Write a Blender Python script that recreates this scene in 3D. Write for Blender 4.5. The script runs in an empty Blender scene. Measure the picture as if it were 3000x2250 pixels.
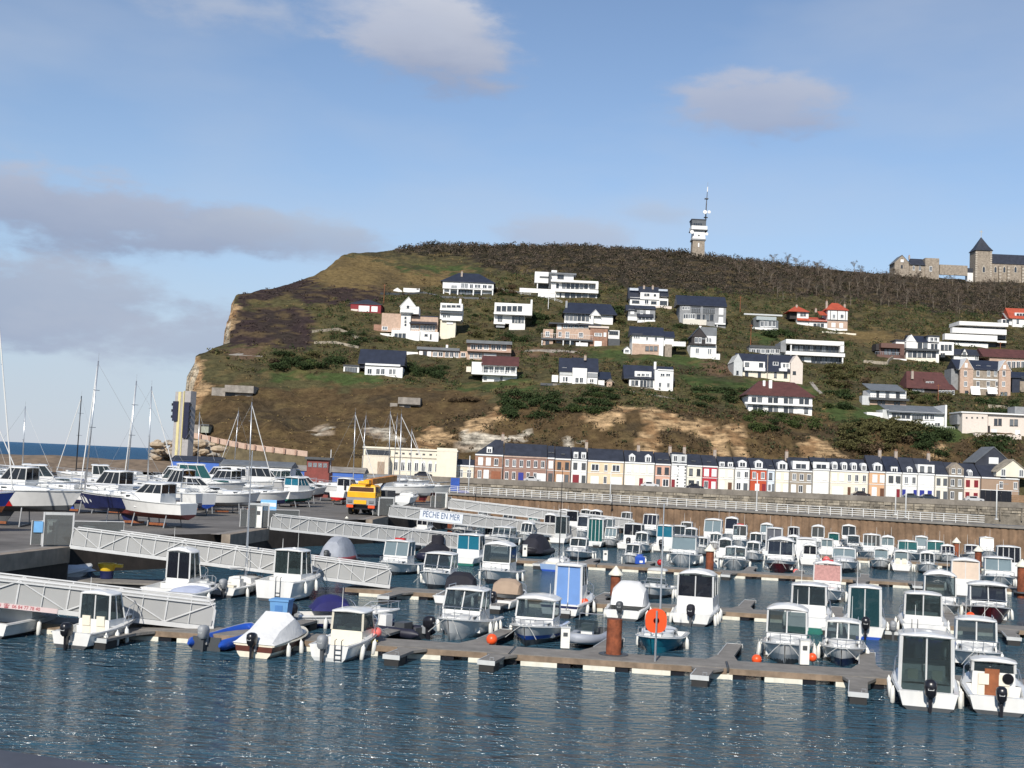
import bpy, math, random
import numpy as np
from mathutils import Vector, Matrix, noise
random.seed(7)
sc = bpy.context.scene
COL = sc.collection
R = math.radians

# ------------------------------------------------------------------ camera
F, CAMH = 3600.0, 9.2
ROLL = R(2.566)
PITCH = math.atan(234.5 * math.cos(ROLL) / F)
_f = Vector((0, math.cos(PITCH), math.sin(PITCH)))
_u0 = Vector((0, -math.sin(PITCH), math.cos(PITCH)))
_r0 = Vector((1, 0, 0))
_r = _r0 * math.cos(ROLL) + _u0 * math.sin(ROLL)
_u = -_r0 * math.sin(ROLL) + _u0 * math.cos(ROLL)
CAM = Vector((0, 0, CAMH))
cd = bpy.data.cameras.new('camera')
cd.sensor_width = 36.0
cd.lens = 36.0 * F / 3000.0
cd.clip_start, cd.clip_end = 0.5, 60000
cam = bpy.data.objects.new('camera', cd)
M = Matrix((_r, _u, -_f)).transposed().to_4x4()
M.translation = CAM
cam.matrix_world = M
COL.objects.link(cam)
sc.camera = cam

# ------------------------------------------------------------------ light
SUN_EL, SUN_AZ = R(34), R(194)        # azimuth clockwise from +Y (the view); behind the camera, to the left
sd = Vector((math.sin(SUN_AZ) * math.cos(SUN_EL), math.cos(SUN_AZ) * math.cos(SUN_EL), math.sin(SUN_EL)))
sl = bpy.data.lights.new('sun', 'SUN')
sl.energy = 4.3
sl.angle = R(0.55)
sl.color = (1.0, 0.94, 0.85)
so = bpy.data.objects.new('sun', sl)
so.rotation_euler = (-sd).to_track_quat('-Z', 'Y').to_euler()
COL.objects.link(so)

world = bpy.data.worlds.new('World')
sc.world = world
world.use_nodes = True
wn, wl = world.node_tree.nodes, world.node_tree.links
wn.clear()
def wnode(t, **k):
    n = wn.new(t)
    for a, b in k.items():
        setattr(n, a, b)
    return n
def _set(n, i, v, links):
    if isinstance(v, bpy.types.NodeSocket):
        links.new(v, n.inputs[i])
    else:
        n.inputs[i].default_value = v
def wmath(op, a, b=0.0, c=None, clamp=False):
    n = wnode('ShaderNodeMath', operation=op, use_clamp=clamp)
    _set(n, 0, a, wl); _set(n, 1, b, wl)
    if c is not None:
        _set(n, 2, c, wl)
    return n.outputs[0]
def wvec(op, a, b=None, out=0):
    n = wnode('ShaderNodeVectorMath', operation=op)
    _set(n, 0, a, wl)
    if b is not None:
        _set(n, 1, b, wl)
    return n.outputs[out]
def wmix(f, a, b):
    n = wnode('ShaderNodeMix', data_type='RGBA')
    _set(n, 0, f, wl); _set(n, 6, a, wl); _set(n, 7, b, wl)
    return n.outputs[2]
def ray(px, py):
    return (_f + _r * ((px - 1500) / F) - _u * ((py - 1125) / F))
sky = wnode('ShaderNodeTexSky', sky_type='NISHITA', sun_disc=False)
sky.sun_elevation, sky.sun_rotation = SUN_EL, SUN_AZ
sky.air_density, sky.dust_density, sky.ozone_density = 1.0, 0.0, 1.6
sky.altitude = 0
geo = wnode('ShaderNodeTexCoord')
D = geo.outputs['Generated']
nz = wnode('ShaderNodeTexNoise')
nz.inputs['Scale'].default_value = 9.0; nz.inputs['Detail'].default_value = 9.0; nz.inputs['Roughness'].default_value = 0.62
sq = wvec('MULTIPLY', D, (1.0, 1.0, 2.6))
wl.new(sq, nz.inputs['Vector'])
nzb = wnode('ShaderNodeTexNoise')
nzb.inputs['Scale'].default_value = 34.0; nzb.inputs['Detail'].default_value = 6.0
wl.new(sq, nzb.inputs['Vector'])
nf = wmath('ADD', nz.outputs['Fac'], wmath('MULTIPLY', wmath('SUBTRACT', nzb.outputs['Fac'], .5), .42))
nz2 = wnode('ShaderNodeTexNoise')
nz2.inputs['Scale'].default_value = 2.6; nz2.inputs['Detail'].default_value = 5.0
wl.new(wvec('MULTIPLY', D, (1.0, 1.0, 3.2)), nz2.inputs['Vector'])
sepd = wnode('ShaderNodeSeparateXYZ'); wl.new(D, sepd.inputs[0])
hz = wnode('ShaderNodeMapRange', interpolation_type='SMOOTHSTEP'); wl.new(sepd.outputs[2], hz.inputs[0])
hz.inputs[1].default_value = -.02; hz.inputs[2].default_value = .30; hz.inputs[3].default_value = .80; hz.inputs[4].default_value = 0
col = wmix(hz.outputs[0], wvec('MULTIPLY', sky.outputs[0], (.97, .96, 1.0)), (2.95, 3.85, 5.35, 1))        # sea haze, the same all round the horizon
# cloud banks: direction, half-width, half-height, softness, opacity, top colour, base colour (sky radiance units)
clouds = [
    (1275, 120, 270, 175, 0.55, 0.96, (5.2, 5.4, 6.0), (2.5, 2.95, 4.15)),
    (1130, 20, 300, 110, 1.0, 0.6, (4.7, 5.0, 5.8), (3.3, 3.8, 5.0)),
    (640, 15, 330, 90, 1.1, 0.7, (4.4, 4.8, 5.6), (3.4, 3.9, 5.0)),
    (2190, 312, 290, 100, 0.7, 0.88, (3.9, 4.2, 5.15), (2.7, 3.2, 4.5)),
    (260, 630, 640, 135, 0.65, 0.94, (3.7, 4.1, 5.1), (2.3, 2.85, 4.1)),
    (840, 690, 400, 85, 0.75, 0.8, (3.7, 4.2, 5.1), (2.6, 3.15, 4.4)),
    (120, 890, 640, 150, 0.7, 0.9, (3.4, 3.9, 4.9), (2.3, 2.9, 4.2)),
    (560, 1000, 560, 120, 0.8, 0.8, (3.4, 3.9, 4.9), (2.5, 3.1, 4.4)),
    (1640, 680, 280, 70, 0.9, 0.7, (4.0, 4.4, 5.3), (3.0, 3.55, 4.8)),
    (1930, 625, 150, 45, 1.0, 0.5, (4.0, 4.4, 5.2), (3.1, 3.7, 4.8)),
]
# the same kind of cloud goes on round the rest of the sky
random.seed(21)
for k in range(5):
    az = R(60 + k * 60 + random.uniform(-8, 8)); el = R(random.uniform(6, 30))
    clouds.append((Vector((math.sin(az) * math.cos(el), math.cos(az) * math.cos(el), math.sin(el))), None,
                   random.uniform(280, 620), random.uniform(80, 170), 1.1, random.uniform(0.4, 0.8), (5.2, 5.4, 6.1), (3.4, 3.9, 5.1)))
for (px, py, hw, hh, soft, op, ct, cb) in clouds:
    c = px if py is None else ray(px, py)
    c = c.normalized()
    side = c.cross(Vector((0, 0, 1))).normalized()
    up = side.cross(c)
    d = wvec('SUBTRACT', D, tuple(c))
    a = wmath('DIVIDE', wvec('DOT_PRODUCT', d, tuple(side), 1), hw / F)
    b = wmath('DIVIDE', wvec('DOT_PRODUCT', d, tuple(up), 1), hh / F)
    dist = wmath('POWER', wmath('ADD', wmath('MULTIPLY', a, a), wmath('MULTIPLY', b, b)), 0.5)
    fwd = wmath('GREATER_THAN', wvec('DOT_PRODUCT', D, tuple(c), 1), 0.4)
    m = wmath('ADD', wmath('SUBTRACT', 1.0, dist), wmath('MULTIPLY', wmath('SUBTRACT', nf, 0.5), 1.3 if hh == 175 else 1.9))
    n = wnode('ShaderNodeMapRange', interpolation_type='SMOOTHERSTEP')
    wl.new(m, n.inputs[0]); n.inputs[1].default_value = -0.05; n.inputs[2].default_value = soft
    n.inputs[3].default_value = 0; n.inputs[4].default_value = op
    fac = wmath('MULTIPLY', n.outputs[0], fwd)
    tb = wmath('ADD', wmath('MULTIPLY', b, 0.60), wmath('ADD', 0.20, wmath('MULTIPLY', nf, 0.5)), clamp=True)
    col = wmix(fac, col, wmix(tb, cb + (1,), ct + (1,)))
thin = wmath('MULTIPLY', wmath('SUBTRACT', nz2.outputs['Fac'], 0.46, clamp=True), 1.5, clamp=True)
col = wmix(thin, col, (4.6, 5.0, 5.7, 1))
bg = wnode('ShaderNodeBackground')
wl.new(col, bg.inputs[0])
bg.inputs[1].default_value = 0.104
world.cycles.sampling_method = 'MANUAL'
world.cycles.sample_map_resolution = 256
wo = wnode('ShaderNodeOutputWorld')
wl.new(bg.outputs[0], wo.inputs[0])

vs = sc.view_settings
vs.view_transform, vs.look, vs.exposure, vs.gamma = 'Standard', 'None', 0.25, 1.0
vs.use_curve_mapping = False
sc.cycles.max_bounces = 6
sc.cycles.transparent_max_bounces = 12
sc.cycles.caustics_reflective = sc.cycles.caustics_refractive = False
sc.cycles.use_denoising = True

# ------------------------------------------------------------------ survey helpers
def hor(px):
    return 1292.3 + 0.0448 * px
def at(px, py, Y):
    d = ray(px, py)
    return CAM + d * (Y / d.y)
def on(px, py, z=0.0):
    d = ray(px, py)
    return CAM + d * ((z - CAMH) / d.z)
def proj(x, y, z):
    v = Vector((x, y, z)) - CAM
    w = v.dot(_f)
    return 1500 + F * v.dot(_r) / w, 1125 - F * v.dot(_u) / w

# ------------------------------------------------------------------ materials
MATS = {}
def mat(name, c, rough=0.6, metal=0.0, var=0.12, scale=1.5, bump=0.0, bscale=None, spec=0.5, streak=0.0, coat=0.0):
    if name in MATS:
        return MATS[name]
    m = bpy.data.materials.new(name)
    m.use_nodes = True
    nt = m.node_tree
    p = nt.nodes['Principled BSDF']
    p.inputs['Roughness'].default_value = rough
    p.inputs['Metallic'].default_value = metal
    p.inputs['Specular IOR Level'].default_value = spec
    p.inputs['Coat Weight'].default_value = coat
    g = nt.nodes.new('ShaderNodeNewGeometry')
    src = None
    if var > 0:
        n = nt.nodes.new('ShaderNodeTexNoise')
        n.inputs['Scale'].default_value = scale; n.inputs['Detail'].default_value = 6; n.inputs['Roughness'].default_value = 0.65
        nt.links.new(g.outputs['Position'], n.inputs['Vector'])
        mx = nt.nodes.new('ShaderNodeMix'); mx.data_type = 'RGBA'
        mp = nt.nodes.new('ShaderNodeMapRange')
        mp.inputs[1].default_value = 0.3; mp.inputs[2].default_value = 0.7
        nt.links.new(n.outputs['Fac'], mp.inputs[0])
        nt.links.new(mp.outputs[0], mx.inputs[0])
        mx.inputs[6].default_value = tuple(max(0, x * (1 - var)) for x in c) + (1,)
        mx.inputs[7].default_value = tuple(min(1, x * (1 + var)) for x in c) + (1,)
        src = mx.outputs[2]
        if streak > 0:
            n2 = nt.nodes.new('ShaderNodeTexNoise')
            n2.inputs['Scale'].default_value = 1.0; n2.inputs['Detail'].default_value = 5
            vm = nt.nodes.new('ShaderNodeVectorMath'); vm.operation = 'MULTIPLY'
            vm.inputs[1].default_value = (scale * 2.5, scale * 2.5, scale * 0.25)
            nt.links.new(g.outputs['Position'], vm.inputs[0]); nt.links.new(vm.outputs[0], n2.inputs['Vector'])
            mp2 = nt.nodes.new('ShaderNodeMapRange')
            mp2.inputs[1].default_value = 0.5; mp2.inputs[2].default_value = 0.75
            mp2.inputs[4].default_value = streak
            nt.links.new(n2.outputs['Fac'], mp2.inputs[0])
            mx2 = nt.nodes.new('ShaderNodeMix'); mx2.data_type = 'RGBA'
            nt.links.new(mp2.outputs[0], mx2.inputs[0]); nt.links.new(src, mx2.inputs[6])
            mx2.inputs[7].default_value = tuple(x * 0.45 for x in c) + (1,)
            src = mx2.outputs[2]
        nt.links.new(src, p.inputs['Base Color'])
        if bump > 0:
            n3 = nt.nodes.new('ShaderNodeTexNoise')
            n3.inputs['Scale'].default_value = bscale or scale * 4; n3.inputs['Detail'].default_value = 5
            nt.links.new(g.outputs['Position'], n3.inputs['Vector'])
            bp = nt.nodes.new('ShaderNodeBump'); bp.inputs['Strength'].default_value = bump; bp.inputs['Distance'].default_value = 0.1
            nt.links.new(n3.outputs['Fac'], bp.inputs['Height']); nt.links.new(bp.outputs[0], p.inputs['Normal'])
    else:
        p.inputs['Base Color'].default_value = tuple(c) + (1,)
    MATS[name] = m
    return m
def glass(name, tint, through=0.35, rough=0.04):
    m = bpy.data.materials.new(name); m.use_nodes = True
    nt = m.node_tree; nt.nodes.clear()
    o = nt.nodes.new('ShaderNodeOutputMaterial')
    p = nt.nodes.new('ShaderNodeBsdfPrincipled')
    p.inputs['Base Color'].default_value = tuple(tint) + (1,)
    p.inputs['Roughness'].default_value = rough
    p.inputs['Specular IOR Level'].default_value = 0.7
    t = nt.nodes.new('ShaderNodeBsdfTransparent')
    t.inputs[0].default_value = (0.62, 0.7, 0.72, 1)
    mx = nt.nodes.new('ShaderNodeMixShader'); mx.inputs[0].default_value = through
    nt.links.new(p.outputs[0], mx.inputs[1]); nt.links.new(t.outputs[0], mx.inputs[2]); nt.links.new(mx.outputs[0], o.inputs[0])
    MATS[name] = m
    return m
white = mat('gelcoat_white', (0.72, 0.715, 0.69), 0.28, var=0.06, scale=0.9, streak=0.17, coat=0.3)
cream = mat('gelcoat_cream', (0.74, 0.68, 0.55), 0.35, var=0.06, scale=1.2, streak=0.12)
greyw = mat('gelcoat_grey', (0.52, 0.53, 0.52), 0.35, var=0.08, scale=1.2, streak=0.15)
navy = mat('navy_paint', (0.012, 0.018, 0.075), 0.3, var=0.2, coat=0.4)
blue = mat('blue_paint', (0.015, 0.07, 0.38), 0.35, var=0.15, coat=0.3)
teal = mat('teal_paint', (0.012, 0.20, 0.28), 0.35, var=0.18, streak=0.2)
green = mat('green_antifoul', (0.01, 0.13, 0.10), 0.5, var=0.2)
maroon = mat('maroon_paint', (0.09, 0.008, 0.012), 0.35, var=0.2, coat=0.3)
red = mat('red_paint', (0.42, 0.012, 0.012), 0.4, var=0.15)
black = mat('black_plastic', (0.012, 0.012, 0.016), 0.3, var=0.2)
dkgrey = mat('dark_grey', (0.06, 0.065, 0.07), 0.5, var=0.2)
midgrey = mat('mid_grey', (0.26, 0.27, 0.28), 0.5, var=0.12)
alu = mat('aluminium', (0.62, 0.63, 0.64), 0.35, metal=0.85, var=0.1)
steelw = mat('pale_steel', (0.58, 0.58, 0.57), 0.45, var=0.08, streak=0.12)
orange = mat('orange_plastic', (0.82, 0.09, 0.02), 0.35, var=0.08)
pinkb = mat('pink_buoy', (0.75, 0.16, 0.14), 0.4, var=0.08)
yellow = mat('yellow_plastic', (0.78, 0.52, 0.04), 0.45, var=0.1)
wood = mat('varnished_wood', (0.24, 0.08, 0.03), 0.4, var=0.3, scale=4)
tan = mat('tan_canvas', (0.34, 0.25, 0.18), 0.8, var=0.12)
canvw = mat('white_canvas', (0.66, 0.66, 0.65), 0.8, var=0.1, bump=0.3, bscale=5)
canvg = mat('grey_canvas', (0.30, 0.32, 0.36), 0.75, var=0.15, bump=0.3, bscale=5)
canvn = mat('navy_canvas', (0.012, 0.012, 0.10), 0.8, var=0.2)
canvk = mat('black_canvas', (0.012, 0.012, 0.02), 0.8, var=0.3, bump=0.3, bscale=4)
rope = mat('rope_grey', (0.36, 0.36, 0.34), 0.9, var=0.2, scale=10)
rubber = mat('rubber_black', (0.018, 0.018, 0.018), 0.7, var=0.2)
fendm = mat('fender_white', (0.74, 0.73, 0.68), 0.45, var=0.08, scale=5, streak=0.15)
gl = glass('cabin_glass', (0.05, 0.062, 0.07), 0.62)
gld = glass('dark_glass', (0.018, 0.02, 0.028), 0.3)
glt = glass('teal_glass', (0.02, 0.11, 0.11), 0.3)
glb = glass('blue_glass', (0.02, 0.16, 0.24), 0.2)
glp = glass('pale_glass', (0.20, 0.26, 0.28), 0.3)
glh = mat('house_glass', (0.03, 0.035, 0.045), 0.08, var=0.5, scale=0.15, spec=0.8)
glg = mat('house_glass_pale', (0.16, 0.17, 0.18), 0.1, var=0.35, scale=0.2, spec=0.8)

# ------------------------------------------------------------------ mesh helpers
def link(name, mesh, parent=None, loc=(0, 0, 0), rz=0.0, scale=None):
    o = bpy.data.objects.new(name, mesh)
    COL.objects.link(o)
    o.location = loc
    if rz:
        o.rotation_euler = (0, 0, rz)
    if scale:
        o.scale = scale
    if parent is not None:
        o.parent = parent
    return o
def tag(o, label, cat, group=None, kind=None):
    if label:
        o['label'] = label
    if cat:
        o['category'] = cat
    if group:
        o['group'] = group
    if kind:
        o['kind'] = kind
    return o
def thing(name, label, cat, loc=(0, 0, 0), rz=0.0, group=None):
    return tag(link(name, None, None, loc, rz), label, cat, group)
class MB:
    def __init__(s):
        s.v, s.f = [], []
    def add(s, vs, fs):
        n = len(s.v)
        s.v += [tuple(p) for p in vs]
        s.f += [tuple(i + n for i in q) for q in fs]
        return s
    def box(s, x0, x1, y0, y1, z0, z1):
        return s.add([(x0, y0, z0), (x1, y0, z0), (x1, y1, z0), (x0, y1, z0), (x0, y0, z1), (x1, y0, z1), (x1, y1, z1), (x0, y1, z1)],
                     [(3, 2, 1, 0), (4, 5, 6, 7), (0, 1, 5, 4), (1, 2, 6, 5), (2, 3, 7, 6), (3, 0, 4, 7)])
    def loft(s, rings, caps=True, loop=True):
        n = len(rings[0])
        vs = [p for r in rings for p in r]
        fs = []
        for i in range(len(rings) - 1):
            for j in range(n if loop else n - 1):
                k = (j + 1) % n
                fs.append((i * n + j, i * n + k, (i + 1) * n + k, (i + 1) * n + j))
        if caps and loop:
            fs.append(tuple(range(n - 1, -1, -1)))
            fs.append(tuple((len(rings) - 1) * n + j for j in range(n)))
        return s.add(vs, fs)
    def tube(s, pts, r, n=6):
        pts = [Vector(p) for p in pts]
        rings = []
        for i, p in enumerate(pts):
            d = (pts[min(i + 1, len(pts) - 1)] - pts[max(i - 1, 0)])
            d = d.normalized() if d.length > 1e-6 else Vector((0, 0, 1))
            a = d.cross(Vector((0, 0, 1)) if abs(d.z) < 0.9 else Vector((1, 0, 0))).normalized()
            b = a.cross(d)
            rr = r[i] if isinstance(r, (list, tuple)) else r
            rings.append([p + (a * math.cos(2 * math.pi * k / n) - b * math.sin(2 * math.pi * k / n)) * -rr for k in range(n)])
        return s.loft(rings)
    def lathe(s, prof, c=(0, 0, 0), n=12, axis='z'):
        rings = []
        for (r, h) in prof:
            ring = []
            for k in range(n):
                a = 2 * math.pi * k / n
                q = (r * math.cos(a), r * math.sin(a), h) if axis == 'z' else ((r * math.cos(a), h, -r * math.sin(a)) if axis == 'y' else (h, r * math.cos(a), r * math.sin(a)))
                ring.append((c[0] + q[0], c[1] + q[1], c[2] + q[2]))
            rings.append(ring)
        return s.loft(rings)
    def prism(s, poly, y0, y1):            # poly in xz, extruded along y
        n = len(poly)
        return s.add([(x, y0, z) for x, z in poly] + [(x, y1, z) for x, z in poly],
                     [tuple(range(n)), tuple(range(2 * n - 1, n - 1, -1))] + [(i, i + n, (i + 1) % n + n, (i + 1) % n) for i in range(n)])
    def slab(s, a, b, c, d, t):             # quad with thickness t (along its normal, inward)
        a, b, c, d = map(Vector, (a, b, c, d))
        nn = (b - a).cross(d - a).normalized() * t
        vs = [a, b, c, d, a - nn, b - nn, c - nn, d - nn]
        return s.add(vs, [(0, 1, 2, 3), (7, 6, 5, 4), (0, 4, 5, 1), (1, 5, 6, 2), (2, 6, 7, 3), (3, 7, 4, 0)])
    def mesh(s, name, m, smooth=False):
        me = bpy.data.meshes.new(name)
        me.from_pydata(s.v, [], s.f)
        if m is not None:
            me.materials.append(m)
        if smooth:
            me.polygons.foreach_set('use_smooth', [True] * len(me.polygons))
            if smooth is not True:
                me.set_sharp_from_angle(angle=R(smooth))
        me.update()
        return me
    def build(s, name, m, parent=None, loc=(0, 0, 0), rz=0.0, smooth=False):
        return link(name, s.mesh(name, m, smooth), parent, loc, rz)
_unit = {}
def pbox(name, m, parent, x0, x1, y0, y1, z0, z1, rz=0.0):
    if m.name not in _unit:
        _unit[m.name] = MB().box(-.5, .5, -.5, .5, -.5, .5).mesh('box_' + m.name, m)
    return link(name, _unit[m.name], parent, ((x0 + x1) / 2, (y0 + y1) / 2, (z0 + z1) / 2), rz, (abs(x1 - x0), abs(y1 - y0), abs(z1 - z0)))
_ufr = {}
def pframe(name, m, parent, x0, x1, y0, y1, z0, z1):
    if m.name not in _ufr:
        b = MB()
        b.box(-.5, -.4, -.5, .5, -.5, .5); b.box(.4, .5, -.5, .5, -.5, .5)
        b.box(-.4, .4, -.5, .5, .42, .5); b.box(-.4, .4, -.5, .5, -.5, -.42)
        _ufr[m.name] = b.mesh('frame_' + m.name, m)
    return link(name, _ufr[m.name], parent, ((x0 + x1) / 2, (y0 + y1) / 2, (z0 + z1) / 2), 0, (x1 - x0, y1 - y0, z1 - z0))
def text_mesh(body, size):
    cu = bpy.data.curves.new('lettering', 'FONT')
    cu.body = body; cu.size = size; cu.extrude = 0.004; cu.align_x = 'CENTER'; cu.align_y = 'CENTER'
    o = bpy.data.objects.new('tmp_text', cu)
    COL.objects.link(o)
    bpy.context.view_layer.update()
    me = bpy.data.meshes.new_from_object(o.evaluated_get(bpy.context.evaluated_depsgraph_get()))
    bpy.data.objects.remove(o)
    return me
# ================================================================== the setting: water
def water_material():
    m = bpy.data.materials.new('harbour_water'); m.use_nodes = True
    nt = m.node_tree; p = nt.nodes['Principled BSDF']
    p.inputs['Base Color'].default_value = (0.032, 0.084, 0.124, 1)
    p.inputs['Roughness'].default_value = 0.12
    p.inputs['IOR'].default_value = 1.33
    g = nt.nodes.new('ShaderNodeNewGeometry')
    def noi(sx, sy, det, rough=0.55):
        v = nt.nodes.new('ShaderNodeVectorMath'); v.operation = 'MULTIPLY'; v.inputs[1].default_value = (sx, sy, 1)
        nt.links.new(g.outputs['Position'], v.inputs[0])
        n = nt.nodes.new('ShaderNodeTexNoise'); n.inputs['Scale'].default_value = 1; n.inputs['Detail'].default_value = det; n.inputs['Roughness'].default_value = rough
        n.inputs['Distortion'].default_value = 0.4
        nt.links.new(v.outputs[0], n.inputs['Vector'])
        return n.outputs['Fac']
    a = noi(1.5, 3.6, 3)
    b = noi(0.45, 1.1, 2)
    mx = nt.nodes.new('ShaderNodeMath'); mx.operation = 'MULTIPLY_ADD'
    nt.links.new(b, mx.inputs[0]); mx.inputs[1].default_value = 1.6; nt.links.new(a, mx.inputs[2])
    gust = noi(0.03, 0.09, 3)
    mr = nt.nodes.new('ShaderNodeMapRange'); mr.inputs[1].default_value = 0.35; mr.inputs[2].default_value = 0.65
    mr.inputs[3].default_value = 0.7; mr.inputs[4].default_value = 1.0
    nt.links.new(gust, mr.inputs[0])
    bp = nt.nodes.new('ShaderNodeBump'); bp.inputs['Distance'].default_value = 1.3
    nt.links.new(mr.outputs[0], bp.inputs['Strength'])
    nt.links.new(mx.outputs[0], bp.inputs['Height']); nt.links.new(bp.outputs[0], p.inputs['Normal'])
    # open sea beyond the headland: steeper waves, sky reflection put into the base colour
    sp = nt.nodes.new('ShaderNodeSeparateXYZ'); nt.links.new(g.outputs['Position'], sp.inputs[0])
    fr = nt.nodes.new('ShaderNodeMapRange'); fr.inputs[1].default_value = 290; fr.inputs[2].default_value = 420
    nt.links.new(sp.outputs[1], fr.inputs[0])
    def lerp(sock, a_, b_):
        n = nt.nodes.new('ShaderNodeMapRange'); n.inputs[3].default_value = a_; n.inputs[4].default_value = b_
        nt.links.new(fr.outputs[0], n.inputs[0]); nt.links.new(n.outputs[0], p.inputs[sock])
    lerp('Roughness', .12, .55); lerp('Specular IOR Level', .5, .12)
    cm = nt.nodes.new('ShaderNodeMix'); cm.data_type = 'RGBA'
    cm.inputs[6].default_value = p.inputs['Base Color'].default_value; cm.inputs[7].default_value = (.045, .125, .23, 1)
    nt.links.new(fr.outputs[0], cm.inputs[0]); nt.links.new(cm.outputs[2], p.inputs['Base Color'])
    return m
w = MB().add([(-30000, -300, 0), (30000, -300, 0), (30000, 45000, 0), (-30000, 45000, 0)], [(0, 1, 2, 3)])
tag(w.build('water', water_material()), None, None, kind='structure')

# ================================================================== the headland
YS = np.array([], dtype=float)
cols = {
    380: [(1345, 292), (1160, 335), (1090, 352), (1000, 380), (900, 414), (865, 427), (860, 470), (870, 640)],
    700: [(1345, 292), (1160, 335), (1090, 352), (1000, 380), (900, 414), (865, 427), (820, 470), (800, 640)],
    1000: [(1350, 295), (1260, 316), (1180, 335), (1100, 356), (1000, 388), (900, 424), (800, 470), (733, 507), (722, 560), (735, 660)],
    1300: [(1355, 300), (1262, 316), (1172, 335), (1100, 364), (1000, 402), (900, 444), (800, 494), (728, 535), (722, 580), (740, 660)],
    1700: [(1365, 303), (1205, 321), (1132, 347), (1045, 382), (950, 424), (860, 468), (780, 512), (728, 545), (722, 590), (745, 680)],
    2045: [(1370, 303), (1220, 323), (1150, 349), (1050, 386), (950, 430), (850, 480), (752, 540), (748, 590), (770, 680)],
    2500: [(1390, 303), (1265, 323), (1190, 349), (1100, 386), (1000, 434), (930, 474), (850, 522), (805, 560), (800, 610), (820, 690)],
    2900: [(1410, 300), (1305, 323), (1220, 349), (1150, 384), (1050, 434), (960, 480), (880, 532), (828, 568), (824, 600), (845, 690)],
    3500: [(1440, 300), (1332, 323), (1247, 349), (1177, 384), (1077, 434), (987, 480), (907, 532), (858, 570), (854, 610), (880, 690)],
}
_cd = []
for px, pts in cols.items():
    W = [at(px, py, Y) for py, Y in pts]
    _cd.append((np.array([p.y for p in W]), np.array([p.x / p.y for p in W]), np.array([p.z for p in W])))
_ey = np.array([250, 300, 335, 350, 366, 380, 395, 425, 440, 452, 468, 505, 525, 560, 620, 700.])
_ex = np.array([-80, -81.5, -86.5, -87.5, -95, -88, -91.5, -97.5, -94, -88, -79, -69.5, -56, -46, -30, -10.])
def xedge(Y):
    return np.interp(Y, _ey, _ex)
def hill0(X, Y):
    X, Y = np.broadcast_arrays(np.asarray(X, float), np.asarray(Y, float))
    a = X / Y
    A = np.stack([np.interp(Y, c[0], c[1]) for c in _cd]); Z = np.stack([np.interp(Y, c[0], c[2]) for c in _cd])
    out = np.where(a <= A[0], Z[0], Z[-1])
    for i in range(len(_cd) - 1):
        t = (a - A[i]) / (A[i + 1] - A[i])
        k = (t > 0) & (t <= 1)
        out = np.where(k, Z[i] + (Z[i + 1] - Z[i]) * t, out)
    return out
def fbm(x, y, s, o=4):
    return noise.fractal(Vector((x / s, y / s, 3.1)), 0.9, 2.1, o, noise_basis='PERLIN_ORIGINAL')
_NXG, _NYG = 236, 262
_ky = np.concatenate([np.linspace(290, 330, 50)[:-1], np.linspace(330, 560, 172)[:-1], np.linspace(560, 690, 42)])
_NYG = len(_ky)
_off = np.concatenate([[-40, -4.5, -3.4, -2.6, -1.8, -.9], np.linspace(0, 1, _NXG) ** 1.0 * 395])
_drop = np.array([0, 0, .30, .62, .84, .95] + [1.0] * _NXG)
GX = np.zeros((_NYG, len(_off))); GZ = np.zeros_like(GX)
for j, Y in enumerate(_ky):
    xe = float(xedge(Y))
    GX[j] = xe + _off * np.where(_off > 0, (300 - xe) / 395.0, 1.0)
    GX[j, :6] += np.array([fbm(Y, k * 9.0, 7.0) * 1.2 for k in range(6)])
    GZ[j] = hill0(np.maximum(GX[j], xe), np.full(len(_off), Y))
for j in range(_NYG):
    for i in range(len(_off)):
        x, y = GX[j, i], _ky[j]
        n = fbm(x, y, 22) * 1.0 + fbm(x + 50, y, 6, 3) * 0.45
        scarp = max(0.0, 1 - abs(GZ[j, i] - 17) / 11.0)
        GZ[j, i] += n * (0.9 + 1.6 * scarp)
        GZ[j, i] = GZ[j, i] * _drop[i] - 2 * (1 - _drop[i])
GZ[0] = np.minimum(GZ[0], 1.0)
def ground(x, y):
    j = int(np.clip(np.searchsorted(_ky, y) - 1, 0, _NYG - 2))
    t = min(1, max(0, (y - _ky[j]) / (_ky[j + 1] - _ky[j])))
    return float((1 - t) * np.interp(x, GX[j], GZ[j]) + t * np.interp(x, GX[j + 1], GZ[j + 1]))
def hit(px, py, y0=296, y1=640):
    """first point of the hillside along the sight line of a photo pixel"""
    Y = y0
    while Y < y1:
        p = at(px, py, Y)
        if ground(p.x, Y) >= p.z:
            return at(px, py, Y - 0.4)
        Y += 0.8
    return at(px, py, y1)

def inpoly(px, py, poly):
    c = np.zeros(px.shape, bool); n = len(poly)
    for i in range(n):
        x0, y0 = poly[i]; x1, y1 = poly[(i + 1) % n]
        k = ((y0 > py) != (y1 > py)) & (px < (x1 - x0) * (py - y0) / ((y1 - y0) or 1e-9) + x0)
        c ^= k
    return c
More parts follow.
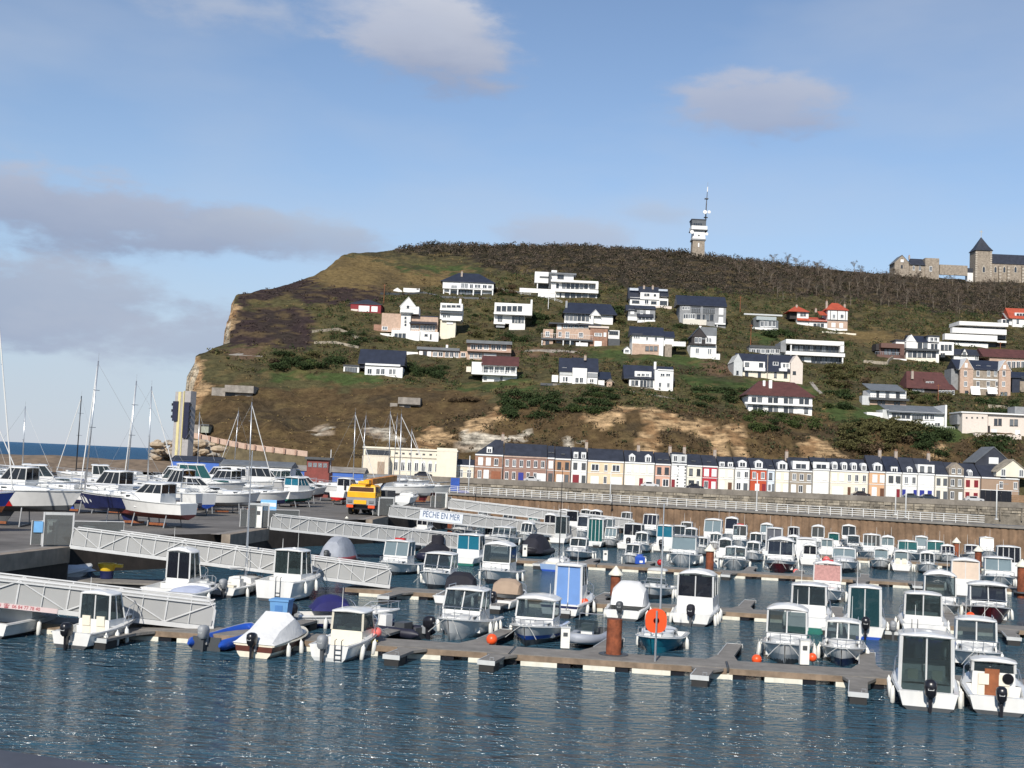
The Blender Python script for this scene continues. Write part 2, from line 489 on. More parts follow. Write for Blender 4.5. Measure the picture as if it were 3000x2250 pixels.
# ground cover, mapped from the survey view onto the hillside (colour of the cover itself)
OLIVE, BROWN, GOLD, LAWN, HEATH, SCRUB, SAND, CHALK, EARTH = ((.086, .077, .036), (.092, .062, .031), (.165, .118, .052), (.060, .084, .028),
    (.042, .029, .028), (.040, .034, .024), (.47, .32, .175), (.55, .49, .39), (.13, .085, .055))
ZONES = [
    (BROWN, [(440, 1120), (900, 1140), (1250, 1130), (1500, 1180), (3000, 1240), (3000, 1500), (440, 1500)]),
    (GOLD, [(880, 775), (1010, 745), (1150, 755), (1400, 800), (1430, 850), (1330, 838), (1000, 850), (860, 820)]),
    (OLIVE, [(1010, 730), (1170, 715), (1420, 760), (1420, 790), (1150, 775)]),
    (LAWN, [(1150, 778), (1410, 778), (1420, 800), (1180, 792)]),
    (HEATH, [(866, 842), (1130, 845), (1120, 895), (880, 885)]),
    (HEATH, [(690, 865), (815, 815), (935, 818), (900, 860), (760, 885), (690, 890)]),
    (HEATH, [(690, 915), (790, 900), (900, 905), (917, 930), (915, 1015), (760, 1020), (660, 1005)]),
    (SCRUB, [(1160, 705), (2000, 725), (2600, 780), (3000, 800), (3000, 930), (2700, 900), (2300, 860), (1900, 850), (1650, 800), (1450, 790), (1350, 750), (1160, 745)]),
    (LAWN, [(770, 1085), (1060, 1095), (1140, 1105), (1120, 1125), (800, 1110)]),
    (LAWN, [(1330, 1120), (1530, 1105), (1580, 1135), (1340, 1150)]),
    (LAWN, [(1715, 1020), (1850, 1025), (1850, 1065), (1720, 1055)]),
    (LAWN, [(1865, 1040), (2030, 1040), (2100, 1075), (1880, 1075)]),
    (LAWN, [(1990, 1095), (2160, 1110), (2400, 1130), (2420, 1160), (2020, 1130)]),
    (LAWN, [(2200, 975), (2290, 965), (2260, 1010), (2200, 1000)]),
    (LAWN, [(2440, 1180), (2640, 1190), (2900, 1260), (2880, 1300), (2600, 1262), (2400, 1215)]),
    (GOLD, [(2450, 960), (2640, 975), (2760, 1000), (2600, 1010), (2470, 1000)]),
    (OLIVE, [(2300, 940), (2800, 940), (2800, 975), (2450, 965)]),
    (EARTH, [(1500, 1020), (1700, 1020), (1700, 1045), (1500, 1045)]),
    (EARTH, [(2060, 1060), (2160, 1065), (2150, 1105), (2070, 1100)]),
    (SAND, [(1225, 1300), (1265, 1245), (1310, 1275), (1330, 1300), (1240, 1330)]),
    (SAND, [(1345, 1265), (1375, 1225), (1395, 1245), (1420, 1215), (1470, 1195), (1500, 1205), (1505, 1235), (1440, 1240), (1420, 1265), (1380, 1310), (1350, 1310)]),
    (CHALK, [(1350, 1265), (1460, 1270), (1460, 1285), (1555, 1262), (1555, 1280), (1480, 1300), (1400, 1320), (1340, 1310)]),
    (SAND, [(1705, 1225), (1740, 1195), (1830, 1190), (1930, 1200), (1990, 1220), (2060, 1235), (2180, 1260), (2180, 1300), (2080, 1285), (1990, 1265), (1900, 1240), (1800, 1240), (1780, 1260), (1740, 1240)]),
    (SAND, [(1870, 1255), (1930, 1250), (1940, 1340), (1875, 1330)]),
    (SAND, [(2075, 1260), (2130, 1260), (2130, 1345), (2085, 1340)]),
    (SAND, [(2150, 1255), (2185, 1255), (2190, 1330), (2150, 1345)]),
    (CHALK, [(1640, 1275), (1665, 1280), (1680, 1310), (1662, 1315)]),
    (CHALK, [(1688, 1290), (1715, 1280), (1712, 1300), (1690, 1302)]),
    (SAND, [(2340, 1300), (2380, 1270), (2400, 1300), (2450, 1310), (2480, 1345), (2360, 1340)]),
    (SAND, [(2710, 1310), (2770, 1305), (2760, 1345), (2720, 1350)]),
    (SAND, [(535, 1055), (600, 1045), (585, 1100), (620, 1130), (570, 1205), (520, 1205)]),
    (SAND, [(640, 900), (705, 893), (700, 925), (655, 990), (640, 990)]),
    (CHALK, [(905, 1255), (960, 1250), (990, 1268), (930, 1270)]),
    (CHALK, [(1060, 1250), (1130, 1255), (1190, 1290), (1150, 1300), (1090, 1275)]),
    (EARTH, [(640, 1020), (770, 1018), (750, 1055), (690, 1050)]),
    (CHALK, [(1075, 715), (1140, 708), (1142, 728), (1075, 728)]),
]
VX, VY, VZ = GX.ravel(), np.repeat(_ky, len(_off)), GZ.ravel()
_v = np.stack([VX, VY, VZ - CAMH], 1)
_w = _v @ np.array(_f)
PX = 1500 + F * (_v @ np.array(_r)) / _w
PY = 1125 - F * (_v @ np.array(_u)) / _w
jx = np.array([fbm(x, y, 5, 3) for x, y in zip(VX, VY)]); jy = np.array([fbm(x + 99, y, 5, 3) for x, y in zip(VX, VY)])
jb = np.array([fbm(x - 40, y + 7, 16, 4) for x, y in zip(VX, VY)])
colr = np.empty((len(VX), 3)); colr[:] = OLIVE
for c, poly in ZONES:
    amp = 16 if c in (SAND, CHALK, EARTH) else 22
    colr[inpoly(PX + jx * amp, PY + jy * amp, poly)] = c
mixb = np.clip(jb * 1.3 + 0.25, 0, 1)[:, None]
notrock = ~(np.isclose(colr[:, 0], SAND[0]) | np.isclose(colr[:, 0], CHALK[0]))
colr = np.where((notrock & (jb > 0))[:, None], colr * (1 - 0.55 * mixb) + np.array(SCRUB) * 0.55 * mixb, colr)
colr = np.where((notrock & (jy > 0.25))[:, None], colr * 0.6 + np.array(GOLD) * 0.4, colr)
rock = ~notrock
colr = np.where((rock & (jx > .22))[:, None], colr * np.array([[.58, .52, .48]]), colr)
colr = np.where((rock & (jb > .8))[:, None], np.array([BROWN]), colr)
cliff = np.tile(np.arange(len(_off)) < 6, _NYG)
cl = np.where((jb > 0.05)[:, None], np.array([[.60, .50, .36]]), np.array([[.50, .31, .16]]))
colr = np.where(cliff[:, None], cl, colr)
nx = len(_off)
faces = [(j * nx + i, j * nx + i + 1, (j + 1) * nx + i + 1, (j + 1) * nx + i) for j in range(_NYG - 1) for i in range(nx - 1)]
hm = bpy.data.meshes.new('hillside')
hm.from_pydata(np.stack([VX, VY, VZ], 1).tolist(), [], faces)
ca = hm.color_attributes.new('cover', 'FLOAT_COLOR', 'POINT')
ca.data.foreach_set('color', np.concatenate([colr, np.ones((len(colr), 1))], 1).astype('f4').ravel())
hm.polygons.foreach_set('use_smooth', [True] * len(hm.polygons))
gm = bpy.data.materials.new('hillside_cover'); gm.use_nodes = True
nt = gm.node_tree; p = nt.nodes['Principled BSDF']; p.inputs['Roughness'].default_value = 0.95; p.inputs['Specular IOR Level'].default_value = 0.1
a_ = nt.nodes.new('ShaderNodeVertexColor'); a_.layer_name = 'cover'
g_ = nt.nodes.new('ShaderNodeNewGeometry')
n_ = nt.nodes.new('ShaderNodeTexNoise'); n_.inputs['Scale'].default_value = 0.55; n_.inputs['Detail'].default_value = 9; n_.inputs['Roughness'].default_value = 0.7
nt.links.new(g_.outputs['Position'], n_.inputs['Vector'])
mr_ = nt.nodes.new('ShaderNodeMapRange'); mr_.inputs[1].default_value = .3; mr_.inputs[2].default_value = .7; mr_.inputs[3].default_value = .5; mr_.inputs[4].default_value = 1.45
nt.links.new(n_.outputs['Fac'], mr_.inputs[0])
sv_ = nt.nodes.new('ShaderNodeVectorMath'); sv_.operation = 'MULTIPLY'; sv_.inputs[1].default_value = (.16, .16, 1.5)   # bedding of the rock
nt.links.new(g_.outputs['Position'], sv_.inputs[0])
ns_ = nt.nodes.new('ShaderNodeTexNoise'); ns_.inputs['Scale'].default_value = 1.0; ns_.inputs['Detail'].default_value = 7; ns_.inputs['Roughness'].default_value = .7
nt.links.new(sv_.outputs[0], ns_.inputs['Vector'])
sr_ = nt.nodes.new('ShaderNodeSeparateColor'); nt.links.new(a_.outputs[0], sr_.inputs[0])
mk_ = nt.nodes.new('ShaderNodeMapRange'); mk_.inputs[1].default_value = .2; mk_.inputs[2].default_value = .34; nt.links.new(sr_.outputs[0], mk_.inputs[0])
st_ = nt.nodes.new('ShaderNodeMapRange'); st_.inputs[1].default_value = .40; st_.inputs[2].default_value = .60; st_.inputs[3].default_value = -.62; st_.inputs[4].default_value = .12; nt.links.new(ns_.outputs['Fac'], st_.inputs[0])
sm_ = nt.nodes.new('ShaderNodeMath'); sm_.operation = 'MULTIPLY'; nt.links.new(st_.outputs[0], sm_.inputs[0]); nt.links.new(mk_.outputs[0], sm_.inputs[1])
sa_ = nt.nodes.new('ShaderNodeMath'); sa_.operation = 'ADD'; nt.links.new(mr_.outputs[0], sa_.inputs[0]); nt.links.new(sm_.outputs[0], sa_.inputs[1])
vm_ = nt.nodes.new('ShaderNodeVectorMath'); vm_.operation = 'SCALE'
nt.links.new(a_.outputs[0], vm_.inputs[0]); nt.links.new(sa_.outputs[0], vm_.inputs['Scale']); nt.links.new(vm_.outputs[0], p.inputs['Base Color'])
b_ = nt.nodes.new('ShaderNodeBump'); b_.inputs['Strength'].default_value = 1.0; b_.inputs['Distance'].default_value = 0.9
nt.links.new(n_.outputs['Fac'], b_.inputs['Height']); nt.links.new(b_.outputs[0], p.inputs['Normal'])
hm.materials.append(gm)
tag(link('hillside', hm), None, None, kind='structure')

# ================================================================== far quay, road, channel wall
stone = mat('quay_stone', (0.19, 0.165, 0.13), 0.9, var=0.45, scale=0.8, bump=0.6, bscale=3, streak=0.3)
stone2 = mat('quay_stone_pale', (0.30, 0.26, 0.20), 0.9, var=0.4, scale=0.9, bump=0.6, bscale=3, streak=0.3)
asphalt = mat('asphalt', (0.055, 0.055, 0.058), 0.9, var=0.25, scale=0.4, bump=0.2)
concrete = mat('quay_concrete', (0.20, 0.185, 0.165), 0.9, var=0.3, scale=0.5, bump=0.3, streak=0.25)
YR, ZR = 288.0, 5.2
YQ = 279.5
q = MB().box(-40, 150, YQ + 0.6, 301, -3, ZR)
tag(q.build('road', asphalt), None, None, kind='structure')
wall = thing('quay_wall', 'long weathered stone quay wall in front of the terraced houses', 'wall', (0, YQ, 0))
MB().box(-40, 150, 0.15, 0.58, -3, 4.35).build('wall_core', stone, wall)
MB().box(-40, 150, -0.12, 0.75, 4.40, 5.62).build('coping', mat('coping_stone', (0.20, 0.175, 0.145), 0.9, var=0.35, scale=0.35, bump=0.3, streak=0.35), wall)
random.seed(4)
blocks = [MB().box(-.5, .5, -.5, .5, -.5, .5).mesh('stone_block', s_) for s_ in (stone, stone2)]
for r_, (z0, z1) in enumerate([(2.55, 3.1), (3.14, 3.72), (3.76, 4.36)]):
    x = -12 + r_ * 0.8
    while x < 130:
        wd = random.uniform(1.1, 1.9)
        if random.random() > 0.06 and x > -8:
            d = random.uniform(0.1, 0.42)
            link('stone_block', blocks[random.random() > 0.5], wall, (x + wd / 2, 0.2 - d / 2, (z0 + z1) / 2), 0, (wd - 0.07, d, z1 - z0 - random.uniform(0, .12)))
        x += wd
for k in range(26):
    x = -6 + k * 4.9
    pbox('fender_timber', stone, wall, x, x + 0.28, -0.42, -0.14, 1.5, 4.3)

# ================================================================== jetty between the marina and the channel
J0, J1 = Vector((-9.5, 199.6, 0)), Vector((62.5, 160.8, 0))
jd = (J1 - J0).normalized(); jL = (J1 - J0).length; jrz = math.atan2(jd.y, jd.x)
rust = mat('rusty_piling', (0.20, 0.128, 0.078), 0.95, var=0.4, scale=0.55, bump=0.5, bscale=2.5, streak=0.5)
jet = thing('jetty', 'long rust brown jetty carrying a white railing behind the marina', 'jetty', J0, jrz)
ZJ = 4.1
MB().box(-14, jL + 60, 0.35, 5.0, -3, ZJ - 0.32).build('jetty_body', rust, jet)
MB().box(-14, jL + 60, 0.0, 5.2, ZJ - 0.3, ZJ).build('jetty_deck', concrete, jet)
plm = MB().prism([(-0.45, 0), (-0.2, -0.22), (0.2, -0.22), (0.45, 0)], 0, 1)
plm = MB()
plm.add([(-.5, .28, -3), (-.22, .16, -3), (.22, .16, -3), (.5, .28, -3), (-.5, .28, ZJ - .32), (-.22, .16, ZJ - .32), (.22, .16, ZJ - .32), (.5, .28, ZJ - .32)],
        [(0, 1, 5, 4), (1, 2, 6, 5), (2, 3, 7, 6), (4, 5, 6, 7)])
plm = plm.mesh('sheet_pile', rust)
for k in range(120):
    x = -8 + k * 1.0
    if x < jL + 50:
        link('sheet_pile', plm, jet, (x, 0.06, 0))
rail = thing('railing', 'long white four-rail railing along the rust brown jetty', 'railing', J0 + Vector((0, 0, ZJ)), jrz)
rw = mat('railing_white', (0.72, 0.72, 0.70), 0.4, var=0.08, streak=0.1)
pm = MB().box(-.035, .035, -.035, .035, 0, 1.15).mesh('post', rw)
for k in range(int((jL + 9) / 1.5)):
    link('post', pm, rail, (-9 + k * 1.5, 0.35, 0))
for z in (0.28, 0.56, 0.84, 1.13):
    pbox('rail', rw, rail, -9, jL - 0.2, 0.31, 0.39, z - .03, z + .03)
def lamp_post(px, py_b, h, label, Y=None, arm=True, mname='lamp_white'):
    m = mat(mname, (0.66, 0.66, 0.64), 0.4, var=0.06)
    b = at(px, py_b, Y)
    t = thing('lamp_post', label, 'lamp post', b)
    MB().tube([(0, 0, 0), (0, 0, h * .55), (0, 0, h)], [0.11, 0.08, 0.06], 8).build('pole', m, t, smooth=True)
    pbox('base_plate', m, t, -.18, .18, -.18, .18, 0, .12)
    if arm:
        MB().tube([(0, 0, h - .1), (0.45, -0.05, h + .05), (0.95, -0.1, h + .04)], 0.035, 6).build('arm', m, t)
        MB().loft([[(0.8, -.2, h), (0.8, 0, h), (0.8, 0, h + .08), (0.8, -.2, h + .08)], [(1.4, -.22, h + .02), (1.4, .02, h + .02), (1.4, .02, h + .1), (1.4, -.22, h + .1)]]).build('lamp_head', midgrey, t)
for px, pb, h, Y, lb in ((1372, 1440, 5.6, 193, 'white lamp post at the railing beside the blue container'), (1787, 1467, 4.6, 184, 'white lamp post at the railing below the cream terraced house'),
                         (2216, 1497, 5.4, 176, 'white lamp post at the railing below the orange red house'), (2623, 1508, 4.4, 168, 'white lamp post at the railing below the house with the red door'),
                         (2653, 1516, 4.4, 166, 'white lamp post at the railing below the blue doors'), (2919, 1522, 4.6, 160, 'white lamp post past the end of the jetty railing')):
    lamp_post(px, pb, h, lb, Y, arm=px > 2900)

# ================================================================== boat yard on the left quay
ZQ = 2.6
QC = [on(-500, 1660, ZQ), on(200, 1604, ZQ), on(785, 1550, ZQ), on(1135, 1513, ZQ), on(1310, 1489, ZQ), on(1420, 1466, ZQ)]
ys = []
for i, c in enumerate(QC):
    ys.append(Vector((c.x, c.y)))
edge = [Vector((-46, 20))]
for i in range(1, 5):                                   # saw-tooth berths: each gangway leaves from a corner
    a = ys[i]
    edge += [Vector((a.x - 1.4 + i * .3, a.y - 7.0)), a, Vector((a.x - 0.7, a.y + 2.2)), Vector((a.x - 4.2 + i * 0.5, a.y + 8 + i))]
edge += [Vector((-9.5, 190))]
poly = [(p.x, p.y) for p in edge] + [(-9.8, 286), (-95, 286), (-140, 268), (-200, 215), (-200, 20)]
n = len(poly)
yard = MB().add([(x, y, ZQ) for x, y in poly] + [(x, y, -3) for x, y in poly], [tuple(range(n))] + [(i, i + n, (i + 1) % n + n, (i + 1) % n) for i in range(n)])
yo = yard.build('boatyard_ground', mat('yard_tarmac', (0.135, 0.124, 0.112), 0.9, var=0.4, scale=0.25, bump=0.2))
yo.data.materials.append(mat('underquay_shade', (0.03, 0.024, 0.02), 0.9, var=0.5, scale=0.8, streak=0.5))  # near-black paints the shade of the open piled void under the deck
for pgn in yo.data.polygons:
    if abs(pgn.normal.z) < 0.5:
        pgn.material_index = 1
if yo.data.polygons[0].normal.z < 0:
    yo.data.flip_normals()
tag(yo, None, None, kind='structure')
beamm = mat('edge_beam', (0.25, 0.205, 0.16), 0.9, var=0.3, scale=0.8, bump=0.3, streak=0.25)
for k in range(1, 5):
    a, b = edge[(k - 1) * 4 + 1], edge[(k - 1) * 4 + 2]
    d = (b - a); L = d.length
    MB().box(-3 if k > 1 else -9, L + 0.05, -0.12, 0.6, -0.95, 0.05).build('quay_edge_beam', beamm, yo, (a.x, a.y, ZQ), math.atan2(d.y, d.x))
    MB().box(-3 if k > 1 else -9, L - .6, 0.75, 1.5, 0.0, 0.02).build('kerb_strip', mat('kerb_pale', (0.22, 0.20, 0.18), 0.9, var=0.3), yo, (a.x, a.y, ZQ), math.atan2(d.y, d.x))
# shore beyond the yard: shingle bank and low sea wall
bank = MB()
for i in range(40):
    x0 = -215 + i * 3.2
bk = [[(-330 + i * 6, 262 + (i % 3) * .4, 3.6 - .5 * math.sin(i)), (-330 + i * 6, 276, 6.3 + .35 * math.sin(i * 1.7)), (-330 + i * 6, 292, 5.9 + .3 * math.sin(i * 2.3)), (-330 + i * 6, 312, -2)] for i in range(47)]
bank.loft(bk, caps=False, loop=False)
bo = bank.build('shingle_bank', mat('shingle', (0.17, 0.125, 0.085), 0.95, var=0.4, scale=0.4, bump=0.8, bscale=1.5))
tag(bo, None, None, kind='structure')
if bo.data.polygons[1].normal.z < 0:
    bo.data.flip_normals()
# ledge of the near quay at the camera's feet
pa, pb2 = on(-300, 2170, 7.5), on(262, 2250, 7.5)
dv = (pb2 - pa); lz = math.atan2(dv.y, dv.x)
le = MB().box(-3, dv.length + 14, -3.5, 0, -9.5, -0.05).build('quay_ledge', mat('dark_granite', (0.018, 0.018, 0.02), 0.6, var=0.3), None, pa, lz)
tag(le, None, None, kind='structure')
MB().box(-3, dv.length + 14, -0.35, 0.03, -0.05, 0.02).build('ledge_edge', mat('granite_edge', (0.06, 0.06, 0.07), 0.5, var=0.3), le, (0, 0, 0))
# ================================================================== building kit
slate = mat('slate', (0.028, 0.032, 0.045), 0.55, var=0.3, scale=0.6, bump=0.3, bscale=4, streak=0.2)
slateb = mat('slate_blue', (0.020, 0.025, 0.042), 0.5, var=0.25, scale=0.6, bump=0.3, bscale=4)
slateg = mat('slate_grey', (0.13, 0.14, 0.15), 0.6, var=0.2, scale=0.6, bump=0.2, bscale=4)
rroof = mat('red_tile', (0.36, 0.065, 0.03), 0.7, var=0.25, scale=0.9, bump=0.4, bscale=5)
broof = mat('brown_tile', (0.085, 0.03, 0.026), 0.7, var=0.25, scale=0.8, bump=0.4, bscale=5)
render_w = mat('white_render', (0.78, 0.77, 0.74), 0.85, var=0.06, scale=0.5, streak=0.10)
render_c = mat('cream_render', (0.74, 0.68, 0.55), 0.85, var=0.07, scale=0.5, streak=0.10)
winw = mat('window_white', (0.74, 0.74, 0.72), 0.5, var=0.05)
shutw = mat('shutter_white', (0.76, 0.76, 0.74), 0.55, var=0.05)
stonem = mat('flint_stone', (0.28, 0.235, 0.185), 0.9, var=0.35, scale=1.2, bump=0.5, bscale=4)
brickm = mat('brick_wall', (0.29, 0.165, 0.115), 0.9, var=0.3, scale=1.5, bump=0.3, bscale=6)
conc = mat('bunker_concrete', (0.26, 0.235, 0.205), 0.95, var=0.35, scale=0.6, bump=0.5, streak=0.35)
chimm = mat('chimney_brick', (0.36, 0.30, 0.25), 0.9, var=0.25, scale=2)
_wc = {}
def wallc(c):
    k = 'facade_%d_%d_%d' % tuple(int(x * 99) for x in c)
    return mat(k, c, 0.88, var=0.08, scale=0.5, streak=0.12)
def window(parent, x0, x1, z0, z1, y, style='w', name=None):
    """y = face of the wall (outside is towards -y). styles: w white casement, d dark casement, s white shutter, o open shutters, g garage door, D door"""
    if isinstance(style, str) and style in 'wdo':
        fm = winw if style in 'wo' else dkgrey
        f = pframe('window', fm, parent, x0, x1, y - .10, y, z0, z1)
        link('pane', _pane(), f, (0, .25, 0), 0, (.82, .25, .86))
        if x1 - x0 > 0.7:
            link('mullion', _ub(fm), f, (0, .05, 0), 0, (.07, .6, .84))
        if x1 - x0 > 2.4:
            for k in (-.2, .2):
                link('mullion', _ub(fm), f, (k, .05, 0), 0, (.04, .6, .84))
        pbox('sill', winw if style != 'd' else dkgrey, parent, x0 - .06, x1 + .06, y - .16, y - .002, z0 - .12, z0 - .02)
        if style == 'o':
            wd = (x1 - x0) * .5
            pbox('shutter', shutw, parent, x0 - wd - .02, x0 - .02, y - .07, y - .002, z0, z1)
            pbox('shutter', shutw, parent, x1 + .02, x1 + wd + .02, y - .07, y - .002, z0, z1)
    elif style == 's':
        pbox('window_surround', winw, parent, x0 - .08, x1 + .08, y - .05, y - .002, z0 - .1, z1 + .1)
        pbox('shutter', shutw, parent, x0, x1, y - .10, y - .052, z0, z1)
    elif style == 'g':
        pbox('garage_door', shutw, parent, x0, x1, y - .06, y - .002, z0, z1)
    else:
        m = style if not isinstance(style, str) else dkgrey
        pbox('door', m, parent, x0, x1, y - .08, y - .002, z0, z1)
def _ub(m):
    if m.name not in _unit:
        _unit[m.name] = MB().box(-.5, .5, -.5, .5, -.5, .5).mesh('box_' + m.name, m)
    return _unit[m.name]
def _pane():
    return _ub(random.choice((glh, glh, glg)))
def gable_roof(name, m, parent, x0, x1, y0, y1, ze, zr, hip=0.0, over=0.25, hipr=None, ridge=0.5):
    """ridge along x"""
    ym = y0 + (y1 - y0) * ridge
    hl, hr = hip, hip if hipr is None else hipr
    t = 0.16
    b = MB()
    A = [(x0 - over, y0 - over, ze), (x1 + over, y0 - over, ze), (x1 + over, y1 + over, ze), (x0 - over, y1 + over, ze)]
    r0, r1 = (x0 - over + hl, ym, zr), (x1 + over - hr, ym, zr)
    lo = [(a[0], a[1], a[2] - t) for a in A]
    b.add(A + [r0, r1] + lo, [(0, 1, 5, 4), (1, 2, 5), (2, 3, 4, 5), (3, 0, 4), (1, 0, 6, 7), (2, 1, 7, 8), (3, 2, 8, 9), (0, 3, 9, 6), (9, 8, 7, 6)])
    return b.build(name, m, parent)
def front_gable(name, m, parent, x0, x1, y0, y1, ze, zr, over=0.2, thick=0.18):
    """gable end faces the viewer; ridge along y; two pitched slabs"""
    xm = (x0 + x1) / 2
    b = MB()
    b.add([(x0 - over, y0 - over, ze - over * .4), (xm, y0 - over, zr + thick), (x1 + over, y0 - over, ze - over * .4), (x1 + over, y0 - over, ze - over * .4 - thick), (xm, y0 - over, zr), (x0 - over, y0 - over, ze - over * .4 - thick)] +
          [(x0 - over, y1, ze - over * .4), (xm, y1, zr + thick), (x1 + over, y1, ze - over * .4), (x1 + over, y1, ze - over * .4 - thick), (xm, y1, zr), (x0 - over, y1, ze - over * .4 - thick)],
          [(5, 4, 1, 0), (4, 3, 2, 1), (0, 1, 7, 6), (1, 2, 8, 7), (2, 3, 9, 8), (3, 4, 10, 9), (4, 5, 11, 10), (5, 0, 6, 11), (6, 7, 10, 11), (7, 8, 9, 10)])
    return b.build(name, m, parent)
def chimney(parent, x, y, z0, z1, w=.7, m=None):
    c = pbox('chimney', m or chimm, parent, x - w / 2, x + w / 2, y - .3, y + .3, z0, z1)
    for k in (-.22, .22):
        link('chimney_pot', _ub(brickm), c, (k, 0, .5 + .12 / 1), 0, (.28, .4, .3 / (z1 - z0)))
    return c
def dormer(parent, roof_y0, xc, w, z0, z1, y, style='p', wm=None):
    """dormer box rising from the roof slope: p pediment, f flat, a arched"""
    d = MB()
    wm = wm or winw
    h = z1 - z0
    if style == 'f':
        poly = [(-w / 2, 0), (w / 2, 0), (w / 2, h), (-w / 2, h)]
    elif style == 'a':
        poly = [(-w / 2, 0), (w / 2, 0), (w / 2, h * .72)] + [(w / 2 * math.cos(a), h * .72 + h * .28 * math.sin(a)) for a in (R(45), R(90), R(135))] + [(-w / 2, h * .72)]
    else:
        poly = [(-w / 2, 0), (w / 2, 0), (w / 2, h * .72), (0, h), (-w / 2, h * .72)]
    d.prism(poly, 0, 2.2)
    o = d.build('dormer', wm, parent, (xc, y, z0))
    pf = pbox('pane', glh, o, -w * .3, w * .3, -.03, -.002, h * .1, h * .62)
    pbox('glazing_bar', winw, o, -.05, .05, -.06, -.032, h * .1, h * .62)
    if style == 'f':
        pbox('dormer_roof', slate, o, -w / 2 - .1, w / 2 + .1, -.15, 2.2, h + .002, h + .1)
    return o

# ================================================================== terraced houses on the far quay
S288 = YR / F
def row_house(px0, px1, wm, eave, ridge, rows, label, dorm=(), roofm=None, chim=(), depth=9.0, hip=0, hipr=None, band=None, extra=None, base=None, cat='house'):
    a, b = at(px0, hor(px0) + 50, YR), at(px1, hor(px1) + 50, YR)
    W = b.x - a.x - 0.04
    eave *= .95; ridge = eave + (ridge - eave) * .70
    h = thing('terraced_house', label, cat, ((a.x + b.x) / 2, YR, ZR), 0, 'terraced houses along the far quay')
    x0, x1 = -W / 2, W / 2
    MB().box(x0, x1, 0, depth, 0, eave).build('wall', wm, h)
    r = gable_roof('roof', roofm or slate, h, x0, x1, 0, depth, eave + .02, ridge, hip, 0.0 if hip == 0 else .15, hipr)
    pbox('cornice', winw if band is None else band, h, x0, x1, -.18, -.002, eave - .3, eave + .02)
    pbox('string_course', winw if band is None else band, h, x0, x1, -.07, -.002, eave * .5 - .05, eave * .5 + .08)
    pbox('plinth', concrete, h, x0, x1, -.05, -.002, 0, .35)
    pbox('downpipe', midgrey, h, x1 - .16, x1 - .06, -.12, -.002, 0, eave - .3)
    for (z0, z1, items) in rows:
        for it in items:
            xc, w_, st = it
            window(h, x0 + W * xc - w_ / 2, x0 + W * xc + w_ / 2, z0 * eave, z1 * eave, 0, st)
    for (xc, w_, st, z0, z1) in dorm:
        if st == 'v':
            zz = eave + (ridge - eave) * z0; yy = depth / 2 * z0
            pbox('skylight', dkgrey, r, x0 + W * xc - w_ / 2, x0 + W * xc + w_ / 2, yy - .1, yy + .35, zz + .1, zz + .35)
        else:
            dormer(h, 0, x0 + W * xc, w_, eave + z0 * .8, eave + z1 * .82, 0.25, st)
    for xc in chim:
        chimney(h, x0 + W * xc, depth / 2, ridge - 1.0, ridge + 1.3)
    return h, x0, x1, W
UP, DN = (.58, .86), (.07, .40)
def up(*it): return (.58, .86, it)
def dn(*it): return (.06, .38, it)
def gr(*it): return (.0, .36, it)
dblue = mat('door_blue', (0.02, 0.03, 0.24), 0.5, var=0.1); dred = mat('door_red', (0.20, 0.012, 0.02), 0.5, var=0.1)
dbrown = mat('door_brown', (0.12, 0.05, 0.025), 0.5, var=0.2); dgrn = mat('door_grey', (0.09, 0.10, 0.11), 0.5, var=0.1)
gbrown = mat('garage_brown', (0.26, 0.09, 0.04), 0.6, var=0.2)
bluedoor = mat('shutter_navy', (0.02, 0.03, 0.15), 0.5, var=0.1)
bc = wallc
# long low cream hall with arched windows
a, b = at(1062, hor(1062) + 56, YR - 3), at(1335, hor(1335) + 50, YR - 3)
hall = thing('cream_hall', 'long cream hall with arched windows and a flat cornice behind the boatyard', 'building', ((a.x + b.x) / 2, YR - 3, ZR))
W = b.x - a.x
MB().box(-W / 2, W / 2, 0, 9, 0, 6.2).build('wall', render_c, hall)
pbox('cornice', cream, hall, -W / 2 - .25, W / 2 + .25, -.3, 9.2, 6.2, 6.6)
pbox('string_course', stone2, hall, -W / 2, W / 2, -.08, -.002, 4.3, 4.5)
MB().box(-W / 2, -W / 2 + 6.2, -2.5, -.02, 0, 4.4).build('side_pavilion', mat('pavilion_pink', (0.68, 0.60, 0.48), .85, var=.08), hall)
pbox('window_strip', glh, hall, -W / 2 + .4, -W / 2 + 6.2, -.12, -.06, 4.7, 5.9)
pbox('pavilion_door', tan, hall, -W / 2 + 3.6, -W / 2 + 5.2, -2.58, -2.502, 0, 3.2)
for k in range(9):
    x = -W / 2 + 7.6 + k * 1.58
    o = MB().prism([(-.5, 0), (.5, 0), (.5, 2.0), (.35, 2.4), (0, 2.55), (-.35, 2.4), (-.5, 2.0)], 0, .1).build('arched_window', winw, hall, (x, -.1, 1.3))
    pbox('pane', glh, o, -.34, .34, -.02, -.002, .15, 1.95)
    pbox('glazing_bar', winw, o, -.05, .05, -.04, -.022, .15, 1.95)
    pbox('vent', dkgrey, hall, x - .3, x + .3, -.03, -.002, 5.1, 5.5)
MB().box(W / 2 - 4.6, W / 2 + .05, -.25, -.02, 0, 7.0).build('raised_bay', render_c, hall)

